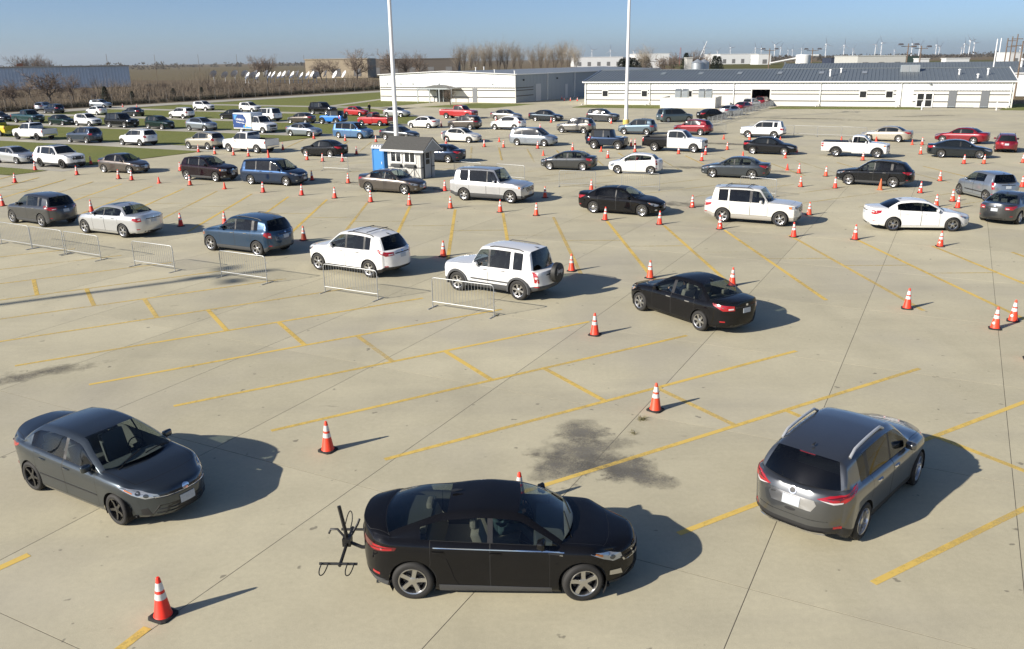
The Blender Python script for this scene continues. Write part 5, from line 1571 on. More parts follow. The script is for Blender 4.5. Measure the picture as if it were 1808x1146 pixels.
# ---------------------------------------------------------------- car assembly
CARMESH = {}
def car_parts(specname, S, lod):
    """every mesh of one body style, built once: list of (name, mesh, slot colours, offset, rotz, parentname)"""
    key = (specname, lod)
    if key in CARMESH: return CARMESH[key]
    bm, tl, I = build_body(S, lod)
    bvh = BVHTree.FromBMesh(bm)
    groups = {}
    for f in bm.faces: groups.setdefault(f[tl], []).append(f)
    parts = []          # name, mesh, colour slots
    body_t = {T_BODY: 0, T_PIL: 1, T_CLAD: 2, T_SEAM: 3, T_BED: 4, T_ROOF: 5}
    bf = [f for t_ in body_t for f in groups.get(t_, [])]
    parts.append(('body', sub_mesh(bm, bf, 'body', [None] * 6, lambda f: body_t[f[tl]]), 'BODY'))
    if lod == 2:
        pass
    for t_, nm in ((T_HOOD, 'hood'), (T_TRUNK, 'trunk_lid')):
        if groups.get(t_): parts.append((nm, sub_mesh(bm, groups[t_], nm, [None]), 'PAINT'))
    for t_ in (T_DF, T_DR):
        for sg in (1, -1):
            fs = [f for f in groups.get(t_, []) if f.calc_center_median().y * sg > 0]
            if fs: parts.append(('door', sub_mesh(bm, fs, 'door', [None]), 'PAINT2' if S.get('two_tone') else 'PAINT'))
    if groups.get(T_WS): parts.append(('windshield', sub_mesh(bm, groups[T_WS], 'windshield', [None, M_SEAL], inset=(.035, .03, .02)[lod]), 'GLASSW'))
    if groups.get(T_RW): parts.append(('rear_window', sub_mesh(bm, groups[T_RW], 'rear_window', [None, M_SEAL], inset=(.04, .035, .03)[lod]), 'GLASSR'))
    sw = groups.get(T_SW, [])
    # connected pieces of side glass are separate panes
    left = set(sw)
    while left:
        st = [left.pop()]; comp = []
        while st:
            f = st.pop(); comp.append(f)
            for e in f.edges:
                for g in e.link_faces:
                    if g in left: left.remove(g); st.append(g)
        xm = sum(f.calc_center_median().x for f in comp) / len(comp)
        parts.append(('side_window', sub_mesh(bm, comp, 'side_window', [None, None], inset=(.016, .019, .03)[lod]), 'GLASSF' if xm > S.xb else 'GLASSB'))
    # underbody: floor pan and wheel housings
    u = MB(); hwm = S.W / 2
    u.box(((I['xF'] + I['xR']) / 2, 0, S.gc + .09), (S.L - 1.0, S.W - .26, .04))
    for ax in (S.wb / 2, -S.wb / 2):
        for sg in (1, -1):
            n = 14; vs = []; fs = []
            a0 = math.asin(max(-.9, (S.gc + .0 - S.r) / I['ra']))
            for k in range(n + 1):
                a = a0 + (math.pi - 2 * a0) * k / n
                x = ax + I['ra'] * 1.004 * math.cos(a); z = S.r + I['ra'] * 1.004 * math.sin(a)
                yo = hwm - .035
                vs += [(x, sg * yo, z), (x, sg * (hwm - .36), z)]
            for k in range(n): fs.append((2 * k, 2 * k + 1, 2 * k + 3, 2 * k + 2))
            fs.append(tuple(2 * k + 1 for k in range(n + 1)))
            u.add(vs, fs)
    parts.append(('underbody', u.mesh('underbody', M_UNDER), None))
    # lamps, grille and trim
    def P_(nm, poly, mats, az, rear=False, off=.004, org=None, both=True, rings=3):
        for sg in ((1, -1) if both else (1,)):
            parts.append((nm, patch_mesh(nm, bvh, poly, mats, az, sg, org or (0, 0), rear, off, rings=rings), None))
    for d in S.get('decor', ()):
        nm, kind, poly, m_ = d[0], d[1], d[2], d[3]
        offv = d[4] if len(d) > 4 else .004
        if lod == 2 and nm in ('fog_lamp', 'reflector', 'badge', 'seam', 'trim_strip', 'reverse_lamp', 'grille_bar', 'lamp_inner', 'fuel_door', 'wiper'): continue
        if kind == 'F': P_(nm, poly, m_, 0, False, offv, both=False)
        elif kind == 'R': P_(nm, poly, m_, 0, True, offv, both=False)
        elif kind == 'FC': P_(nm, poly, m_, 42, False, offv, (I['xF'] - .28, 0), True)
        elif kind == 'RC': P_(nm, poly, m_, 42, True, offv, (I['xR'] + .25, 0), True)
        elif kind == 'S': P_(nm, poly, m_, 90, False, offv, (0, 0), True)
        elif kind == 'T':
            parts.append((nm, patch_mesh(nm, bvh, poly, m_, down=True, off=offv), None))
    # handles
    if lod < 2 or S.get('handles_far'):
        for hx in S.get('handles', (S.xb + .14, S.xd1 + .30)):
            z = S.zb0 - .10 + .02 * (hx < S.xb)
            h = bvh.ray_cast(Vector((hx, 2, z)), Vector((0, -1, 0)), 3)
            if h[0]:
                for sg in (1, -1):
                    m = MB(); y = h[0].y + .012
                    m.add([(hx - .10, sg * (y - .01), z - .014), (hx + .10, sg * (y - .01), z - .014), (hx + .10, sg * (y - .01), z + .014), (hx - .10, sg * (y - .01), z + .014),
                           (hx - .075, sg * (y + .016), z - .012), (hx + .075, sg * (y + .016), z - .012), (hx + .08, sg * (y + .012), z + .012), (hx - .08, sg * (y + .012), z + .012)],
                          [(4, 5, 6, 7), (0, 1, 5, 4), (1, 2, 6, 5), (2, 3, 7, 6), (3, 0, 4, 7)])
                    parts.append(('door_handle', m.mesh('door_handle', [None], True, 60), S.get('handle_slot', 'PAINT')))
    # mirrors
    xm = S.get('xm', I['xs'][3] - .30)
    zm = S.zb0 + (xm - I['xs'][3]) / (I['xs'][10] - I['xs'][3]) * (S.zb1 - S.zb0) + .06
    h = bvh.ray_cast(Vector((xm, 2, zm)), Vector((0, -1, 0)), 3)
    ym = (h[0].y if h[0] else S.W / 2 - .1)
    parts.append(('MIRROR', (xm + .03, ym + .12, zm + .01), None))
    # roof rails
    if S.rails:
        for sg in (1, -1):
            pts = []
            xa, xb_ = S.xh - .38, S.get('rail_end', S.xr + .30)
            for k in range(9):
                x = xa + (xb_ - xa) * k / 8
                hh = bvh.ray_cast(Vector((x, S.W / 2 - .075 - S.tumble - .075, 3)), Vector((0, 0, -1)), 3)
                if hh[0]:
                    pts.append((x, sg * hh[0].y, hh[0].z + (.005 if k in (0, 8) else (.05 if S.rails == 1 else .085))))
            if len(pts) > 2:
                m = MB(); m.tube(pts, .018 if S.rails == 1 else .026, 8)
                parts.append(('roof_rail', m.mesh('roof_rail', [M_BLACK if S.rails == 1 else M_SATIN], True), None))
        if S.get('crossbars'):
            for x in (S.xh - .65, S.xr + .65):
                m = MB(); yy = S.W / 2 - .15 - S.tumble
                m.tube([(x, -yy, S.H + .03), (x, 0, S.H + .045), (x, yy, S.H + .03)], .016, 6)
                parts.append(('roof_crossbar', m.mesh('roof_crossbar', [M_BLACK], True), None))
    if S.arch_flare:
        for ax in (S.wb / 2, -S.wb / 2):
            for sg in (1, -1):
                n = 18; vs = []; fs = []; ra = I['ra']
                for k in range(n + 1):
                    a = math.radians(-12) + (math.pi + math.radians(24)) * k / n
                    ca, sa = math.cos(a), math.sin(a)
                    for (rd, y) in ((ra - .012, S.W / 2 - .04), (ra - .012, S.W / 2 + S.arch_flare), (ra + .035, S.W / 2 + S.arch_flare), (ra + .085, S.W / 2 - .03)):
                        vs.append((ax + rd * ca, sg * y, max(S.gc, S.r + rd * sa)))
                for k in range(n):
                    for e in range(3):
                        i = 4 * k + e; fs.append((i, i + 1, i + 5, i + 4))
                parts.append(('wheel_arch_flare', py_mesh('wheel_arch_flare', vs, fs, [None], True, 40), 'FLARE'))
    ix = dict(I=I, bvh=bvh)
    bm.free()
    CARMESH[key] = (parts, ix)
    return CARMESH[key]

def make_car(specname, S, lod, name, loc, rz, col, label, cat='car', group=None, steer=0.0, seats=None, privacy=True,
             trim=None, rimstyle=None, bodyslots=None, flare=None, tint=None):
    """col: paint material. Every car is an Empty on the ground that parents its parts"""
    parts, ix = car_parts(specname, S, lod)
    root = empty(name, loc, rz)
    tag(root, label, cat, group)
    gw = M_GLASS if lod < 2 else M_GLASS_FAR
    gr = (M_GLASS_DARK if privacy else M_GLASS_MID) if lod < 2 else M_GLASS_FAR
    gf = (tint or M_GLASS_MID) if lod < 2 else M_GLASS_FAR
    trimm = trim or M_SEAL
    slots = dict(zip(range(6), [col, M_BLACK, M_CLAD, M_SEAL, M_BLACK, M_BLACK]))
    if bodyslots: slots.update(bodyslots)
    doors = []
    for nm, me, sl in parts:
        if nm == 'MIRROR':
            for sg in (1, -1):
                o = link('mirror', mirror_mesh(slots.get('mirror', col)), root, (me[0], sg * me[1], me[2]), (0, 0, math.pi + sg * .12))
            continue
        par = root
        if nm == 'door_handle' and doors:
            c0 = sum((Vector(v.co) for v in me.vertices[:4]), Vector()) / 4
            best = min(doors, key=lambda d: (Vector(d['cen']) - c0).length)
            par = best
        o = link(nm, me, par)
        if nm == 'door':
            o['cen'] = tuple(sum((v.co for v in me.vertices), Vector()) / max(1, len(me.vertices))); doors.append(o)
        def setm(i, m):
            o.material_slots[i].link = 'OBJECT'; o.material_slots[i].material = m
        if sl == 'BODY':
            for i in range(6): setm(i, slots[i])
        elif sl == 'PAINT': setm(0, slots.get('handle', col) if nm == 'door_handle' else slots.get(nm, col))
        elif sl == 'CHROME': setm(0, M_CHROME)
        elif sl == 'BLACKH': setm(0, M_BLACK)
        elif sl == 'FLARE': setm(0, flare or M_CLAD)
        elif sl == 'GLASSW': setm(0, gw)
        elif sl == 'GLASSR': setm(0, gr)
        elif sl in ('GLASSF', 'GLASSB'):
            setm(0, gf if sl == 'GLASSF' else gr); setm(1, trimm)
    for d in doors: del d['cen']
    # wheels
    st = rimstyle or S.wheel
    tyre, rim = wheel_meshes(st, S.r, S.tw, S.rr)
    for ax in (1, -1):
        for sg in (1, -1):
            a = (0 if sg > 0 else math.pi) + (steer if ax > 0 else 0)
            w = link('wheel', tyre, root, (ax * S.wb / 2, sg * (S.W / 2 - S.tw / 2 - .015 + S.get('wheel_out', 0)), S.r), (0, 0, a))
            link('rim', rim, w, None, (0, random.random() * 6, 0))
    # interior
    if lod < 2:
        sm = seats or M_SEAT
        zs = S.H - 1.02
        xs_ = S.get('xseat', S.xb + .12)
        for sg in (1, -1):
            link('seat', seat_mesh(sm, False), root, (xs_, sg * .36, zs))
        if S.kind != 'pickup' or S.doors == 2:
            o = link('seat', seat_mesh(sm, True), root, (S.get('xseat2', xs_ - .80), 0, zs + .02)); o.scale = (1, min(1, (S.W - .5) / 1.3), .80)
        if S.kind != 'pickup':
            x0_, x1_ = ix['I']['xR'] + .28, S.get('xseat2', xs_ - .80) - .36
            if x1_ - x0_ > .15:
                d = MB(); d.box(((x0_ + x1_) / 2, 0, S.zb1 - (.10 if S.kind == 'sedan' else .16)), (x1_ - x0_, S.W - .34, .03)); d.obj('parcel_shelf', M_SEATBLK if seats is None else M_DASH, root)
        d = MB(); d.box((ix['I']['xs'][3] - .12, 0, S.zb0 - .16), (.55, S.W - .36, .22), taper=.85)
        d.obj('dashboard', M_DASH, root)
        s = MB()
        for k in range(16):
            a, b = 2 * math.pi * k / 16, 2 * math.pi * (k + 1) / 16
            s.tube([(0, .18 * math.cos(a), .18 * math.sin(a)), (0, .18 * math.cos(b), .18 * math.sin(b))], .014, 5, cap=False)
        s.box((0, 0, -.02), (.03, .34, .05)); s.box((0, 0, 0), (.05, .12, .12))
        s.obj('steering_wheel', M_SEATBLK, root, (xs_ + .46, .36, S.zb0 - .03), (0, -.42, 0))
    return root

# ---------------------------------------------------------------- body styles
def rc(u0, z0, u1, z1): return [(u0, z0), (u1, z0), (u1, z1), (u0, z1)]

def ell(cx, cz, a, b, n=12): return [(cx + a * math.cos(2 * math.pi * k / n), cz + b * math.sin(2 * math.pi * k / n)) for k in range(n)]

def decor(S, head='sweep', tail='wide', grille='bar', plate_f=True, plate=M_PLATE, gm=M_BLACK, bar=M_CHROME, badge=True, intake=True, lampm=M_LAMP):
    d = []
    z = S.znc
    if head == 'sweep':
        d.append(('headlight', 'FC', [(.30, z - .115), (.55, z - .125), (.78, z - .03), (.93, z + .075), (.80, z + .065), (.58, z + .015), (.34, z - .045)], lampm))
        d.append(('lamp_inner', 'FC', ell(.62, z - .055, .055, .04), M_LAMPIN, .007))
        d.append(('lamp_inner', 'FC', [(.78, z - .005), (.86, z + .04), (.84, z + .06), (.77, z + .02)], M_AMBER, .007))
    elif head == 'box':
        d.append(('headlight', 'FC', [(.27, z - .17), (.60, z - .17), (.78, z - .13), (.80, z - .015), (.58, z - .02), (.28, z - .03)], lampm))
        d.append(('lamp_inner', 'FC', ell(.46, z - .095, .055, .05), M_LAMPIN, .007))
        d.append(('lamp_inner', 'FC', rc(.68, z - .14, .78, z - .03), M_AMBER, .007))
    elif head == 'round':
        d.append(('headlight', 'F', ell(.47, z - .13, .095, .095, 16), lampm)); d.append(('headlight', 'F', ell(-.47, z - .13, .095, .095, 16), lampm))
    elif head == 'tall':
        d.append(('headlight', 'FC', [(.36, z - .22), (.60, z - .24), (.80, z - .10), (.84, z + .04), (.66, z + .02), (.40, z - .06)], lampm))
        d.append(('lamp_inner', 'FC', ell(.58, z - .12, .06, .055), M_LAMPIN, .007))
    gw = S.W / 2 - .38
    if grille == 'bar':
        d.append(('grille', 'F', [(-gw * .80, z - .20), (gw * .80, z - .20), (gw, z - .08), (-gw, z - .08)], gm))
        d.append(('grille_bar', 'F', rc(-gw * .95, z - .115, gw * .95, z - .095), bar, .012))
    elif grille == 'big':
        d.append(('grille', 'F', [(-gw * .75, z - .34), (gw * .75, z - .34), (gw * .98, z - .06), (-gw * .98, z - .06)], gm))
        for k in range(3):
            zz = z - .30 + k * .085
            d.append(('grille_bar', 'F', rc(-gw * .78, zz, gw * .78, zz + .022), bar, .012))
    elif grille == 'slots':
        for k in range(7):
            y = -.39 + .13 * k
            d.append(('grille_bar', 'F', rc(y - .035, z - .26, y + .035, z - .05), M_BLACK, .004))
    elif grille == 'slim':
        d.append(('grille', 'F', [(-gw * .9, z - .10), (gw * .9, z - .10), (gw * .98, z - .06), (-gw * .98, z - .06)], gm))
    if intake:
        d.append(('lower_intake', 'F', [(-gw * 1.05, S.gc + .10), (gw * 1.05, S.gc + .10), (gw * .85, S.gc + .24), (-gw * .85, S.gc + .24)], M_BLACK))
        d.append(('fog_lamp', 'FC', ell(.47, S.gc + .20, .075, .04), M_LAMP))
    if plate_f:
        d.append(('licence_plate', 'F', rc(-.155, S.gc + .25, .155, S.gc + .395), plate, .014))
    if badge:
        d.append(('badge', 'F', ell(0, z - .075, .065, .04), M_CHROME, .016))
    t = S.ztc
    suv = S.kind in ('suv', 'van')
    if tail == 'wide':
        d.append(('taillight', 'RC', [(.22, t - .20), (.58, t - .22), (.86, t - .08), (.88, t - .02), (.56, t - .045), (.24, t - .06)], M_TAIL))
        d.append(('reverse_lamp', 'RC', [(.26, t - .17), (.42, t - .18), (.42, t - .14), (.26, t - .13)], M_CLEARL, .007))
    elif tail == 'block':
        d.append(('taillight', 'RC', [(.40, t - .24), (.62, t - .26), (.84, t - .17), (.86, t - .05), (.62, t - .06), (.42, t - .07)], M_TAIL))
        d.append(('reverse_lamp', 'RC', [(.44, t - .16), (.56, t - .17), (.56, t - .12), (.44, t - .11)], M_CLEARL, .007))
    elif tail == 'vert':
        d.append(('taillight', 'RC', [(.50, t - .36), (.66, t - .36), (.72, t + .02), (.58, t + .02)], M_TAIL))
        d.append(('reverse_lamp', 'RC', [(.54, t - .22), (.65, t - .22), (.66, t - .14), (.55, t - .14)], M_CLEARL, .007))
    elif tail == 'suvwide':
        d.append(('taillight', 'RC', [(.24, t - .17), (.60, t - .20), (.92, t - .04), (.86, t + .06), (.60, t - .03), (.26, t - .05)], M_TAIL))
        d.append(('reverse_lamp', 'RC', [(.28, t - .14), (.48, t - .155), (.48, t - .12), (.28, t - .105)], M_CLEARL, .007))
    elif tail == 'corner':
        d.append(('taillight', 'RC', [(.50, t - .26), (.70, t - .24), (.86, t - .12), (.80, t + .0), (.62, t - .01), (.52, t - .06)], M_TAIL))
        d.append(('reverse_lamp', 'RC', [(.53, t - .22), (.64, t - .21), (.64, t - .16), (.53, t - .16)], M_CLEARL, .007))
    elif tail == 'truck':
        d.append(('taillight', 'RC', [(.53, t - .38), (.66, t - .38), (.66, t - .03), (.53, t - .03)], M_TAIL))
        d.append(('reverse_lamp', 'RC', rc(.545, t - .25, .645, t - .17), M_CLEARL, .007))
    zp = {'sedan': t - .30, 'suv': t - .30, 'van': t - .35, 'pickup': S.gc + .22}[S.kind]
    d.append(('licence_plate', 'R', rc(-.155, zp, .155, zp + .15), plate, .014))
    if S.kind != 'pickup':
        d.append(('trim_strip', 'R', [(-.42, zp + .175), (.42, zp + .175), (.40, zp + .21), (-.40, zp + .21)], M_CHROME if S.get('rear_chrome') else M_BLACK, .008))
        d.append(('badge', 'R', ell(0, zp + .245, .05, .035), M_CHROME, .010))
        d.append(('reflector', 'RC', rc(.50, S.gc + .27, .66, S.gc + .31), M_TAIL, .006))
        d.append(('bumper_insert', 'R', [(-.55, S.gc + .09), (.55, S.gc + .09), (.50, S.gc + .20), (-.50, S.gc + .20)], M_BLACK))
    else:
        d.append(('rear_bumper', 'R', rc(-S.W / 2 + .22, S.gc + .14, S.W / 2 - .22, S.gc + .34), M_CHROME, .06))
        d.append(('badge', 'R', ell(0, S.zt - .22, .10, .04), M_BLACK, .010))
    if S.get('molding'):
        zm = S.gc + .30
        d.append(('side_molding', 'S', rc(-S.xd0 + .05, zm, -S.xd1 - .05, zm + .055), S.molding, .012))
    if S.get('sunroof'):
        y = S.W / 2 - .48
        d.append(('sunroof', 'T', [(S.xh - .20, -y), (S.xh - .20, y), (S.xh - S.sunroof, y), (S.xh - S.sunroof, -y)], M_GLASS_FAR, .003))
    # wipers lie on the cowl
    for y0 in (.05, -.55):
        d.append(('wiper', 'T', [(S.xc - .04, y0), (S.xc - .055, y0), (S.xc - .10 - .06, y0 + .55), (S.xc - .085 - .06, y0 + .55)], M_SEAL, .016))
    if S.get('fin', True) and S.kind != 'pickup':
        x = S.xr + .12
        d.append(('antenna_fin', 'T', [(x + .10, 0.0), (x, .035), (x - .06, .03), (x - .06, -.03), (x, -.035)], M_BLACK, .04))
    return d

SPECS = {}
def mk(name, dec=None, **k):
    s = dict(BASE); s.update(k); S = Spec(s)
    S['decor'] = decor(S, **(dec or {})) + list(k.get('extra', []))
    SPECS[name] = S
    return S

SEDAN_C = dict(L=4.62, W=1.78, H=1.46, wb=2.70, fo=.93, r=.32, xc=1.08, xh=.26, xp=-.30, xr=-1.02, xg=-1.68, xb=-.10, xd0=.80, xd1=-1.08, zb0=.92, zb1=1.0, zg=1.09, zt=1.07)
mk('sedan_compact', **SEDAN_C)
mk('sedan_civic', dec=dict(tail='block'), **{**SEDAN_C, 'H': 1.43, 'xc': 1.30, 'xh': .34, 'L': 4.50, 'W': 1.75, 'wheel': 'cover'})
mk('sedan_sentra', **{**SEDAN_C, 'H': 1.49, 'molding': None})
mk('sedan_mid', dec=dict(grille='bar'))
mk('sedan_altima', dec=dict(grille='big', tail='wide'), zn=.76, xc=1.10)
mk('sedan_fast', dec=dict(grille='big', tail='wide'), L=4.90, W=1.86, H=1.45, wb=2.83, xr=-1.0, xg=-1.98, zg=1.08, zt=1.06, xc=1.10, xh=.28, glass_u1=8.6, wheel='ten')
mk('sedan_sonata', dec=dict(tail='wide', grille='slim', plate=M_PLATE), L=4.80, W=1.83, H=1.475, wb=2.73, fo=.95, xc=1.02, xh=.20, xr=-1.12, xg=-1.78, zg=1.10, zt=1.10, ztc=1.02, wheel='six', r=.325)
mk('sedan_malibu', dec=dict(tail='block', grille='bar'), L=4.86, W=1.855, H=1.465, wb=2.737, fo=.96, xc=1.05, xh=.20, xr=-1.05, xg=-1.75, zg=1.12, zt=1.11, ztc=1.04, zb1=1.04, wheel='twin')
mk('sedan_full', dec=dict(tail='block', grille='big', plate_f=True), L=5.12, W=1.93, H=1.54, wb=2.868, fo=1.02, r=.35, zn=.82, znc=.78, zc=1.08, zb0=1.02, zb1=1.09, zg=1.16, zt=1.15, ztc=1.07, xc=1.05, xh=.22, xr=-1.15, xg=-1.78, wheel='five', sunroof=.75)
mk('sedan_avalon', dec=dict(tail='wide', grille='slim'), L=4.96, W=1.835, H=1.46, wb=2.82, fo=.99, xc=1.08, xh=.26, xr=-1.15, xg=-1.92, glass_u1=8.65, wheel='ten', rear_chrome=True)
mk('sedan_camry', dec=dict(tail='wide', grille='bar'), wheel='cover')
mk('sedan_cadillac', dec=dict(tail='vert', grille='big', head='tall'), L=5.13, W=1.85, H=1.50, wb=2.837, fo=.97, sunroof=.7, wheel='ten', rear_chrome=True)
# foreground: dark compact sedan with a lip spoiler and black star wheels
HC = dict(L=4.64, W=1.776, H=1.455, wb=2.70, fo=.95, r=.315, tw=.215, rr=.75, gc=.15, xc=1.18, xh=.22, xp=-.36, xr=-1.10, xg=-1.70, xb=-.16, xd0=.86, xd1=-1.10,
          zn=.76, znc=.735, zc=1.01, zb0=.93, zb1=1.02, zg=1.10, zt=1.11, ztc=1.0, nc=.46, nci=.15, tci=.13, pw=3.0, cab_side=.26, glass_u1=8.65, w_off=(-.09, -.03, -.018, 0, -.022, -.09), wheel='star_black', hz=.045, fin=False)
S = mk('hero_sedan', dec=dict(head='none', grille='none', tail='none', plate_f=False, badge=False, intake=False), **HC)
z = S.znc
S['decor'] += [
    ('headlight', 'FC', [(.26, z - .10), (.52, z - .125), (.74, z - .055), (1.00, z + .085), (.90, z + .085), (.62, z + .02), (.30, z - .055)], M_LAMP),
    ('lamp_inner', 'FC', ell(.50, z - .07, .05, .035), M_LAMPIN, .007), ('lamp_inner', 'FC', ell(.64, z - .03, .05, .035), M_LAMPIN, .007),
    ('lamp_inner', 'FC', [(.74, z - .035), (.88, z + .035), (.86, z + .05), (.74, z - .01)], M_AMBER, .007),
    ('grille', 'F', [(-.52, z - .135), (.52, z - .135), (.56, z - .085), (.30, z - .062), (-.30, z - .062), (-.56, z - .085)], M_BLACK),
    ('grille_bar', 'F', rc(-.54, z - .118, .54, z - .104), M_CHROME, .010),
    ('badge', 'F', ell(0, z - .06, .075, .05), M_CHROME, .016),
    ('lower_intake', 'F', [(-.62, S.gc + .08), (.62, S.gc + .08), (.50, S.gc + .31), (-.50, S.gc + .31)], M_BLACK),
    ('grille_bar', 'F', rc(-.54, S.gc + .15, .54, S.gc + .162), M_CLAD, .010), ('grille_bar', 'F', rc(-.52, S.gc + .22, .52, S.gc + .232), M_CLAD, .010),
    ('fog_lamp', 'FC', [(.42, S.gc + .12), (.62, S.gc + .13), (.62, S.gc + .24), (.50, S.gc + .27)], M_BLACK),
    ('licence_plate', 'F', rc(-.155, S.gc + .24, .155, S.gc + .39), M_PLATE, .018),
    ('taillight', 'RC', [(.36, S.ztc - .20), (.62, S.ztc - .21), (.90, S.ztc - .08), (.92, S.ztc - .03), (.60, S.ztc - .06), (.38, S.ztc - .07)], M_TAIL),
    ('side_molding', 'S', rc(-.82, S.gc + .33, 1.05, S.gc + .352), M_BLACK, .006),
]
# foreground: black hatchback sedan seen from its right side
S = mk('hero_hatch', dec=dict(head='none', grille='none', tail='none', plate_f=False, badge=False, intake=False), L=4.50, W=1.79, H=1.435, wb=2.685, fo=.93, r=.335, tw=.215, rr=.70, gc=.14,
       xc=1.22, xh=.36, xp=-.15, xr=-.80, xg=-1.84, zn=.80, znc=.77, zc=1.02, zb0=.96, zb1=1.07, zg=1.175, zt=1.165, ztc=1.08, nc=.50, nci=.18, tc=.28, tci=.13, pw=2.8, xb=-.10, xd0=.84, xd1=-1.06,
       cab_side=.26, glass_u0=3.32, glass_u1=8.95, w_off=(-.09, -.03, -.018, 0, -.024, -.09), wheel='five', hz=.04, rz=.055, tumble=.19, crown=.045, rear_chrome=False, fin=False,
       tail=(.10, .02, 0, .0, .02, .02), handles=(-.02, -.92))
z = S.znc
S['decor'] += [
    ('headlight', 'FC', [(.44, z - .13), (.62, z - .14), (.80, z - .05), (.99, z + .07), (.90, z + .075), (.66, z + .01), (.46, z - .05)], M_LAMP),
    ('lamp_inner', 'FC', ell(.62, z - .075, .05, .035), M_LAMPIN, .007), ('lamp_inner', 'FC', [(.80, z - .02), (.93, z + .05), (.90, z + .06), (.80, z + .02)], M_AMBER, .007),
    ('grille', 'F', [(-.56, z - .20), (.56, z - .20), (.62, z - .05), (-.62, z - .05)], M_RIM),
    ('grille_bar', 'F', rc(-.60, z - .135, .60, z - .115), M_BLACK, .012),
    ('fog_lamp', 'FC', [(.42, S.gc + .20), (.66, S.gc + .24), (.66, S.gc + .32), (.46, S.gc + .30)], M_RIM, .008),
    ('lower_intake', 'F', [(-.6, S.gc + .10), (.6, S.gc + .10), (.5, S.gc + .24), (-.5, S.gc + .24)], M_BLACK),
    ('taillight', 'RC', [(.24, z + .11), (.58, z + .07), (.90, z + .12), (.92, z + .17), (.58, z + .19), (.26, z + .22)], M_TAILDK),
    ('lamp_inner', 'RC', [(.50, z + .09), (.87, z + .125), (.87, z + .15), (.50, z + .115)], M_TAIL, .008), ('lamp_inner', 'RC', [(.56, z + .15), (.87, z + .165), (.70, z + .18), (.56, z + .18)], M_TAIL, .008),
    ('trim_strip', 'S', [(-.98, .885), (-.98, .90), (1.00, .958), (1.00, .942)], M_CHROME, .010),
    ('side_badge', 'S', [(-1.02, .835), (-1.04, .875), (-.82, .905), (-.80, .865)], M_BLACK, .006),
    ('trim_strip', 'S', [(-1.05, .875), (-1.05, .888), (-.76, .915), (-.76, .903)], M_CHROME, .010), ('trim_strip', 'S', [(-1.03, .832), (-1.03, .844), (-.98, .85), (-.98, .838)], M_CHROME, .010),
    ('rocker_panel', 'S', [(-.86, S.gc + .015), (-.86, S.gc + .11), (.92, S.gc + .15), (.92, S.gc + .015)], M_CLAD, .010),
    ('front_air_dam', 'FC', [(.30, S.gc + .06), (.80, S.gc + .06), (.86, S.gc + .12), (.30, S.gc + .11)], M_CLAD, .008),
    ('rear_splitter', 'RC', [(.30, S.gc + .10), (.84, S.gc + .08), (.90, S.gc + .20), (.30, S.gc + .22)], M_CLAD, .008),
    ('antenna_fin', 'T', [(-.60, 0.10), (-.72, .135), (-.78, .13), (-.78, .07), (-.72, .065)], M_BLACK, .05),
]
# foreground: grey crossover seen from behind
SUV_C = dict(kind='suv', L=4.65, W=1.83, H=1.69, wb=2.70, fo=.93, gc=.21, r=.355, tw=.23, zn=.92, znc=.88, zc=1.13, zb0=1.06, zb1=1.17, zg=1.12, zt=1.10, ztc=1.10,
             xc=1.02, xh=.24, xp=-.40, xr=-1.90, xg=-2.22, rz=.10, hz=.05, tumble=.15, w_off=(-.09, -.03, -.018, 0, -.022, -.10), nose=(-.14, -.04, 0, -.01, -.03, -.08), tail=(.12, .0, .0, .03, .07, .10),
             tc=.34, tci=.14, xb=-.14, xd0=.80, xd1=-1.10, third=-1.18, glass_u0=3.35, glass_u1=7.75, clad=.35, breaks=(3, 8, 10), rails=1, lift1=.14)
S = mk('hero_suv', dec=dict(head='sweep', tail='none', grille='big', badge=False), **{**SUV_C, 'L': 4.69, 'W': 1.84, 'H': 1.70, 'wb': 2.706, 'rails': 2, 'wheel': 'twin', 'xr': -1.88, 'xg': -2.20, 'zg': 1.14, 'ztc': 1.12, 'zt': 1.12, 'rr': .71, 'third': -1.16, 'handle_slot': 'CHROME', 'fin': False, 'tci': .13, 'pw': 4.0})
t = S.ztc
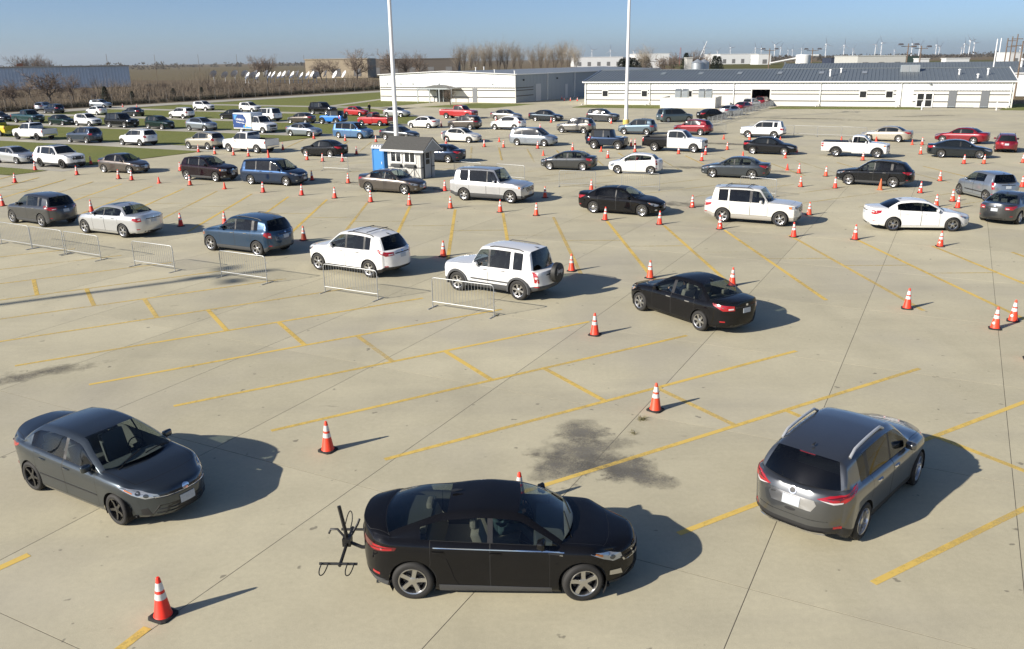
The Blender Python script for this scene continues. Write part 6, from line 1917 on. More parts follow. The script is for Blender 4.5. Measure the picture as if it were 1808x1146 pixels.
S['decor'] = [e for e in S['decor'] if not (e[1] == 'R' and e[0] in ('trim_strip', 'badge', 'licence_plate', 'bumper_insert'))] + [
    ('taillight', 'RC', [(.20, t - .10), (.46, t - .17), (.66, t - .155), (.98, t + .03), (.96, t + .07), (.64, t - .02), (.40, t - .03)], M_TAIL),
    ('lamp_inner', 'RC', [(.34, t - .075), (.60, t - .10), (.82, t - .01), (.62, t - .045)], M_TAILDK, .008),
    ('reverse_lamp', 'RC', [(.24, t - .112), (.46, t - .17), (.62, t - .165), (.64, t - .14), (.46, t - .14)], M_CLEARL, .008),
    ('licence_plate_recess', 'R', [(-.36, t - .34), (.36, t - .34), (.43, t - .22), (.38, t - .14), (-.38, t - .14), (-.43, t - .22)], M_RIM, .006),
    ('licence_plate', 'R', rc(-.155, t - .325, .155, t - .165), M_PLATE, .018),
    ('badge', 'R', ell(0, t - .07, .07, .065, 16), M_CHROME, .016), ('badge', 'R', ell(0, t - .07, .05, .045, 14), M_BLACK, .022),
    ('tailgate_handle', 'R', ell(0, t - .40, .10, .03), M_BLACK, .006),
    ('tailgate_seam', 'R', [(-.62, t - .50), (.62, t - .50), (.62, t - .492), (-.62, t - .492)], M_SEAL, .004),
    ('rear_bumper_trim', 'R', [(-.60, S.gc + .17), (.60, S.gc + .17), (.56, S.gc + .215), (-.56, S.gc + .215)], M_CHROME, .03),
    ('brake_light', 'R', rc(-.14, S.H - .118, .14, S.H - .105), M_TAILDK, .006),
    ('antenna_fin', 'T', [(S.xr + .30, 0.0), (S.xr + .20, .02), (S.xr + .18, 0.02), (S.xr + .18, -.02), (S.xr + .20, -.02)], M_BLACK, .05),
]
mk('suv_compact', dec=dict(tail='suvwide', grille='big'), **SUV_C)
mk('suv_escape', dec=dict(tail='corner', grille='big', head='sweep'), **{**SUV_C, 'wheel': 'five', 'xr': -1.82, 'rz': .12})
mk('suv_escape_boxy', dec=dict(tail='block', grille='big', head='box'), **{**SUV_C, 'L': 4.44, 'W': 1.80, 'H': 1.71, 'wb': 2.62, 'fo': .88, 'xc': 1.0, 'xr': -1.86, 'xg': -2.10, 'tumble': .13, 'nc': .30, 'nci': .08, 'wheel': 'five'})
mk('suv_terrain', dec=dict(tail='block', grille='big', head='box'), **{**SUV_C, 'L': 4.70, 'W': 1.85, 'H': 1.70, 'wb': 2.857, 'fo': .92, 'zb0': 1.10, 'zb1': 1.20, 'znc': .94, 'zn': .98, 'zc': 1.17, 'ztc': 1.14, 'nc': .34, 'nci': .10, 'wheel': 'five', 'tumble': .16, 'rail_end': -1.5})
mk('suv_equinox', dec=dict(tail='corner', grille='big', head='box'), **{**SUV_C, 'L': 4.77, 'W': 1.84, 'H': 1.69, 'wb': 2.857, 'fo': .93, 'zb0': 1.08, 'zb1': 1.17, 'wheel': 'twin', 'rails': 1})
mk('suv_outlander', dec=dict(tail='suvwide', grille='big'), **{**SUV_C, 'L': 4.69, 'W': 1.80, 'H': 1.68, 'wb': 2.67, 'fo': .97, 'wheel': 'twin', 'rails': 0, 'zb1': 1.14})
mk('suv_santafe', dec=dict(tail='suvwide', grille='bar'), **{**SUV_C, 'L': 4.68, 'W': 1.89, 'H': 1.725, 'wb': 2.70, 'fo': .92, 'wheel': 'six', 'rails': 1, 'crossbars': 1, 'clad': .25, 'zb1': 1.12, 'xr': -1.78, 'rz': .12, 'third': -1.08})
mk('suv_sorento', dec=dict(tail='corner', grille='big'), **{**SUV_C, 'L': 4.78, 'W': 1.89, 'H': 1.69, 'wb': 2.78, 'wheel': 'twin', 'rails': 1})
mk('suv_cx', dec=dict(tail='corner', grille='bar'), **{**SUV_C, 'L': 4.68, 'W': 1.87, 'H': 1.645, 'wb': 2.75, 'xc': 1.15, 'xh': .30, 'xr': -1.55, 'xg': -2.15, 'rz': .14, 'wheel': 'five', 'rails': 0, 'tumble': .19})
mk('suv_crv', dec=dict(tail='vert', grille='bar'), **{**SUV_C, 'L': 4.53, 'W': 1.82, 'H': 1.68, 'wb': 2.62, 'fo': .9, 'xc': 1.12, 'xr': -1.70, 'xg': -2.14, 'rz': .13, 'wheel': 'five', 'rails': 0})
SUV_B = dict(kind='suv', L=4.91, W=1.87, H=1.81, wb=2.89, fo=.87, gc=.24, r=.375, tw=.245, zn=1.05, znc=1.03, zc=1.18, zb0=1.12, zb1=1.13, zg=1.12, zt=1.10, ztc=1.08,
             xc=.92, xh=.36, xp=-.40, xr=-2.06, xg=-2.20, rz=.04, hz=.05, tumble=.12, nose=(-.10, -.02, 0, -.01, -.02, -.05), tail=(.06, .0, .02, .05, .07, .09),
             nc=.22, nci=.055, tc=.22, tci=.09, xb=-.08, xd0=.84, xd1=-1.12, third=-1.20, glass_u0=3.45, glass_u1=7.85, clad=.4, breaks=(3, 8, 10), rails=1, lift1=.16, wheel='five', rr=.66, third_tag=T_BODY)
mk('suv_explorer', dec=dict(tail='block', grille='big', head='box'), crossbars=1, **SUV_B)
mk('suv_armada', dec=dict(tail='truck', grille='big', head='box'), **{**SUV_B, 'L': 5.26, 'W': 2.0, 'H': 1.95, 'wb': 3.13, 'fo': .92, 'r': .39, 'xc': .98, 'xh': .42, 'xb': -.02, 'xr': -2.2, 'xg': -2.42, 'third': -1.22, 'xd1': -1.18, 'zb0': 1.18, 'zb1': 1.24, 'znc': 1.02, 'zn': 1.08, 'zc': 1.24, 'zg': 1.24, 'zt': 1.2, 'ztc': 1.2, 'wheel': 'six'})
mk('suv_tahoe', dec=dict(tail='truck', grille='big', head='box'), **{**SUV_B, 'L': 5.13, 'W': 2.0, 'H': 1.93, 'wb': 2.95, 'fo': .98, 'r': .39, 'zb0': 1.16, 'zb1': 1.2, 'znc': 1.04, 'zn': 1.08, 'zc': 1.24, 'zg': 1.2, 'zt': 1.18, 'ztc': 1.18, 'xr': -2.1, 'xg': -2.35, 'wheel': 'six'})
mk('suv_explorer_new', dec=dict(tail='block', grille='big', head='sweep'), **{**SUV_B, 'L': 5.03, 'W': 2.0, 'H': 1.78, 'wb': 2.86, 'fo': .97, 'zb0': 1.10, 'zb1': 1.18, 'nc': .36, 'nci': .13, 'tumble': .16, 'xr': -2.0, 'xg': -2.33, 'rz': .09, 'sunroof': 1.5, 'wheel': 'black', 'xc': 1.02, 'xh': .30})
mk('suv_liberty', dec=dict(tail='vert', grille='slots', head='round', plate_f=False, badge=False), **{**SUV_B, 'L': 4.43, 'W': 1.80, 'H': 1.80, 'wb': 2.65, 'fo': .80, 'r': .365, 'gc': .26, 'xc': .88, 'xh': .38, 'xp': -.3, 'xr': -1.72, 'xg': -1.93, 'third': -1.0, 'xb': -.06, 'xd0': .76, 'xd1': -.98,
    'zn': 1.0, 'znc': .98, 'zc': 1.10, 'zb0': 1.07, 'zb1': 1.09, 'zg': 1.09, 'zt': 1.07, 'ztc': 1.05, 'clad': .55, 'arch_flare': .025, 'wheel': 'six', 'molding': M_CLAD, 'rz': .05, 'tumble': .13, 'ra': .415})
mk('suv_highlander', dec=dict(tail='block', grille='bar', head='box'), **{**SUV_B, 'L': 4.70, 'W': 1.83, 'H': 1.74, 'wb': 2.715, 'fo': .92, 'xr': -1.95, 'xg': -2.18, 'tumble': .14, 'xc': 1.0, 'xh': .28})
mk('wagon_outback', dec=dict(tail='wide', grille='big'), **{**SUV_C, 'L': 4.82, 'W': 1.84, 'H': 1.64, 'wb': 2.745, 'fo': .98, 'zn': .86, 'znc': .82, 'zc': 1.07, 'zb0': 1.0, 'zb1': 1.10, 'zg': 1.10, 'zt': 1.05, 'ztc': 1.05, 'xr': -1.85, 'xg': -2.28, 'rz': .11, 'wheel': 'twin', 'rails': 1, 'third': -1.22, 'xc': 1.06})
mk('wagon_small', dec=dict(tail='block', grille='bar'), **{**SUV_C, 'L': 4.45, 'W': 1.74, 'H': 1.56, 'wb': 2.53, 'fo': .93, 'gc': .17, 'r': .32, 'zn': .78, 'znc': .74, 'zc': 1.0, 'zb0': .93, 'zb1': .98, 'zg': 1.0, 'zt': .96, 'ztc': .96, 'xr': -1.75, 'xg': -2.10, 'clad': 0, 'third': -1.10})
mk('hatch_fiesta', dec=dict(tail='vert', grille='slim', head='tall'), kind='suv', L=4.05, W=1.72, H=1.475, wb=2.489, fo=.83, gc=.16, r=.31, zn=.80, znc=.74, zc=1.02, zb0=.94, zb1=1.08, zg=1.08, zt=1.04, ztc=1.06, xc=1.18, xh=.34, xp=-.25, xr=-1.30, xg=-1.66,
   rz=.10, tc=.32, tci=.16, nc=.44, nci=.18, xb=-.08, xd0=.80, xd1=-1.0, third=None, glass_u0=3.3, glass_u1=8.0, breaks=(3, 8, 10), wheel='five', tail=(.10, 0, .0, .03, .07, .10))
mk('hatch_soul', dec=dict(tail='vert', grille='slim', head='tall'), kind='suv', L=4.12, W=1.785, H=1.61, wb=2.55, fo=.81, gc=.17, r=.325, zn=.86, znc=.80, zc=1.06, zb0=1.0, zb1=1.14, zg=1.10, zt=1.06, ztc=1.10, xc=1.10, xh=.40, xp=-.2, xr=-1.50, xg=-1.68,
   rz=.06, tc=.22, tci=.12, nc=.40, nci=.16, xb=-.08, xd0=.78, xd1=-.98, third=None, glass_u0=3.3, glass_u1=7.6, breaks=(3, 8, 10), wheel='five', tail=(.06, 0, .0, .03, .05, .06), molding=M_BLACK, tumble=.14)
mk('hatch_lexus', dec=dict(tail='block', grille='big'), kind='suv', L=4.32, W=1.765, H=1.44, wb=2.60, fo=.93, gc=.15, r=.315, zn=.76, znc=.72, zc=1.0, zb0=.92, zb1=1.03, zg=1.06, zt=1.02, ztc=1.0, xc=1.10, xh=.26, xp=-.3, xr=-1.40, xg=-1.82,
   rz=.10, tc=.32, tci=.15, xb=-.1, third=None, glass_u0=3.3, glass_u1=8.0, breaks=(3, 8, 10), wheel='five')
VAN = dict(kind='van', L=5.13, W=1.96, H=1.745, wb=3.0, fo=.95, gc=.17, r=.335, tw=.225, zn=.90, znc=.84, zc=1.13, zb0=1.04, zb1=1.07, zg=1.08, zt=1.05, ztc=1.05, xc=1.42, xh=.52, xp=-.30, xr=-2.20, xg=-2.48,
           rz=.07, hz=.05, tumble=.15, tc=.26, tci=.13, nc=.42, nci=.17, xb=.22, xd0=1.02, xd1=-.86, third=-1.0, glass_u0=3.35, glass_u1=7.9, breaks=(3, 8, 10), tail=(.08, 0, .0, .03, .06, .08), wheel='seven', lift1=.12)
mk('minivan', dec=dict(tail='vert', grille='bar'), **VAN)
mk('minivan_caravan', dec=dict(tail='vert', grille='bar'), **{**VAN, 'wheel': 'cover', 'L': 5.09, 'rails': 1})
PICK = dict(kind='pickup', L=5.80, W=2.0, H=1.93, wb=3.645, fo=.95, gc=.36, r=.40, tw=.27, rr=.62, zn=1.16, znc=1.12, zc=1.30, zb0=1.26, zb1=1.27, zg=1.27, zt=1.30, ztc=1.27, xc=1.32, xh=.72, xp=.10, xr=-.62, xg=-.80,
            rz=.05, hz=.05, tumble=.13, nose=(-.05, .0, .0, -.01, -.02, -.04), tail=(.03, .0, .0, .0, .0, .0), nc=.22, nci=.05, tc=.05, tci=.03, xb=.24, xd0=1.22, xd1=-.62, glass_u0=3.5, glass_u1=7.9,
            breaks=(3, 8, 10), wheel='six', lift0=.02, lift1=.06, xseat=.48, xseat2=-.28, cab_side=.12)
mk('pickup_crew', dec=dict(tail='truck', grille='big', head='box'), **PICK)
mk('pickup_tacoma', dec=dict(tail='truck', grille='big', head='box'), **{**PICK, 'L': 5.39, 'W': 1.89, 'H': 1.79, 'wb': 3.236, 'fo': .92, 'xc': 1.10, 'xh': .56, 'xp': .15, 'xr': -.35, 'xg': -.52, 'xb': .05, 'xd0': 1.0, 'xd1': -.42, 'zb0': 1.2, 'zb1': 1.21, 'zg': 1.21, 'zt': 1.20, 'ztc': 1.19, 'zc': 1.25, 'zn': 1.10, 'znc': 1.06, 'r': .385, 'arch_flare': .03, 'doors': 2, 'xseat': .30, 'xseat2': -.25, 'gc': .33})
mk('pickup_regular', dec=dict(tail='truck', grille='big', head='box'), **{**PICK, 'L': 5.2, 'W': 1.9, 'H': 1.75, 'wb': 3.02, 'fo': .92, 'xc': 1.0, 'xh': .44, 'xp': .15, 'xr': -.25, 'xg': -.40, 'xb': -.36, 'xd0': .92, 'xd1': -.30, 'doors': 1, 'r': .36, 'zb0': 1.14, 'zb1': 1.14, 'zg': 1.14, 'zt': 1.14, 'ztc': 1.12, 'zc': 1.18, 'zn': 1.05, 'znc': 1.02, 'gc': .28, 'xseat': -.02, 'wheel': 'five'})
JEEP = dict(kind='suv', L=3.9, W=1.58, H=1.80, wb=2.42, fo=.58, gc=.36, r=.39, tw=.26, rr=.56, zn=1.10, znc=1.08, zc=1.16, zb0=1.15, zb1=1.14, zg=1.15, zt=1.12, ztc=1.12, xc=.62, xh=.36, xp=-.25, xr=-1.62, xg=-1.74, rz=.03, hz=.02, tumble=.07,
            nose=(.0, .0, .0, .0, .0, .0), tail=(.0, .0, .0, .01, .02, .02), nc=.05, nci=.20, tc=.06, tci=.04, xb=-.28, xd0=.50, xd1=-.30, doors=1, third=-.30, glass_u0=3.5, glass_u1=7.8, breaks=(3, 8, 10), rails=0,
            arch_flare=.13, clad=0, wheel='six', ra=.47, wheel_out=.10, softtop=1, crown=.025, xseat=-.10, fin=False)
mk('jeep', dec=dict(tail='vert', grille='slots', head='round', plate_f=False, badge=False, intake=False), **JEEP)

def paint_of(k):
    t = {
        'black': ((.006, .006, .007), 0.0), 'black2': ((.010, .011, .013), .2), 'charcoal': ((.026, .034, .042), .7), 'hero_blue': ((.058, .071, .083), .75), 'hero_grey': ((.125, .13, .135), .78), 'slate': ((.055, .066, .078), .6), 'grey': ((.085, .088, .092), .7),
        'graphite': ((.075, .080, .086), .8), 'brown_grey': ((.11, .095, .085), .7), 'silver': ((.56, .57, .58), .6), 'silver_blue': ((.33, .37, .42), .7), 'white': ((.78, .78, .77), 0.0), 'offwhite': ((.72, .71, .66), .1),
        'beige': ((.50, .46, .38), .5), 'navy': ((.012, .028, .065), .5), 'navy2': ((.012, .022, .045), .4), 'blue': ((.05, .12, .23), .5), 'steelblue': ((.018, .052, .105), .5), 'skyblue': ((.085, .19, .37), .4), 'brightblue': ((.02, .20, .62), 0.0),
        'red': ((.40, .010, .015), .0), 'maroon': ((.21, .006, .016), .3), 'teal': ((.022, .065, .075), .5), 'darkgreen': ((.012, .028, .026), .4), 'bluegrey': ((.15, .21, .26), .6), 'tealgrey': ((.10, .14, .155), .6),
        'pewter': ((.26, .25, .23), .7), 'purple_black': ((.016, .009, .013), .4), 'yellow': ((.60, .48, .02), 0.0), 'bluegrey2': ((.055, .075, .115), .6),
    }[k]
    return paint('paint_' + k, t[0], t[1], .30 if t[1] else .45)

# ================================================================ vehicles on the lot
S = SPECS['pickup_crew']
for nm_, kw in (('pickup_crew_black', dict(bedtag=True)),):
    q = Spec(dict(S)); q.update(kw); SPECS[nm_] = q
M_FLAREB = M_BLACK
NAMED = dict(M_CHROME=M_SATIN, M_BLACK=M_BLACK, M_SEATBEIGE=M_SEATBEIGE)
CAR_OBJ = {}
VGROUP = 'vehicles queueing on the lot'
for spec, colr, x, y, yaw, lod, name, cat, label, ex in CARS:
    if ex.get('blackbed'): spec = 'pickup_crew_black'
    S = SPECS[spec]
    bs = {}
    if ex.get('blackbed'): bs = {5: paint_of('black2')}
    if spec == 'jeep': bs = {5: mat('black_soft_top', (.012, .012, .012), .8)}
    if S.kind == 'pickup': bs[4] = M_BLACK if lod < 2 else M_BLACK
    if spec in ('hatch_soul',): bs[1] = M_SEAL
    if spec in ('suv_santafe', 'hero_suv', 'suv_compact', 'suv_sorento'): bs[2] = M_BLACK
    if spec == 'suv_explorer': bs[2] = mat('pewter_cladding', (.36, .34, .30), .5)
    o = make_car(spec, S, lod, name, (x, y, 0), yaw, paint_of(colr), label, cat, VGROUP, steer=ex.get('steer', 0.0), seats=NAMED.get(ex.get('seats')), privacy=ex.get('privacy', True),
                 trim=NAMED.get(ex.get('trim')), rimstyle=ex.get('rim'), bodyslots=bs, flare=M_BLACK if (ex.get('flareb') or spec == 'jeep') else None, tint=M_GLASS if ex.get('clear') else None)
    CAR_OBJ[label] = o
    if ex.get('bedcover'):
        w = MB(); w.box(((S.xg + S.wb / 2 * -1 - S.L + S.wb + S.fo) / 2 - .02, 0, S.zt + .03), (abs(-S.wb / 2 - (S.L - S.wb - S.fo) - S.xg) - .25, S.W - .22, .05)); w.obj('bed_cover', M_BLACK, o)
    if spec in ('suv_liberty', 'jeep'):
        xr_ = S.wb / 2 + S.fo - S.L; zc_ = S.zb0 - (.10 if spec == 'suv_liberty' else .05); rs = S.r * .98
        w = MB(); w.lathe([(.04, 0.0), (rs - .06, -.005), (rs - .012, -.03), (rs, -.07), (rs, -.19), (rs - .05, -.22), (.04, -.22)][::-1], 32, (0, 0, 0), 'x')
        sp = w.obj('spare_wheel', mat('black_vinyl_cover', (.02, .02, .019), .6), o, (xr_ - .24, 0, zc_ + .0), smooth=True)
        sp.scale = (-1, 1, 1)
        w = MB(); w.box((xr_ - .02, 0, zc_), (.16, .25, .25)); w.obj('spare_bracket', M_BLACK, o)

def car_at(prefix):
    return next(o for l, o in CAR_OBJ.items() if l.startswith(prefix))

# lettering
def text_mesh(body, size, m, ext=.004, bold=0.0):
    cu = bpy.data.curves.new('lettering', 'FONT'); cu.body = body; cu.size = size; cu.extrude = ext; cu.align_x = 'CENTER'; cu.align_y = 'CENTER'; cu.offset = bold
    cu.resolution_u = 2
    to = bpy.data.objects.new('lettering', cu); C.objects.link(to)
    dg = bpy.context.evaluated_depsgraph_get()
    me = bpy.data.meshes.new_from_object(to.evaluated_get(dg)); me.name = 'lettering'
    C.objects.unlink(to); bpy.data.objects.remove(to); bpy.data.curves.remove(cu)
    me.materials.clear(); me.materials.append(m)
    return me
M_WHITELET = mat('white_lettering', (.75, .75, .75), .5)
lib = car_at('white boxy sport utility with grey')
sp = next(c for c in lib.children if c.name.startswith('spare_wheel'))
S = SPECS['suv_liberty']
tx = link('cover_lettering', text_mesh('Jeep', .24, mat('grey_lettering', (.42, .42, .42), .5), .003, .006), lib, (S.wb / 2 + S.fo - S.L - .248, 0, S.zb0 - .02), (math.pi / 2, 0, -math.pi / 2))

# bicycle rack on the black hatchback's hitch
hat = car_at('black hatchback with a bicycle'); S = SPECS['hero_hatch']; xr_ = S.wb / 2 + S.fo - S.L
M_RACK = mat('black_powder_coat', (.014, .014, .014), .45)
rk = MB()
rk.tube([(xr_ + .25, 0, .40), (xr_ - .10, 0, .40), (xr_ - .32, 0, .50)], .03, 6)
bx = xr_ - .34
rk.tube([(bx, 0, .46), (bx - .02, .0, .70), (bx - .10, .02, 1.16)], .032, 6)
rk.tube([(bx + .02, -.66, .47), (bx, 0, .50), (bx - .02, .50, .47)], .028, 6)
rk.box((bx, 0, .52), (.14, .16, .14)); rk.box((bx, .12, .50), (.10, .10, .10))
rk.tube([(bx + .02, .16, .50), (bx + .12, .30, .66), (bx + .15, .34, .74)], .022, 6)
rack = rk.obj('bicycle_rack', M_RACK, hat, smooth=True)
for (x0, y0, sgn) in ((bx + .20, -.62, -1), (bx - .22, -.62, -1), (bx + .26, .42, 1), (bx - .10, .42, 1)):
    t_ = MB(); t_.tube([(bx, y0, .48), (x0 + .10 * (1 if x0 > bx else -1), y0, .48)], .022, 6)
    pts = []
    for k in range(13):
        a = math.pi * k / 12
        pts.append((x0 + .055 * math.cos(a), y0 + sgn * (.05 + .26 * math.sin(a) ** .6), .50 + (.16 if sgn > 0 else -.03) * math.sin(a)))
    t_.tube([(pts[0][0], y0, .49)] + pts + [(pts[-1][0], y0, .49)], .010, 5)
    t_.obj('wheel_tray', M_RACK, rack, smooth=True)
t_ = MB(); t_.tube([(bx - .02, 0, .56), (bx - .16, .03, .72), (bx - .28, .06, .70), (bx - .32, .06, .62)], .02, 6); t_.obj('clamp_hook', M_RACK, rack, smooth=True)

# dealer mark on the white pickup's door
pk = car_at('white crew cab pickup with a logo')
S = SPECS['pickup_crew']
w = MB(); w.quad((.98, 1.006, 1.02), (.58, 1.006, 1.0), (.70, 1.006, 1.14), (1.06, 1.006, 1.16)); w.obj('door_logo', mat('red_grey_decal', (.50, .30, .28), .6), pk)

# delivery van: cab chassis with a moulded box body, blue graphics on white
va, vb = (454.3, 235.5), (416.7, 235.0)
van = empty('delivery_van', (-31.1, 106.3, 0), TH)
tag(van, 'white and blue delivery van with company graphics in the second grass lane', 'van', VGROUP)
S = Spec(dict(SPECS['pickup_regular'])); S.update(dict(L=5.7, W=2.02, H=2.05, wb=3.5, fo=.86, xc=1.42, xh=.95, xp=.6, xr=.12, xg=0.0, xb=.20, xd0=1.32, xd1=.22, zb0=1.24, zb1=1.25, zg=1.25, zt=1.1, ztc=1.1, zc=1.30, zn=1.08, znc=1.02, r=.37, gc=.32, doors=1, wheel='steel', hz=.06))
S['decor'] = decor(S, grille='big', head='box', tail='none'); SPECS['van_cab'] = S
proto = make_car('van_cab', S, 2, 'tmp', (0, 0, 0), 0, paint_of('white'), 'x', 'van')
for c in list(proto.children): c.parent = van
bpy.data.objects.remove(proto)
bm = rounded_box(3.05, 2.10, 1.95, .16, 3); bmesh.ops.translate(bm, vec=(-1.42, 0, 1.40), verts=bm.verts[:])
link('box_body', bm_mesh('box_body', bm, paint_of('white'), True, 40), van)
M_VB1 = mat('van_dark_blue_print', (.02, .06, .22), .4); M_VB2 = mat('van_light_blue_print', (.08, .30, .62), .4); M_VY = mat('van_yellow_print', (.8, .5, .03), .4)
for sg in (-1, 1):
    y = sg * 1.0545
    def pp(nm, pts, m, k=0.0): 
        q = MB(); q.add([(p[0], y + sg * (.002 + k), p[1]) for p in pts], [tuple(range(len(pts)))[:: (1 if sg < 0 else -1)]]); q.obj(nm, m, van)
    pp('graphic_panel', [(-2.93, .60), (-.9, .60), (-.9, 1.0), (-1.1, 2.2), (-2.93, 2.24)], M_VB1)
    pp('graphic_panel', [(-2.76, 2.16), (-2.1, 2.16), (-2.7, 1.5)], M_VB2, .004)
    pp('graphic_disc', [(-1.55 + .80 * math.cos(2 * math.pi * k / 24), 1.48 + .66 * math.sin(2 * math.pi * k / 24)) for k in range(24)], M_VB1, .006)
    pp('graphic_swoosh', [(-1.3, .56), (.05, .56), (.05, .68), (-.7, .80), (-1.3, 1.0)], M_VB2, .003)
    pp('graphic_flame', [(-1.0, .70), (-.78, .70), (-.82, .92), (-.92, 1.05)], M_VY, .008)
    for txt_, zz_, sz in (('LEMBECK', 1.56, .34), ('Plumbing & Heating', 1.22, .17)):
        l_ = link('van_lettering', text_mesh(txt_, sz, M_WHITELET, .003, .008), van, (-1.72, y + sg * .014, zz_), (math.pi / 2, 0 if sg < 0 else 0, 0 if sg < 0 else math.pi)); l_.rotation_euler.rotate_axis('Z', -.10 * sg * -1 if sg < 0 else -.10)

# ---------------------------------------------------------------- people
def skin_mesh(name, joints, edges, mats, mi_fn, sub=2):
    me = bpy.data.meshes.new(name); me.from_pydata([j[0] for j in joints], edges, [])
    o = bpy.data.objects.new(name, me); C.objects.link(o)
    md = o.modifiers.new('skin', 'SKIN'); md.use_smooth_shade = True
    for i, j in enumerate(joints):
        v = me.skin_vertices[0].data[i]; r = j[1] if isinstance(j[1], tuple) else (j[1], j[1]); v.radius = r; v.use_root = (i == 0)
    ss = o.modifiers.new('sub', 'SUBSURF'); ss.levels = sub; ss.render_levels = sub
    dg = bpy.context.evaluated_depsgraph_get()
    out = bpy.data.meshes.new_from_object(o.evaluated_get(dg)); out.name = name
    bpy.data.objects.remove(o); bpy.data.meshes.remove(me)
    out.materials.clear()
    for m in mats: out.materials.append(m)
    for p in out.polygons: p.material_index = mi_fn(p.center); p.use_smooth = True
    return out
M_SKIN = mat('skin', (.42, .25, .17), .6); M_HAIR = mat('dark_hair', (.03, .02, .014), .7)
def cloth(n, c): return mat('cloth_' + n, c, .85)
def driver(car_prefix, jacket, label):
    car_ = car_at(car_prefix); spec = next(c[0] for c in CARS if c[8] == car_['label']); S = SPECS[spec]
    xs_ = S.get('xseat', S.xb + .12); zs = S.H - 1.02
    hx, hy, hz = xs_ - .12, .36, zs + .17
    wx, wz = xs_ + .42, S.zb0 - .0
    J = [((hx, hy, hz), .15), ((hx - .06, hy, hz + .25), (.15, .13)), ((hx - .10, hy, hz + .45), (.17, .11)), ((hx - .08, hy, hz + .56), .055), ((hx - .05, hy, hz + .66), (.085, .10)), ((hx - .04, hy, hz + .76), (.075, .085))]
    E_ = [(0, 1), (1, 2), (2, 3), (3, 4), (4, 5)]
    for sg in (1, -1):
        b = len(J)
        J += [((hx - .09, hy + sg * .20, hz + .42), .06), ((hx + .10, hy + sg * .26, hz + .20), .048), ((wx - .05, hy + sg * .15, wz + .02), .035), ((wx, hy + sg * .13, wz + .05), .04)]
        E_ += [(2, b), (b, b + 1), (b + 1, b + 2), (b + 2, b + 3)]
        b = len(J)
        J += [((hx + .10, hy + sg * .10, hz - .01), .09), ((hx + .46, hy + sg * .13, hz + .10), .07), ((hx + .72, hy + sg * .12, hz - .22), .05)]
        E_ += [(0, b), (b, b + 1), (b + 1, b + 2)]
    def mi(c):
        if c.z > hz + .55: return 2 if (c.z > hz + .76 or c.x < hx - .10) else 1
        if c.x > wx - .07 and c.z > wz - .05: return 1
        return 0
    me = skin_mesh('person', J, E_, [jacket, M_SKIN, M_HAIR], mi)
    p = link('person', me, None); p.location = car_.location; p.rotation_euler = car_.rotation_euler
    tag(p, label, 'person')
driver('black sedan with beige', cloth('navy', (.02, .03, .06)), 'driver in a dark jacket at the wheel of the black sedan')
driver('white boxy sport utility with grey', cloth('grey', (.18, .18, .19)), 'driver at the wheel of the white utility with spare wheel')
driver('black hatchback with', cloth('teal', (.10, .16, .17)), 'driver inside the nearest black hatchback')
driver('light blue minivan', cloth('red', (.45, .03, .03)), 'driver in red inside the light blue minivan')
driver('small white hatchback', cloth('red', (.45, .03, .03)), 'driver in red inside the small white hatchback')
# person standing beside the red sedan in the far lane
J = [((0, 0, .98), .15), ((0, 0, 1.22), (.16, .12)), ((0, 0, 1.42), (.19, .11)), ((0, .01, 1.53), .055), ((0, .03, 1.64), (.08, .095)), ((0, .03, 1.74), (.07, .08))]
E_ = [(0, 1), (1, 2), (2, 3), (3, 4), (4, 5)]
for sg in (1, -1):
    b = len(J); J += [((sg * .21, 0, 1.42), .06), ((sg * .27, .03, 1.15), .05), ((sg * .24, .14, .93), .04)]; E_ += [(2, b), (b, b + 1), (b + 1, b + 2)]
    b = len(J); J += [((sg * .10, 0, .90), .09), ((sg * .11, .02, .50), .065), ((sg * .11, -.02, .08), .045), ((sg * .12, .13, .04), .04)]; E_ += [(0, b), (b, b + 1), (b + 1, b + 2), (b + 2, b + 3)]
me = skin_mesh('person', J, E_, [cloth('black', (.015, .015, .017)), M_SKIN, M_HAIR], lambda c: (2 if c.z > 1.73 else 1) if c.z > 1.56 else 0)
p = link('person', me, None, (-22.6, 140.0, 0), (0, 0, .8)); tag(p, 'person in black standing behind the bright red sedan in the far lane', 'person')

# ================================================================ cones and barriers
def cone_mat(name, c0, c1):
    m, N, L, b = new_mat(name)
    info = N.new('ShaderNodeObjectInfo'); tc = N.new('ShaderNodeTexCoord'); nz = N.new('ShaderNodeTexNoise'); nz.inputs['Scale'].default_value = 7; nz.inputs['Detail'].default_value = 6; nz.noise_dimensions = '4D'
    L.new(tc.outputs['Object'], nz.inputs['Vector'])
    mw = N.new('ShaderNodeMath'); mw.operation = 'MULTIPLY'; mw.inputs[1].default_value = 40; L.new(info.outputs['Random'], mw.inputs[0]); L.new(mw.outputs[0], nz.inputs['W'])
    k = mixcol(N, L, info.outputs['Random'], c0, c1)
    k = mixcol(N, L, maprange(N, L, nz.outputs['Fac'], .52, .75, 0, .6), k, tuple(v * .45 + .02 for v in c1))
    L.new(k, b.inputs['Base Color']); b.inputs['Roughness'].default_value = .5
    return m
M_CONE = cone_mat('fluorescent_orange_pvc', (.95, .040, .018), (.82, .085, .03))
M_CONEF = mat('faded_orange_pvc', (.56, .14, .05), .6, noise=.15, nscale=6)
M_BAND = cone_mat('white_reflective_band', (.82, .82, .84), (.62, .61, .58))
M_CBASE = mat('black_rubber_base', (.022, .021, .020), .8, noise=.3, nscale=12)
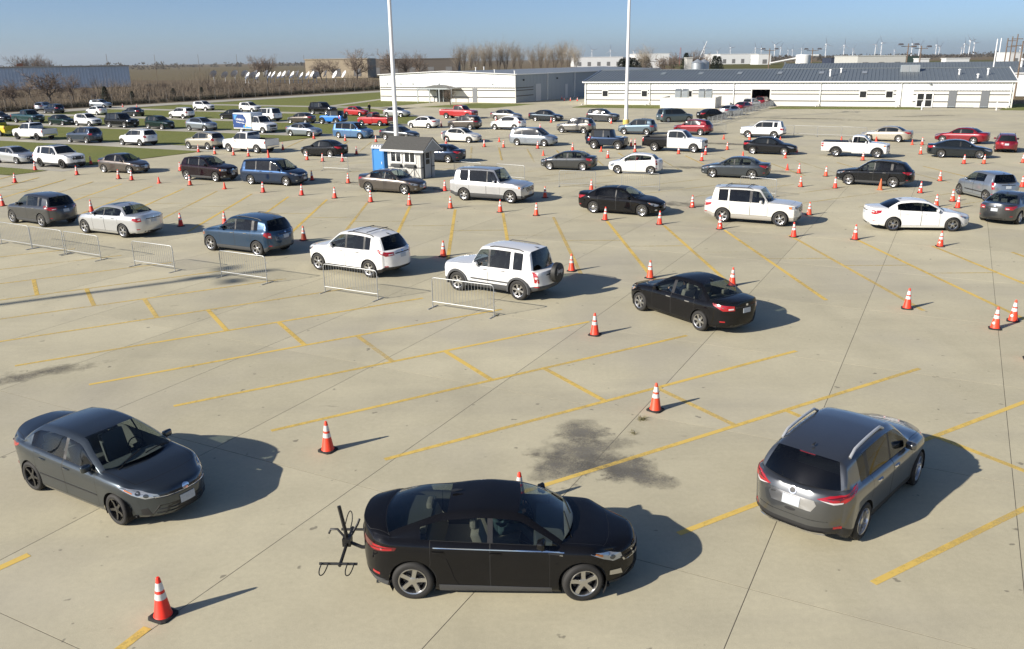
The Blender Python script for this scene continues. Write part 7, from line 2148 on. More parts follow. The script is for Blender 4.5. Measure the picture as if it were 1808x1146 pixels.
def cone_set(H_, bands, m, base=.36, basemat=M_CBASE):
    rb_, rt = base * .37, .028
    def rad(z): return rb_ + (rt - rb_) * (z - .03) / (H_ - .03)
    b = MB(); h = base / 2; c = h * .28
    oc = [(h - c, -h), (h, -h + c), (h, h - c), (h - c, h), (-h + c, h), (-h, h - c), (-h, -h + c), (-h + c, -h)]
    vs = [(x, y, 0) for x, y in oc] + [(x, y, .025) for x, y in oc] + [(x * .86, y * .86, .038) for x, y in oc]
    fs = [tuple(range(16, 24))]
    for a in (0, 8):
        for k in range(8): fs.append((a + k, a + (k + 1) % 8, a + 8 + (k + 1) % 8, a + 8 + k))
    b.add(vs, fs); base_me = b.mesh('base', basemat)
    q = MB(); q.lathe([(rb_ + .015, .034), (rb_, .055), (rt + .004, H_ - .02), (rt - .006, H_), (.006, H_ + .001)], 20); body = q.mesh('cone_body', m, True, 50)
    bm_ = []
    for z0, z1 in bands:
        q = MB(); q.lathe([(rad(z0) + .004, z0), (rad(z1) + .004, z1)], 20, cap=False); bm_.append(q.mesh('reflective_band', M_BAND, True, 50))
    return base_me, body, bm_
KINDS = {'tall': cone_set(.71, [(.34, .44), (.49, .62)], M_CONE), 'single': cone_set(.50, [(.24, .38)], M_CONE, .28), 'plain': cone_set(.71, [], M_CONE), 'faded': cone_set(.71, [], M_CONEF, .36, M_CONEF), 'small': cone_set(.46, [], M_CONE, .27, M_CONE)}
q = MB(); q.add([(.045 * math.cos(2 * math.pi * k / 12), 0, .045 * math.sin(2 * math.pi * k / 12)) for k in range(12)], [tuple(range(12))]); stick_me = q.mesh('sticker', M_BAND)
for i, (kind, x, y, label) in enumerate(CONES):
    base_me, body, bands = KINDS[kind]
    t_ = tag(empty('traffic_cone', (x, y, 0), random.uniform(-.4, .4) + TH), label, 'traffic cone', 'traffic cones marking the lanes')
    t_.rotation_euler = (random.gauss(0, .018), random.gauss(0, .018), t_.rotation_euler.z)
    link('base', base_me, t_); link('cone_body', body, t_)
    for b in bands: link('reflective_band', b, t_)
    if kind == 'tall' and 10 < x < 30 and 20 < y < 60 and i % 3:
        a = random.uniform(-1.2, .4) - t_.rotation_euler.z - .6
        z_ = .20; rr_ = .36 * .37 + (.028 - .36 * .37) * (z_ - .03) / .68 + .004
        link('sticker', stick_me, t_, (rr_ * math.sin(a), -rr_ * math.cos(a), z_), (-.16, 0, a))
M_STEELB = mat('galvanised_tube', (.36, .37, .37), .5, .6, noise=.12, nscale=5)
def barrier_meshes(L_=2.45, H_=1.08, n=19):
    f = MB(); c = .10; z0 = .22
    f.tube([(-L_ / 2, 0, .03), (-L_ / 2, 0, H_ - c), (-L_ / 2 + c * .3, 0, H_ - c * .3), (-L_ / 2 + c, 0, H_), (L_ / 2 - c, 0, H_), (L_ / 2 - c * .3, 0, H_ - c * .3), (L_ / 2, 0, H_ - c), (L_ / 2, 0, .03)], .0175, 8)
    f.tube([(-L_ / 2, 0, z0), (L_ / 2, 0, z0)], .016, 8)
    fr = f.mesh('frame', M_STEELB, True)
    b = MB()
    for k in range(n):
        x = -L_ / 2 + L_ * (k + 1) / (n + 1); b.tube([(x, 0, z0), (x, 0, H_ - .01)], .0065, 5, cap=False)
    bars = b.mesh('infill_bars', M_STEELB, True)
    g = MB(); g.box((0, 0, .012), (.05, .62, .012)); g.box((0, -.27, .006), (.06, .08, .012)); g.box((0, .27, .006), (.06, .08, .012)); g.box((0, 0, .05), (.03, .03, .08))
    foot = g.mesh('foot', M_STEELB)
    h = MB(); h.tube([(0, 0, 0), (.07, 0, 0), (.09, 0, -.05)], .008, 5); hook = h.mesh('hook', M_STEELB)
    return fr, bars, foot, hook
BM = barrier_meshes()
ORDB = ['leftmost of the joined three at the left edge', 'middle of the joined three at the left edge', 'right end of the joined three at the left', 'standing alone behind the silver sedan', 'in front of the blue sport utility', 'in front of the white crossbar sport utility', 'in front of the white utility with spare wheel',
        'standing alone below the black sedan left of the booth', 'behind the glossy black sedan, left of two', 'behind the glossy black sedan, right of two', 'behind the cream white sport utility', 'behind the large silver sport utility, left', 'behind the large silver sport utility, right']
def barrier(x, y, a, label, group):
    t_ = tag(empty('crowd_barrier', (x, y, 0), a), label, 'barrier', group)
    link('frame', BM[0], t_); link('infill_bars', BM[1], t_)
    for s_ in (-1, 1):
        link('foot', BM[2], t_, (s_ * 1.225, 0, 0))
    for z_ in (.40, .85): link('hook', BM[3], t_, (1.225, 0, z_))
for (x, y, a), l in zip(BARS, ORDB):
    barrier(x, y, a, 'galvanised steel crowd barrier ' + l, 'crowd barriers on the lot')
NUM = ['first', 'second', 'third', 'fourth', 'fifth', 'sixth', 'seventh', 'eighth', 'ninth', 'tenth', 'eleventh', 'twelfth', 'thirteenth', 'fourteenth', 'fifteenth', 'sixteenth', 'seventeenth', 'eighteenth']
for i, (x, y, a) in enumerate(FARBARS):
    if i < 18: l = f'{NUM[i]} steel barrier from the near end of the queue lane to the hall door'
    elif i < 21: l = f'{NUM[i - 18]} steel barrier from the left behind the white pickup with black bed'
    elif i < 26: l = f'{NUM[i - 21]} steel barrier from the left in the row near the white extended cab pickup'
    else: l = f'{NUM[i - 26]} steel barrier from the left behind the teal grey minivan'
    barrier(x, y, a, l, 'far crowd barriers')

# ================================================================ booth, toilet, light poles
M_BWALL = mat('white_board_siding', (.52, .515, .49), .7, noise=.06, nscale=2)
M_BTRIM = mat('dark_grey_trim', (.045, .047, .05), .6)
M_SHING = mat('asphalt_shingle', (.075, .074, .07), .9, noise=.35, nscale=14, bump=.3)
BU = math.radians(-29.5)
bth = tag(empty('ticket_booth', (-9.0, 62.75, 0), BU), 'small white ticket booth with dark shingle roof in the middle of the lot', 'booth')
bw, bd, bh = 2.95, 1.75, 2.12
w = MB()
for (a, b_) in (((0, 0), (bw, 0)), ((bw, 0), (bw, bd)), ((bw, bd), (0, bd)), ((0, bd), (0, 0))):
    A_ = Vector((*a, 0)); B_ = Vector((*b_, 0)); d = B_ - A_; n = int(d.length / .2); nn = Vector((d.y, -d.x, 0)).normalized()
    for k in range(n):
        p = A_ + d * (k / n); q_ = A_ + d * ((k + .9) / n); r_ = A_ + d * ((k + 1) / n)
        w.quad(tuple(p), tuple(q_), (q_.x, q_.y, bh), (p.x, p.y, bh)); w.quad(tuple(q_ - nn * .012), tuple(r_ - nn * .012), (r_.x - nn.x * .012, r_.y - nn.y * .012, bh), (q_.x - nn.x * .012, q_.y - nn.y * .012, bh))
w.add([(bw, -.0, bh), (bw, bd, bh), (bw, bd / 2, bh + .72)], [(0, 1, 2)]); w.add([(0, 0, bh), (0, bd, bh), (0, bd / 2, bh + .72)], [(0, 2, 1)])
w.obj('wall', M_BWALL, bth)
for sy in (0, 1):
    rows = 8
    for k in range(rows):                       # shingle courses, each lapping the one below
        f0, f1 = k / rows, (k + 1.15) / rows
        y0 = -.38 if sy == 0 else bd + .38; y1 = bd / 2; z0, z1 = bh - .10, bh + .80
        ya, yb = y0 + (y1 - y0) * f0, y0 + (y1 - y0) * min(1, f1); za, zb_ = z0 + (z1 - z0) * f0 + .03, z0 + (z1 - z0) * min(1, f1) + .012
        s_ = MB(); s_.add([(-.38, ya, za), (bw + .52, ya, za), (bw + .52, yb, zb_), (-.38, yb, zb_), (-.38, ya, za - .03), (bw + .52, ya, za - .03)], [(0, 1, 2, 3) if sy == 0 else (3, 2, 1, 0), (4, 5, 1, 0) if sy == 0 else (0, 1, 5, 4)]); s_.obj('shingle_course', M_SHING, bth)
w = MB(); w.box((bw / 2 + .07, -.39, bh - .12), (bw + .92, .04, .14)); w.box((bw / 2 + .07, bd + .39, bh - .12), (bw + .92, .04, .14)); w.obj('fascia', M_TRIM, bth)
for xx in (-.36, bw + .50):
    w = MB(); w.add([(xx, -.38, bh - .17), (xx, bd / 2, bh + .74), (xx, bd + .38, bh - .17), (xx, bd + .30, bh - .17), (xx, bd / 2, bh + .60), (xx, -.30, bh - .17)], [(0, 1, 4, 5), (1, 2, 3, 4)]); w.obj('barge_board', M_TRIM, bth)
    w = MB(); w.add([(xx - .01, -.30, bh - .16), (xx - .01, bd + .30, bh - .16), (xx - .01, bd / 2, bh + .66)], [(0, 1, 2)]); w.obj('gable_panel', mat('grey_gable_board', (.36, .36, .35), .7), bth)
for xx in (.78, 2.02):
    w = MB(); w.box((xx, -.025, 1.52), (1.05, .06, .86)); o = w.obj('window', M_TRIM, bth)
    for dx in (-.23, .23):
        w = MB(); w.box((xx + dx, -.058, 1.52), (.38, .012, .66)); w.obj('pane', M_WINDK, o)
    w = MB(); w.box((xx, -.06, 2.02), (.16, .14, .10)); w.obj('lamp', M_BTRIM, bth)
    w = MB(); w.box((xx + .05, -.11, .92), (.85, .22, .18)); w.obj('window_shelf', M_BTRIM, bth)
for zz_ in (.80,):
    w = MB(); w.box((bw / 2, -.012, zz_), (bw, .03, .05)); w.obj('trim_band', M_BTRIM, bth); w = MB(); w.box((bw + .012, bd / 2, zz_), (.03, bd, .06)); w.obj('trim_band', M_BTRIM, bth)
w = MB(); w.box((bw + .03, .80, 1.02), (.06, .82, 1.98)); o = w.obj('door', mat('grey_white_door', (.42, .43, .43), .6), bth)
w = MB(); w.box((bw + .065, .80, 1.62), (.012, .46, .40)); w.box((bw + .065, .80, 1.18), (.012, .46, .34)); w.obj('pane', M_WINDK, o)
for yy in (.36, 1.24):
    w = MB(); w.box((bw + .035, yy, 1.05), (.07, .08, 2.1)); w.obj('door_jamb', M_BTRIM, bth)
w = MB(); w.box((1.35, -.2, .45), (.55, .35, .42)); w.obj('air_conditioner', M_GALV, bth)
w = MB(); w.add([(2.35, -.06, .75), (2.42, -.06, .75), (2.85, -.5, .02), (2.78, -.5, .02), (2.35, -.03, .75), (1.95, -.45, .02), (2.02, -.45, .02), (2.42, -.03, .75)], [(0, 1, 2, 3), (4, 5, 6, 7)]); w.obj('sign_stand', M_BTRIM, bth)
# portable toilet
M_PBLUE = mat('blue_polyethylene', (.03, .17, .45), .45, noise=.06, nscale=3); M_PGREY = mat('pale_grey_plastic', (.62, .64, .66), .5)
pt = tag(empty('portable_toilet', (-9.5, 63.75, 0), BU), 'blue portable toilet with pale roof beside the ticket booth', 'toilet')
w = MB(); w.box((0, 0, 1.05), (1.04, 1.04, 2.0)); w.obj('cabin', M_PBLUE, pt)
w = MB(); w.box((0, -.565, 1.0), (.86, .03, 1.84)); o = w.obj('door', mat('lighter_blue_door', (.045, .225, .54), .45), pt); w = MB(); w.box((.32, -.59, 1.0), (.06, .03, .18)); w.obj('latch', M_PGREY, o)
for xx in (-.5, .5):
    w = MB(); w.box((xx, -.56, 1.05), (.10, .06, 2.04)); w.obj('corner_post', M_PBLUE, pt)
w = MB()
for k in range(5): w.add([(-.6 + k * .24, -.62, 2.06), (-.6 + k * .24 + .2, -.62, 2.06), (-.6 + k * .24 + .2, .6, 2.06), (-.6 + k * .24, .6, 2.06), (-.55 + k * .24, -.5, 2.28), (-.55 + k * .24 + .1, -.5, 2.28), (-.55 + k * .24 + .1, .5, 2.28), (-.55 + k * .24, .5, 2.28)], [(4, 5, 6, 7), (0, 1, 5, 4), (1, 2, 6, 5), (2, 3, 7, 6), (3, 0, 4, 7)])
w.box((0, 0, 2.08), (1.22, 1.22, .08)); w.obj('roof', M_PGREY, pt)
w = MB(); w.box((0, 0, .03), (1.2, 1.2, .06)); w.obj('skid', M_BTRIM, pt)
# light poles
M_POLEW = mat('white_painted_steel', (.80, .80, .80), .4); M_YBASE = mat('yellow_painted_concrete', (.62, .46, .12), .7, noise=.12, nscale=3)
def light_pole(x, y, H_, label):
    t_ = tag(empty('light_pole', (x, y, 0)), label, 'light pole', 'tall lot light poles')
    w = MB(); w.lathe([(.40, 0), (.40, .72), (.37, .78)], 20); w.obj('base', M_YBASE, t_, smooth=True, angle=30)
    w = MB(); w.lathe([(.235, .78), (.22, 4), (.15, H_)], 16); w.obj('shaft', M_POLEW, t_, smooth=True)
    w = MB(); w.lathe([(.30, .78), (.30, .83)], 12); w.obj('flange', M_POLEW, t_)
    for k in range(4):
        a = k * math.pi / 2 + .4
        w = MB(); w.tube([(0, 0, H_ - .4), (.9 * math.cos(a), .9 * math.sin(a), H_ - .2)], .05, 6); w.box((1.2 * math.cos(a), 1.2 * math.sin(a), H_ - .15), (.75, .45, .25), rz=a); w.obj('lamp_head', M_GALV, t_)
light_pole(-11.55, 87.6, 21.5, 'tall white light pole rising behind the ticket booth')
light_pole(14.8, 109.3, 21.5, 'tall white light pole with yellow base in front of the long hall')
light_pole(-11.2 - 43.1 * math.cos(SUN_AZ_SHADOW), 33.4 - 43.1 * math.sin(SUN_AZ_SHADOW), 21.5, 'tall light pole left of the view that throws the long thin shadow')
# white posts and a bicycle stand before the long hall
for s_, t_p, l in ((-6.9, 147.6, 'left'), (3.2, 149.2, 'right')):
    p_ = st(s_, t_p)
    w = MB(); w.lathe([(.10, 0), (.10, 1.15), (.06, 1.22), (.01, 1.24)], 12); o = w.obj('bollard', M_POLEW, None, p_, smooth=True); tag(o, f'white post in front of the long hall, {l} of the two by the grey doors', 'post', 'white posts by the hall doors')
fb = tag(empty('bicycle_stand', FB(63.4, -1.0, 0), FB.rz), 'low metal bicycle stand between the two grey hall doors', 'bicycle stand')
w = MB()
for k in range(6): w.tube([(-1.0 + k * .4, 0, 0), (-1.0 + k * .4, 0, .5), (-.8 + k * .4, 0, .5), (-.8 + k * .4, 0, 0)], .02, 5)
w.obj('hoops', M_STEELB, fb); w = MB(); w.tube([(-1.1, 0, .06), (1.3, 0, .06)], .025, 5); w.obj('rail', M_STEELB, fb)

# ================================================================ poles, turbines, dishes and other far things
M_WOOD = mat('weathered_pole_wood', (.17, .12, .085), .9, noise=.2, nscale=2); M_LAMPH = mat('dark_lamp_head', (.10, .10, .11), .5)
for x, y, z, kind, label in POLES:
    t_ = tag(empty('utility_pole', (x, y, 0)), label, 'pole', 'utility and lamp poles')
    r_ = {'thin': .13, 'white': .15}.get(kind, .17)
    w = MB(); w.lathe([(r_, -.2), (r_ * .65, z)], 8); w.obj('shaft', M_POLEW if kind == 'white' else M_WOOD, t_, smooth=True)
    if kind == 'woodx':
        for dz in (1.0, 2.4):
            w = MB(); w.box((0, 0, z - dz), (2.4, .14, .14)); w.obj('crossarm', M_WOOD, t_)
    if kind == 'lamp':
        w = MB(); w.box((0, 0, z - .6), (3.0, .12, .12)); w.obj('crossarm', M_WOOD, t_)
        for sg in (-1, 1):
            w = MB(); w.box((sg * 1.7, -.1, z - .15), (1.1, .6, .4), taper=.7); w.obj('lamp_head', M_LAMPH, t_)
M_TURB = mat('turbine_white', (.78, .79, .80), .5)
tw_ = MB(); tw_.lathe([(2.1, 0), (1.2, 80)], 8); tower_me = tw_.mesh('tower', M_TURB, True)
nb_ = MB(); nb_.box((0, 1.5, 0), (3.2, 9, 3.4)); nac_me = nb_.mesh('nacelle', M_TURB)
bl = MB(); bl.add([(-.9, 0, 1), (.9, 0, 1), (1.5, .2, 8), (.15, 0, 42), (-.15, 0, 42), (-1.2, -.2, 8)], [(0, 1, 2, 5), (5, 2, 3, 4)]); bl.add([(-.9, .5, 1), (.9, .5, 1), (1.5, .6, 8), (.15, .2, 42), (-.15, .2, 42), (-1.2, .3, 8)], [(5, 2, 1, 0), (4, 3, 2, 5)]); blade_me = bl.mesh('blade', M_TURB)
order_t = sorted(range(len(TURB)), key=lambda i: TURB[i][0] / TURB[i][1]); rank = {i: k for k, i in enumerate(order_t)}
TW = ['first', 'second', 'third', 'fourth', 'fifth', 'sixth', 'seventh', 'eighth', 'ninth', 'tenth', 'eleventh', 'twelfth', 'thirteenth', 'fourteenth', 'fifteenth', 'sixteenth', 'seventeenth', 'eighteenth', 'nineteenth', 'twentieth', 'twenty-first', 'twenty-second', 'twenty-third', 'twenty-fourth', 'twenty-fifth', 'twenty-sixth', 'twenty-seventh', 'twenty-eighth', 'twenty-ninth']
for i, (x, y, z) in enumerate(TURB):
    t_ = tag(empty('wind_turbine', (x, y, 0), .4), f'white wind turbine on the horizon, {TW[rank[i]]} from the left', 'wind turbine', 'wind turbines on the horizon')
    k = max(z, 40) / 80
    o = link('tower', tower_me, t_); o.scale = (1.1, 1.1, k)
    o = link('nacelle', nac_me, t_, (0, 0, max(z, 40)))
    a0 = random.uniform(0, 2.1)
    for q_ in range(3):
        o = link('blade', blade_me, t_, (0, -3.5, max(z, 40)), (0, a0 + q_ * 2.0944, 0)); o.scale = (1.15, 1, 1)
M_DISHW = mat('dish_white', (.80, .80, .79), .5); M_DISHG = mat('dish_grey_back', (.55, .56, .57), .6)
dprof = MB(); R_ = 1.7
dprof.lathe([(.03, 0)] + [(R_ * k / 6, .26 * R_ * (k / 6) ** 2) for k in range(1, 7)], 24, cap=False); dish_me = dprof.mesh('reflector', [M_DISHW], True)
for i, (x, y, z, k) in enumerate(DISH):
    az = {'w': random.uniform(-.75, -.45), 'b': random.uniform(2.2, 2.6), 'e': random.uniform(-1.65, -1.5)}[k]
    t_ = tag(empty('satellite_dish', (x, y, 0)), f'satellite dish beyond the brush, {TW[i]} from the left', 'satellite dish', 'row of satellite dishes')
    zc_ = max(z, 2.0)
    o = link('reflector', dish_me, t_, (0, 0, zc_))
    j_ = random.uniform(-.06, .06)
    dirv = {'w': Vector((-.72 + j_, -.42 - j_, .52)), 'b': Vector((-.66, .46 + j_, .58)), 'e': Vector((-.86, -.03, .46))}[k].normalized()
    o.rotation_euler = dirv.to_track_quat('Z', 'Y').to_euler()
    if k == 'b': o.material_slots[0].link = 'OBJECT'; o.material_slots[0].material = M_DISHG
    w = MB(); w.lathe([(.14, 0), (.12, zc_)], 8); w.obj('mast', M_DISHG, t_)
    w = MB()
    dn = dirv.normalized(); e1 = dn.cross(Vector((0, 0, 1))).normalized(); e2 = dn.cross(e1)
    for a in (0, 2.1, 4.2):
        p0 = Vector((0, 0, zc_)) + (e1 * math.cos(a) + e2 * math.sin(a)) * R_ * .95 + dn * .45; w.tube([p0, Vector((0, 0, zc_)) + dn * 1.5], .03, 4)
    w.obj('feed_strut', M_DISHG, t_)
M_BIN = mat('corrugated_bin_steel', (.50, .54, .57), .4, .6)
for (X, Y, r_, h, l) in ((MISC['bin1'][0], MISC['bin1'][1], 2.3, MISC['bin1'][2] - 1.2, 'left'), (MISC['bin2'][0], MISC['bin2'][1], 2.0, MISC['bin2'][2] - 1.2, 'right')):
    t_ = tag(empty('grain_bin', (X, Y, 0)), f'steel grain bin among the far trees, {l} of two', 'grain bin', 'grain bins')
    w = MB(); w.lathe([(r_, 0), (r_, h)], 18, cap=False); w.obj('drum', M_BIN, t_, smooth=True); w = MB(); w.lathe([(r_ + .15, h), (.3, h + r_ * .55), (.05, h + r_ * .6)], 18); w.obj('roof_cone', M_BIN, t_)
cv = tag(empty('conveyor_plant', (MISC['conv'][0], MISC['conv'][1], 0)), 'white conveyor gallery sloping up beside a round tank', 'plant')
w = MB(); w.tube([(-2, 0, 2), (34, 0, MISC['conv'][2] - .6), (42, 0, MISC['conv'][2] - .6)], .8, 6); w.obj('gallery', M_TRIM, cv)
for xx, zz_ in ((12, 3.0), (33, 6.0)):
    w = MB(); w.box((xx, 0, zz_ / 2), (1, 1, zz_)); w.obj('trestle', M_GALV, cv)
tk = tag(empty('storage_tank', (MISC['tank'][0], MISC['tank'][1], 0)), 'white round storage tank right of the conveyor gallery', 'tank')
w = MB(); w.lathe([(6.5, 0), (6.5, MISC['tank'][2]), (6, MISC['tank'][2] + .5), (.3, MISC['tank'][2] + .9)], 20); w.obj('shell', M_TRIM, tk, smooth=True, angle=30)
cr = tag(empty('crane', (MISC['crane'][0], MISC['crane'][1], 0)), 'crane with raised boom behind the tan oak', 'crane')
w = MB(); w.tube([(0, 0, 2), (8, 0, MISC['crane'][2])], [.5, .25], 4); w.obj('boom', M_DISHG, cr); w = MB(); w.box((0, 0, 1.8), (6, 4, 3)); w.obj('cab', mat('crane_yellow', (.5, .35, .05), .5), cr)
ms = tag(empty('radio_mast', (MISC['mast'][0], MISC['mast'][1], 0)), 'thin red lattice mast left of the crane', 'mast')
w = MB()
for a in (0, 2.1, 4.2): w.tube([(1.6 * math.cos(a), 1.6 * math.sin(a), 0), (.4 * math.cos(a), .4 * math.sin(a), MISC['mast'][2])], .12, 4)
w.obj('lattice', mat('mast_red', (.35, .08, .06), .6), ms)
# chain-link fence along the perimeter road
fn = tag(empty('chain_link_fence', st(-160, 100)), 'tall chain link fence along the perimeter road before the brush', 'fence')
fpts = [st(-161, 60), st(-161.5, 104), st(-160, 150), st(-158, 205), st(-154, 262)]
pm = MB(); pm.lathe([(.035, 0), (.035, 2.3)], 6); post_me = pm.mesh('post', mat('dull_fence_steel', (.22, .21, .19), .6))
o0 = Vector(st(-160, 100)); wires = MB()
for a, b_ in zip(fpts[:-1], fpts[1:]):
    A_, B_ = Vector(a), Vector(b_); n = int((B_ - A_).length / 4.2)
    for k in range(n):
        p = A_ + (B_ - A_) * (k / n) - o0; link('post', post_me, fn, tuple(p))
    for z_ in (.1, .7, 1.3, 1.8, 2.25): wires.tube([A_ - o0 + Vector((0, 0, z_)), B_ - o0 + Vector((0, 0, z_))], .012, 3, cap=False)
wires.obj('wire', MATS['dull_fence_steel'], fn)

# ---------------------------------------------------------------- vegetation
M_BARK = mat('grey_brown_bark', (.155, .125, .10), .95, noise=.25, nscale=1.5); M_TWIG = mat('bare_twigs', (.20, .155, .12), .95); M_TWIGP = mat('pale_bare_twigs', (.30, .255, .195), .95); M_EVER = mat('dark_evergreen', (.022, .034, .016), .9); M_DRY = mat('dry_brush', (.20, .16, .115), .95, noise=.3, nscale=.2)
def tube3(vs, fs, p, q, r0, r1, n=3):
    d = (q - p); L_ = d.length
    if L_ < 1e-5: return
    d /= L_; t_ = Vector((0, 0, 1)) if abs(d.z) < .9 else Vector((1, 0, 0)); e1 = d.cross(t_).normalized(); e2 = d.cross(e1); b = len(vs)
    for (c, r) in ((p, r0), (q, r1)):
        for k in range(n): a = 2 * math.pi * k / n; vs.append(tuple(c + (e1 * math.cos(a) + e2 * math.sin(a)) * r))
    for k in range(n): fs.append((b + k, b + (k + 1) % n, b + n + (k + 1) % n, b + n + k))
def gen_tree(kind, seed):
    """unit-height bare tree: (trunk mesh, crown mesh)"""
    rnd = random.Random(seed); tv, tf, cv_, cf = [], [], [], []
    def curve(p, d, ln, r0, r1, lev, up):
        """a limb of several short crooked pieces; returns its points"""
        n = 4 if lev < 2 else (3 if lev < 4 else 2); pts = [p]; q = p; dd = d
        for k in range(n):
            dd = (dd + Vector((rnd.gauss(0, 1), rnd.gauss(0, 1), rnd.gauss(0, 1))) * (.05 if lev == 0 else .14) + Vector((0, 0, up))).normalized()
            q2 = q + dd * ln / n; f0, f1 = k / n, (k + 1) / n
            ra, rb = r0 + (r1 - r0) * f0, r0 + (r1 - r0) * f1
            if lev < 2: tube3(tv, tf, q, q2, ra, rb, 5)
            else: tube3(cv_, cf, q, q2, ra, rb, 3)
            q = q2; pts.append(q)
        return pts, dd
    def grow(p, d, ln, r, lev):
        up = {'round': .03, 'tall': .06}[kind]
        pts, dd = curve(p, d, ln, r, r * .45, lev, up)
        if lev >= 4: return
        n = {'round': (9, 6, 5, 4), 'tall': (8, 4, 4, 2)}[kind][lev]
        for k in range(n):
            f = rnd.uniform(.30 if lev else .45, 1.0) if k else 1.0
            i = min(int(f * (len(pts) - 1)), len(pts) - 2); u = f * (len(pts) - 1) - i
            b_ = pts[i] + (pts[i + 1] - pts[i]) * u
            sp = {'round': (.95, .80, .75, .8), 'tall': (.26, .38, .5, .6)}[kind][lev]
            an = 6.283 * k / n + rnd.uniform(-.5, .5); t_ = Vector((0, 0, 1)) if abs(d.z) < .9 else Vector((1, 0, 0)); e1 = d.cross(t_).normalized(); e2 = d.cross(e1)
            nd = (dd + (e1 * math.cos(an) + e2 * math.sin(an)) * sp * rnd.uniform(.6, 1.2)).normalized()
            if kind == 'round' and lev < 2 and nd.z < .1: nd.z = .1; nd.normalize()
            grow(b_, nd, ln * rnd.uniform(.55, .80) * (1.35 if (lev == 0 and kind == 'round') else 1.0) * (1 - .25 * (1 - f)), max(r * .45, .0016), lev + 1)
    if kind == 'tall':
        for k in range(4):
            grow(Vector((rnd.uniform(-.05, .05), rnd.uniform(-.05, .05), 0)), Vector((rnd.gauss(0, .09), rnd.gauss(0, .09), 1)).normalized(), rnd.uniform(.42, .60), .010, 0)
    else:
        grow(Vector((0, 0, 0)), Vector((rnd.gauss(0, .05), rnd.gauss(0, .05), 1)).normalized(), .20, .020, 0)
    top = sorted(v[2] for v in cv_)[int(len(cv_) * .997)]
    s_ = 1 / top
    tv = [(a * s_, b * s_, c * s_) for a, b, c in tv]; cv_ = [(a * s_, b * s_, c * s_) for a, b, c in cv_]
    return py_mesh('trunk', tv, tf, M_BARK, True, 60), py_mesh('crown', cv_, cf, M_TWIGP if kind == 'tall' else M_TWIG)
def gen_conifer(seed):
    rnd = random.Random(seed); vs, fs = [], []
    for k in range(2200):
        z = rnd.uniform(.02, 1.0) ** 1.2; rmax = .36 * (1 - z) ** .65 + .03
        a = rnd.uniform(0, 6.283); r = rmax * rnd.uniform(.35, 1.05); c = Vector((r * math.cos(a), r * math.sin(a), z))
        o = Vector((math.cos(a), math.sin(a), rnd.uniform(-.5, .3))) * rnd.uniform(.05, .09); s_ = Vector((-math.sin(a), math.cos(a), rnd.uniform(-.4, .4))) * rnd.uniform(.02, .04)
        b = len(vs); vs += [tuple(c - s_), tuple(c + s_), tuple(c + o)]; fs.append((b, b + 1, b + 2))
    tv, tf = [], []; tube3(tv, tf, Vector((0, 0, 0)), Vector((0, 0, .9)), .02, .005, 6)
    return py_mesh('trunk', tv, tf, M_BARK), py_mesh('crown', vs, fs, M_EVER)
TV = {'round': [gen_tree('round', s_) for s_ in (3, 8, 15, 21)], 'tall': [gen_tree('tall', s_) for s_ in (2, 5, 9)], 'conifer': [gen_conifer(s_) for s_ in (1, 4)]}
for i, (x, y, z, kind, wd, label) in enumerate(TREES):
    tr, cw = TV[kind][i % len(TV[kind])]
    t_ = tag(empty('cedar' if kind == 'conifer' else ('poplar' if kind == 'tall' else 'bare_tree'), (x, y, -.1), random.uniform(0, 6.28)), label, 'tree', 'trees beyond the lot')
    z = max(z, 2.0)
    for nm_, me in (('trunk', tr), ('crown', cw)):
        o = link(nm_, me, t_); o.scale = (z * wd, z * wd, z)
# brush beyond the fence: one mass of thin dead stems
vs, fs = [], []
rnd = random.Random(5)
def shrub(x, y, h, n, spread, vs, fs):
    for k in range(n):
        a = rnd.uniform(0, 6.283); r = rnd.uniform(0, spread * .5); p = Vector((x + r * math.cos(a), y + r * math.sin(a), -.1))
        d = Vector((math.cos(a) * rnd.uniform(0, .6), math.sin(a) * rnd.uniform(0, .6), 1)); q = p + d * h * rnd.uniform(.45, 1.0)
        s_ = Vector((rnd.gauss(0, 1), rnd.gauss(0, 1), 0)).normalized() * rnd.uniform(.02, .05)
        b = len(vs); vs += [tuple(p - s_), tuple(p + s_), tuple(q)]; fs.append((b, b + 1, b + 2))
        for j in range(2):
            m_ = p + (q - p) * rnd.uniform(.35, .9); e = m_ + Vector((rnd.gauss(0, .4), rnd.gauss(0, .4), rnd.uniform(.1, .7))) * h * .35
            b = len(vs); vs += [tuple(m_ - s_ * .7), tuple(m_ + s_ * .7), tuple(e)]; fs.append((b, b + 1, b + 2))
cnt = 0
from mathutils import noise as mnoise
while cnt < 1500:
    s_ = -163 - abs(rnd.gauss(0, 60)); t_b = rnd.uniform(70, 340); X, Y, _ = st(s_, t_b)
    if Y > 335 or Y < 150 or X > -38 or (X < -60 and X / Y < -.78): continue
    if mnoise.noise(Vector((X * .045, Y * .03, 3.1))) + rnd.uniform(-.2, .2) < .02: continue
    shrub(X, Y, rnd.choice((.6, .8, 1.1, 1.5, 2.0, 2.8, 4.2)) * rnd.uniform(.7, 1.2) * max(.35, .75 + 1.3 * mnoise.noise(Vector((X * .06, Y * .02, 9.7)))), 34, rnd.uniform(1.5, 3.2), vs, fs); cnt += 1
o = link('brush', py_mesh('brush', vs, fs, M_DRY)); tag(o, 'mass of dry brown brush beyond the fence', 'brush', kind='stuff')
vs, fs = [], []
for k in range(420):
    f = rnd.uniform(0, 1); t_b = 60 + f * 200; X, Y, _ = st(-162.5 - rnd.uniform(0, 2.2) + (4 * max(0, f - .6)), t_b); shrub(X, Y, rnd.uniform(.7, 1.5), 46, 1.6, vs, fs)
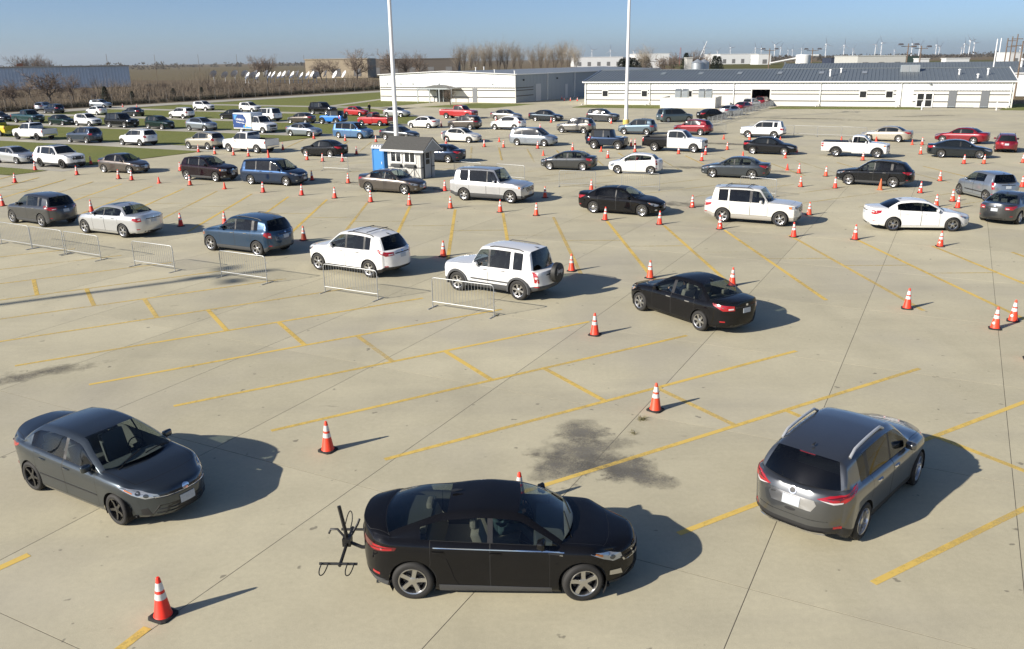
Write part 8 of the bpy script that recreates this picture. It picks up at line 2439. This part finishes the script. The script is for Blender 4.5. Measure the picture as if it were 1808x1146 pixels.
o = link('weedy_hedge', py_mesh('weedy_hedge', vs, fs, mat('dark_weeds', (.035, .034, .02), .95))); tag(o, 'dark weedy hedge along the foot of the fence', 'hedge', kind='stuff')
vs, fs = [], []
for k in range(260):
    X = rnd.uniform(66, 98); Y = rnd.uniform(255, 285); shrub(X, Y, rnd.uniform(2.0, 4.6), 60, 3.0, vs, fs)
o = link('thicket', py_mesh('thicket', vs, fs, mat('brown_thicket', (.15, .105, .07), .95))); tag(o, 'brown thicket in front of the grain bins', 'thicket', kind='stuff')
# far tree lines that read as one mass
vs, fs = [], []
for (x0, x1, Y, h) in ((-1400, -500, 2200, 9), (-420, -180, 1900, 7), (300, 1500, 2600, 10), (900, 1700, 2000, 11), (-700, -560, 1500, 11), (420, 760, 1500, 8), (760, 1400, 1300, 6)):
    for k in range(int((x1 - x0) / 7)):
        X = rnd.uniform(x0, x1); hh = h * rnd.uniform(.4, 1.2); y_ = Y + rnd.uniform(-60, 60)
        for j in range(14):
            c = Vector((X + rnd.gauss(0, 4), y_, hh * rnd.uniform(.0, 1.0))); b = len(vs)
            vs += [tuple(c + Vector((rnd.uniform(-3, 0), 0, rnd.uniform(-2, 0)))), tuple(c + Vector((rnd.uniform(0, 3), 0, rnd.uniform(-2, 0)))), tuple(c + Vector((rnd.uniform(-1, 1), rnd.uniform(-2, 2), rnd.uniform(1, 2.5))))]; fs.append((b, b + 1, b + 2))
o = link('far_woods', py_mesh('far_woods', vs, fs, mat('far_wood_brown', (.085, .075, .06), .95))); tag(o, 'distant tree lines along the horizon', 'woods', kind='stuff')
# weeds in the concrete joints
M_WEED = mat('dry_weed', (.16, .14, .05), .9)
def weed(x, y, n, h, label):
    vs, fs = [], []
    for k in range(n):
        a = rnd.uniform(0, 6.283); p = Vector((rnd.gauss(0, .05), rnd.gauss(0, .05), 0)); q = p + Vector((math.cos(a) * rnd.uniform(.03, .16), math.sin(a) * rnd.uniform(.03, .16), rnd.uniform(.02, h))); s_ = Vector((-math.sin(a), math.cos(a), 0)) * .007
        b = len(vs); vs += [tuple(p - s_), tuple(p + s_), tuple(q)]; fs.append((b, b + 1, b + 2))
    o = link('weed_tuft', py_mesh('weed_tuft', vs, fs, M_WEED), None, (x, y, 0)); tag(o, label, 'weed', 'weeds in the joints')
weed(3.05, 18.35, 60, .12, 'dry weed tuft in a joint just left of the cone by the dark stain'); weed(.55, 15.0, 50, .08, 'small weed tuft at the near end of the yellow line by the dark stain'); weed(-6.75, 9.75, 70, .10, 'weed tuft in the joint at the lower left corner'); weed(-6.98, 9.98, 40, .07, 'smaller weed tuft beside the one at the lower left corner')
weed(2.75, 17.6, 30, .06, 'tiny weed tuft in the dark stain below the cone'); weed(-.55, 27.0, 40, .08, 'weed tuft under the barrier nearest the spare wheel car'); weed(18.9, 29.2, 40, .08, 'weed tuft in the joint at the right beyond two cones')

# ---------------------------------------------------------------- thin winter haze
hz = MB(); hz.box((0, 6800, 87), (18600, 14800, 177)); hazeb = hz.obj('haze', None)
hm = bpy.data.materials.new('pale_haze'); hm.use_nodes = True
for n in list(hm.node_tree.nodes): hm.node_tree.nodes.remove(n)
ho = hm.node_tree.nodes.new('ShaderNodeOutputMaterial'); hv = hm.node_tree.nodes.new('ShaderNodeVolumePrincipled')
hv.inputs['Color'].default_value = (.80, .88, .97, 1); hv.inputs['Density'].default_value = 5.5e-5; hv.inputs['Anisotropy'].default_value = .3
hm.node_tree.links.new(hv.outputs[0], ho.inputs['Volume'])
hazeb.data.materials.clear(); hazeb.data.materials.append(hm); hazeb['kind'] = 'stuff'
hazeb['label'] = 'thin pale winter haze over the far fields'; hazeb['category'] = 'haze'
